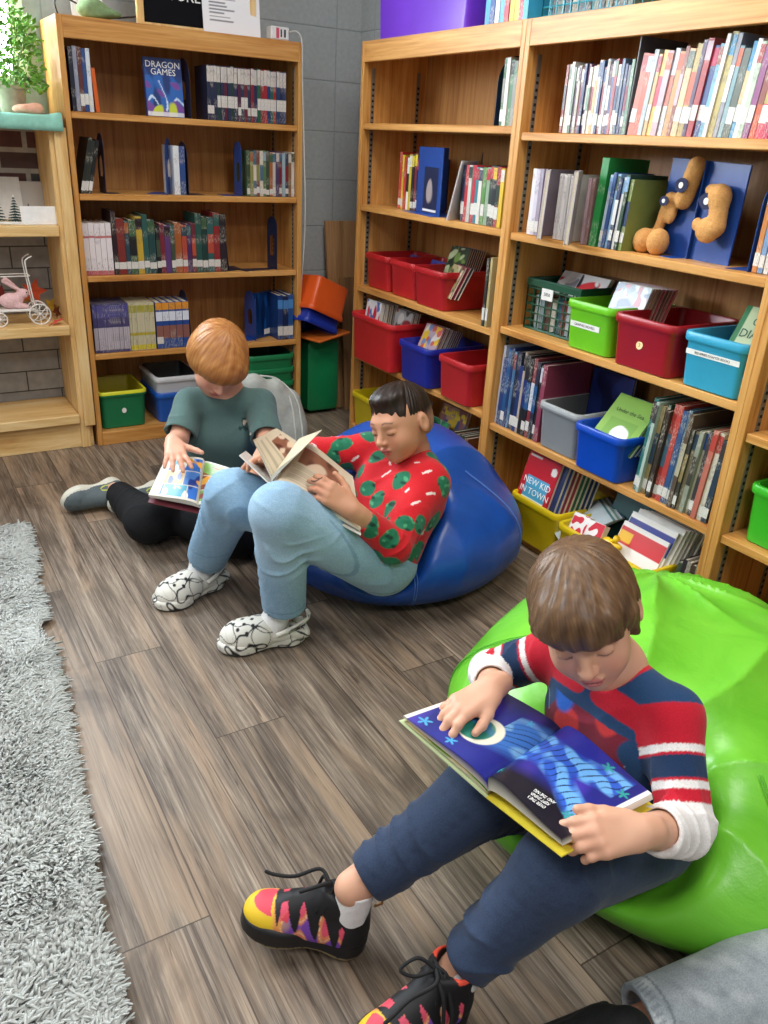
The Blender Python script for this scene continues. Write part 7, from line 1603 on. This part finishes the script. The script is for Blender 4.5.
def cover_half(GA, GN, OA, ON, t, ext=0.004, drop=0.0):
    GA, GN, OA, ON = [np.array(p, float) for p in (GA, GN, OA, ON)]; n = nrm(np.cross(OA-GA, GN-GA)); n = n if n[2] > 0 else -n
    du, dv = nrm(OA-GA), nrm(GN-GA); q = [GA-dv*ext, GN+dv*ext, ON+dv*ext+du*ext, OA-dv*ext+du*ext]; q = [p-n*drop for p in q]
    return [tuple(p) for p in q]+[tuple(p-n*t) for p in q], [(0, 1, 2, 3), (7, 6, 5, 4), (0, 4, 5, 1), (1, 5, 6, 2), (2, 6, 7, 3), (3, 7, 4, 0)]
# book 3: night-sky picture book
GA, GN = V(-0.001, 0.506, 0.352), V(0.170, 0.538, 0.357); RA, RN = V(-0.056, 0.655, 0.400), V(0.113, 0.652, 0.402); LA, LN = V(-0.022, 0.340, 0.415), V(0.150, 0.348, 0.405)
def star(u, v, cu, cv, r, asp=1.0):
    a = np.arctan2(v-cv, (u-cu)*asp); d = np.sqrt(((u-cu)*asp)**2+(v-cv)**2); return np.clip((r*(0.62+0.38*np.cos(5*a+0.6))-d)*120, 0, 1)
def night(u, v, left):
    P = [u*1.0+(2 if left else 0), v, u*0]; out = fullc(u, '#232a8c'); out = mixc(out, '#151a58', wob(P, 7, 3)*1.2); out = mixc(out, '#4a3ab0', (wob([u*2, v, 0*u], 9, 8)-0.15)*2); out = mixc(out, '#10102c', (v-0.70)*3)
    return out, P
def paintR(u, v):                                   # moon page; v=0 far edge, v=1 near the reader
    out, P = night(u, v, False); d = np.sqrt(((u-0.50))**2+((v-0.40))**2)
    sw = (u < 0.46)*np.clip(1.2-np.abs(v-0.50-0.35*(0.45-u))/0.26, 0, 1); f = wob([u*6+v*3, v*5, 0*u], 5, 4)
    out = mixc(out, '#3f78c8', sw*2*(u < 0.42)); out = mixc(out, '#79aede', (f-0.05)*5*sw*(u < 0.42)); out = mixc(out, '#16245c', (np.sin((v*0.9+u*0.5)*95+2*f) > 0.86)*sw*(u < 0.42)*0.9)
    out = mixc(out, '#f2f0da', np.clip((0.205-d)*80, 0, 1)); d2 = np.sqrt((u-0.545)**2+(v-0.385)**2); m_ = np.clip((0.165-d2)*80, 0, 1); out = mixc(out, '#2e8a7a', m_); out = mixc(out, '#7cb84a', m_*np.clip(wob(P, 14, 6)*3, 0, 1)); out = mixc(out, '#3a7ac0', m_*np.clip(wob(P, 16, 16)*3-0.3, 0, 1))
    for cu, cv, r in ((0.86, 0.10, 0.07), (0.55, 0.09, 0.06), (0.30, 0.80, 0.05), (0.72, 0.75, 0.045)): out = mixc(out, '#4aa8d8', star(u, v, cu, cv, r))
    return mixc(out, '#eceae4', ((v < 0.0) | (u > 0.955)).astype(float))
def paintL(u, v):
    out, P = night(u, 1-v*0.6, True); f = wob([u*6+v*3, v*5, 0*u], 5, 14)
    out = mixc(out, '#10101e', np.clip((0.34-v+0.25*(u-0.5))*8, 0, 1))
    for c0, w, sl in ((0.40, 0.10, 0.10), (0.72, 0.12, -0.10)):
        band = np.clip(1.4-np.abs(v-c0-sl*np.sin(u*5))/w, 0, 1)*(u > 0.03)*(u < 0.88)
        out = mixc(out, '#2f5cc0', band*1.5); out = mixc(out, '#6aa8e0', (f+0.15)*5*band); out = mixc(out, '#111c50', (np.sin((u*1.2-v*0.5)*75+2*f) > 0.82)*band*0.9)
    for cu, cv, r in ((0.66, 0.90, 0.06), (0.90, 0.78, 0.06), (0.10, 0.12, 0.05), (0.84, 0.22, 0.055)): out = mixc(out, '#2f9a90', star(u, v, cu, cv, r))
    return mixc(out, '#eceae4', ((u > 0.965)).astype(float)*(v > 0.5))
mb = MB(); mb.mat(plain('pale_green_cover', '#c8d8a8', 0.4)); mb.add(*cover_half(GA-V(0, 0, 0.007), GN-V(0, 0, 0.007), RA-V(0, 0, 0.008), RN-V(0, 0, 0.008), 0.002)); mb.mat(plain('yellow_cover', '#dcc83c', 0.4)); mb.add(*cover_half(GA-V(0, 0, 0.007), GN-V(0, 0, 0.007), LA-V(0, 0, 0.012), LN-V(0, 0, 0.012), 0.002))
pb = mb.build('picture_book', None, None, loc=GA); tag(pb, 'large open picture book of a night sky with a moon, above the green beanbag', 'book')
page_side(pb, GA, GN, RA, RN, 0.004, 0.018, paintR, nu=150, nv=150); page_side(pb, GA, GN, LA, LN, 0.009, 0.030, paintL, nu=150, nv=150)
for k, (dz, c) in enumerate(((0.004, '#8ab848'), (0.006, '#c8503a'), (0.002, '#e8e4d8'))):
    page_side(pb, GA-V(0, 0, dz), GN-V(0, 0, dz), RA-V(-0.004*k, 0.004, dz+0.002), RN-V(0, 0.004, dz+0.002), 0.0008, 0.008-0.003*k, lambda u, v: mixc(fullc(u, c), '#e8d8a0', (wob([u, v, 0*u], 12, k)-0.1)*5), 'loose_page', 24, 24)
n3 = nrm(np.cross(LA-GA, GN-GA)); n3 = n3 if n3[2] > 0 else -n3
tx = nrm(GA-LA); ty = np.cross(n3, tx)
for i, s_ in enumerate(('AND THE NIGHT', 'KEPT SHINING', 'OVER THE SEA')):
    p = lerp(GA, LA, 0.62)+nrm(GN-GA)*(0.026-0.008*i+0.004)+n3*(0.0255); M = Matrix([[tx[r_], ty[r_], n3[r_], p[r_]] for r_ in range(3)]+[[0, 0, 0, 1]]); t_ = text('page_lettering', s_, 0.0075, INKW, None, M, 0.0001); attach(t_, pb)
# book 1: comic on the red-haired reader's lap
def comic(seed, head=False):
    def fn(u, v):
        out = fullc(u, '#d2ccbe'); P = [u, v, 0*u]
        rows = np.floor(v*3).clip(0, 2); cols_ = np.floor(u*2+0.25*rows) % 2
        inp = (np.mod(v*3, 1) > 0.06)*(np.mod(u*2+0.25*rows, 1) > 0.05)*(u > 0.05)*(u < 0.93)*(v > 0.04)*(v < 0.95)
        k = (rows*2+cols_+seed) % 4
        for j, c in enumerate(('#2f6cc0', '#3aa0b8', '#4a80c8', '#d8a858') if seed == 0 else ('#d8583c', '#7aa850', '#e0a050', '#c8c090')): out = mixc(out, c, inp*(k == j)*1.0)
        w = wob(P, 22, seed+3); out = mixc(out, '#f0ece0', inp*(w-0.30)*9); out = mixc(out, '#1c3a8a' if seed == 0 else '#8a3a24', inp*(-w-0.22)*9); return mixc(out, '#e8a83c', inp*(wob(P, 17, seed+9)-0.38)*9)
    return fn
z1b = 0.155
G1A, G1N = V(0.070, 2.010, z1b), V(0.222, 2.300, z1b+0.035); O1A, O1N = V(-0.060, 2.120, z1b+0.020), V(0.075, 2.400, z1b+0.045); Q1A, Q1N = V(0.180, 1.930, z1b+0.02), V(0.330, 2.210, z1b+0.05)
G1A, G1N = D(199, 508, 2.30), D(206, 463, 2.42); O1A, O1N = D(149, 497, 2.32), D(166, 460, 2.45); Q1A, Q1N = D(246, 500, 2.20), D(252, 476, 2.30)
mb = MB(); mb.add(*cover_half(G1A-V(0, 0, 0.014), G1N-V(0, 0, 0.014), O1A-V(0, 0, 0.014), O1N-V(0, 0, 0.014), 0.003)); mb.add(*cover_half(G1A-V(0, 0, 0.014), G1N-V(0, 0, 0.014), Q1A-V(0, 0, 0.014), Q1N-V(0, 0, 0.014), 0.003))
cb = mb.build('comic_book', plain('dark_red_cover', '#6a3038', 0.4), None, loc=G1A); tag(cb, 'open comic book with blue panels on the lap of the red-haired reader', 'book')
page_side(cb, G1A, G1N, O1A, O1N, 0.010, 0.014, lambda u, v: mixc(comic(0)(u, 1-v), '#d8d0c0', (u > 0.80)*1.0), nu=90, nv=110); page_side(cb, G1A, G1N, Q1A, Q1N, 0.008, 0.010, lambda u, v: comic(1)(u, 1-v), nu=80, nv=90)
# book 2: held on the raised knees
B0, B1 = D(272, 483, 1.93), D(262, 432, 2.00)
def sepia(seed):
    def fn(u, v):
        out = fullc(u, '#cfc2aa'); P = [u, v, 0*u]; out = mixc(out, '#8a5a44', ((u > 0.12) & (u < 0.72) & (v > 0.50) & (v < 0.88))*1.0); out = mixc(out, '#5a3026', ((u > 0.12) & (u < 0.72) & (v > 0.50) & (v < 0.88))*(wob(P, 14, seed)-0.1)*7); out = mixc(out, '#d8c0a8', ((u > 0.12) & (u < 0.72) & (v > 0.5) & (v < 0.88))*(wob(P, 17, seed+5)-0.3)*8)
        return mixc(out, '#8c8272', ((np.mod(v*34, 1) > 0.6) & (v < 0.46) & (v > 0.06) & (u > 0.1) & (u < 0.9))*0.55)
    return fn
GB, GT = D(272, 483, 1.945), D(300, 440, 2.10); OB, OT = D(359, 531, 1.965), D(378, 488, 2.09)
GB, GT = D(272, 484, 1.93), D(298, 446, 2.11); OB, OT = D(360, 531, 1.925), D(352, 478, 2.10)
LB, LT = D(240, 455, 1.97), D(250, 447, 2.15)
mb = MB(); mb.add(*cover_half(GB-V(0, 0, .006), GT-V(0, 0, .006), OB-V(0, 0, .006), OT-V(0, 0, .006), 0.003)); mb.add(*cover_half(GB-V(0, 0, .004), D(277, 478, 2.12), LB, D(246, 451, 2.16), 0.003, 0.001))
hb = mb.build('hardcover_book', plain('pale_cover', '#d6d4ce', 0.4), None, loc=GB); tag(hb, 'open pale hardcover book resting on the raised knees of the child in the red sweater', 'book')
page_side(hb, GB, GT, OB, OT, 0.006, 0.022, sepia(3), nu=60, nv=60)
up2 = D(253, 440, 1.93); page_side(hb, GB+V(0, 0, .004), GT+V(0, 0, .004), up2, D(276, 428, 2.10), 0.0012, 0.006, sepia(9), 'turning_page', 40, 40)
page_side(hb, GB+V(0, 0, .004), GT+V(0, 0, .004), D(300, 452, 1.90), D(322, 430, 2.06), 0.0012, 0.012, lambda u, v: fullc(u, '#d8ccb2'), 'turning_page', 30, 30)

# plush toy hugging the blue bookends on the right bookcase second shelf
z2 = SHELF['C'][3]
def plush():
    ta = plain('tan_plush', '#cf9a5e', 0.95, 0.15, 0.12, 250, 0.6)
    bl = MB(); bl.box(-0.055, 0.200, 0.0, 0.005, 0, 0.232, bev=0.001); bl.box(0.070, 0.074, -0.012, 0.0, 0, 0.232, bev=0.001); bl.box(0.02, 0.26, -0.05, 0.06, 0, 0.0014)
    o = bl.build('bookend', BLUE_STEEL); place(o, 'C', 0.555, 0.105, z2+0.0005, 0.03, -0.10); tag(o, 'wide blue bookend panel wrapped by the tan plush toy', 'bookend')
    pr = [E_((0.000, -0.034, 0.030), (0.027, 0.030, 0.034), None, 0.0), E_((-0.050, -0.036, 0.028), (0.026, 0.030, 0.032), None, 0.004), C_((-0.030, -0.014, 0.055), (-0.004, -0.012, 0.135), 0.012, 0.017, 0.012), E_((0.004, -0.012, 0.105), (0.018, 0.012, 0.03), None, 0.01), C_((0.040, -0.012, 0.135), (0.060, -0.010, 0.215), 0.022, 0.022, 0.01),
          C_((0.175, -0.022, 0.085), (0.160, -0.018, 0.155), 0.020, 0.024, 0.01), C_((0.160, -0.016, 0.150), (0.125, -0.013, 0.165), 0.020, 0.014, 0.02), E_((0.150, -0.026, 0.075), (0.034, 0.020, 0.030), None, 0.012), E_((0.110, -0.020, 0.085), (0.014, 0.014, 0.016), None, 0.01), C_((-0.005, -0.01, 0.13), (0.04, -0.012, 0.15), 0.010, 0.010, 0.01)]
    v, f = solve(pr, 0.003, lambda P: 0.001*wob(P, 400, 3)); t = mesh_obj('plush_toy', v, f, ta); place(t, 'C', 0.550, 0.098, z2+0.002, 0.0, -0.10)
    for cx, cz, r in ((0.050, 0.170, 0.017), (0.142, 0.140, 0.019), (0.000, 0.130, 0.012)):
        mb = MB(); mb.mat(plain('navy_patch', '#20264a', 0.8)); mb.loft([[(cx+r*1.3*math.cos(a*PI/8), -0.034-0.002*k, cz+r*math.sin(a*PI/8)) for a in range(16)] for k in (0, 1)])
        mb.mat(STICK); mb.loft([[(cx+r*0.42*math.cos(a*PI/6), -0.036-0.002*k, cz+r*0.42*math.sin(a*PI/6)) for a in range(12)] for k in (0, 1)])
        e = mb.build('eye_patch', None, t); e.location = (0, -0.003, 0)
    tag(t, 'tan plush toy with dark eye patches clinging around the blue bookend', 'plush toy')
plush()
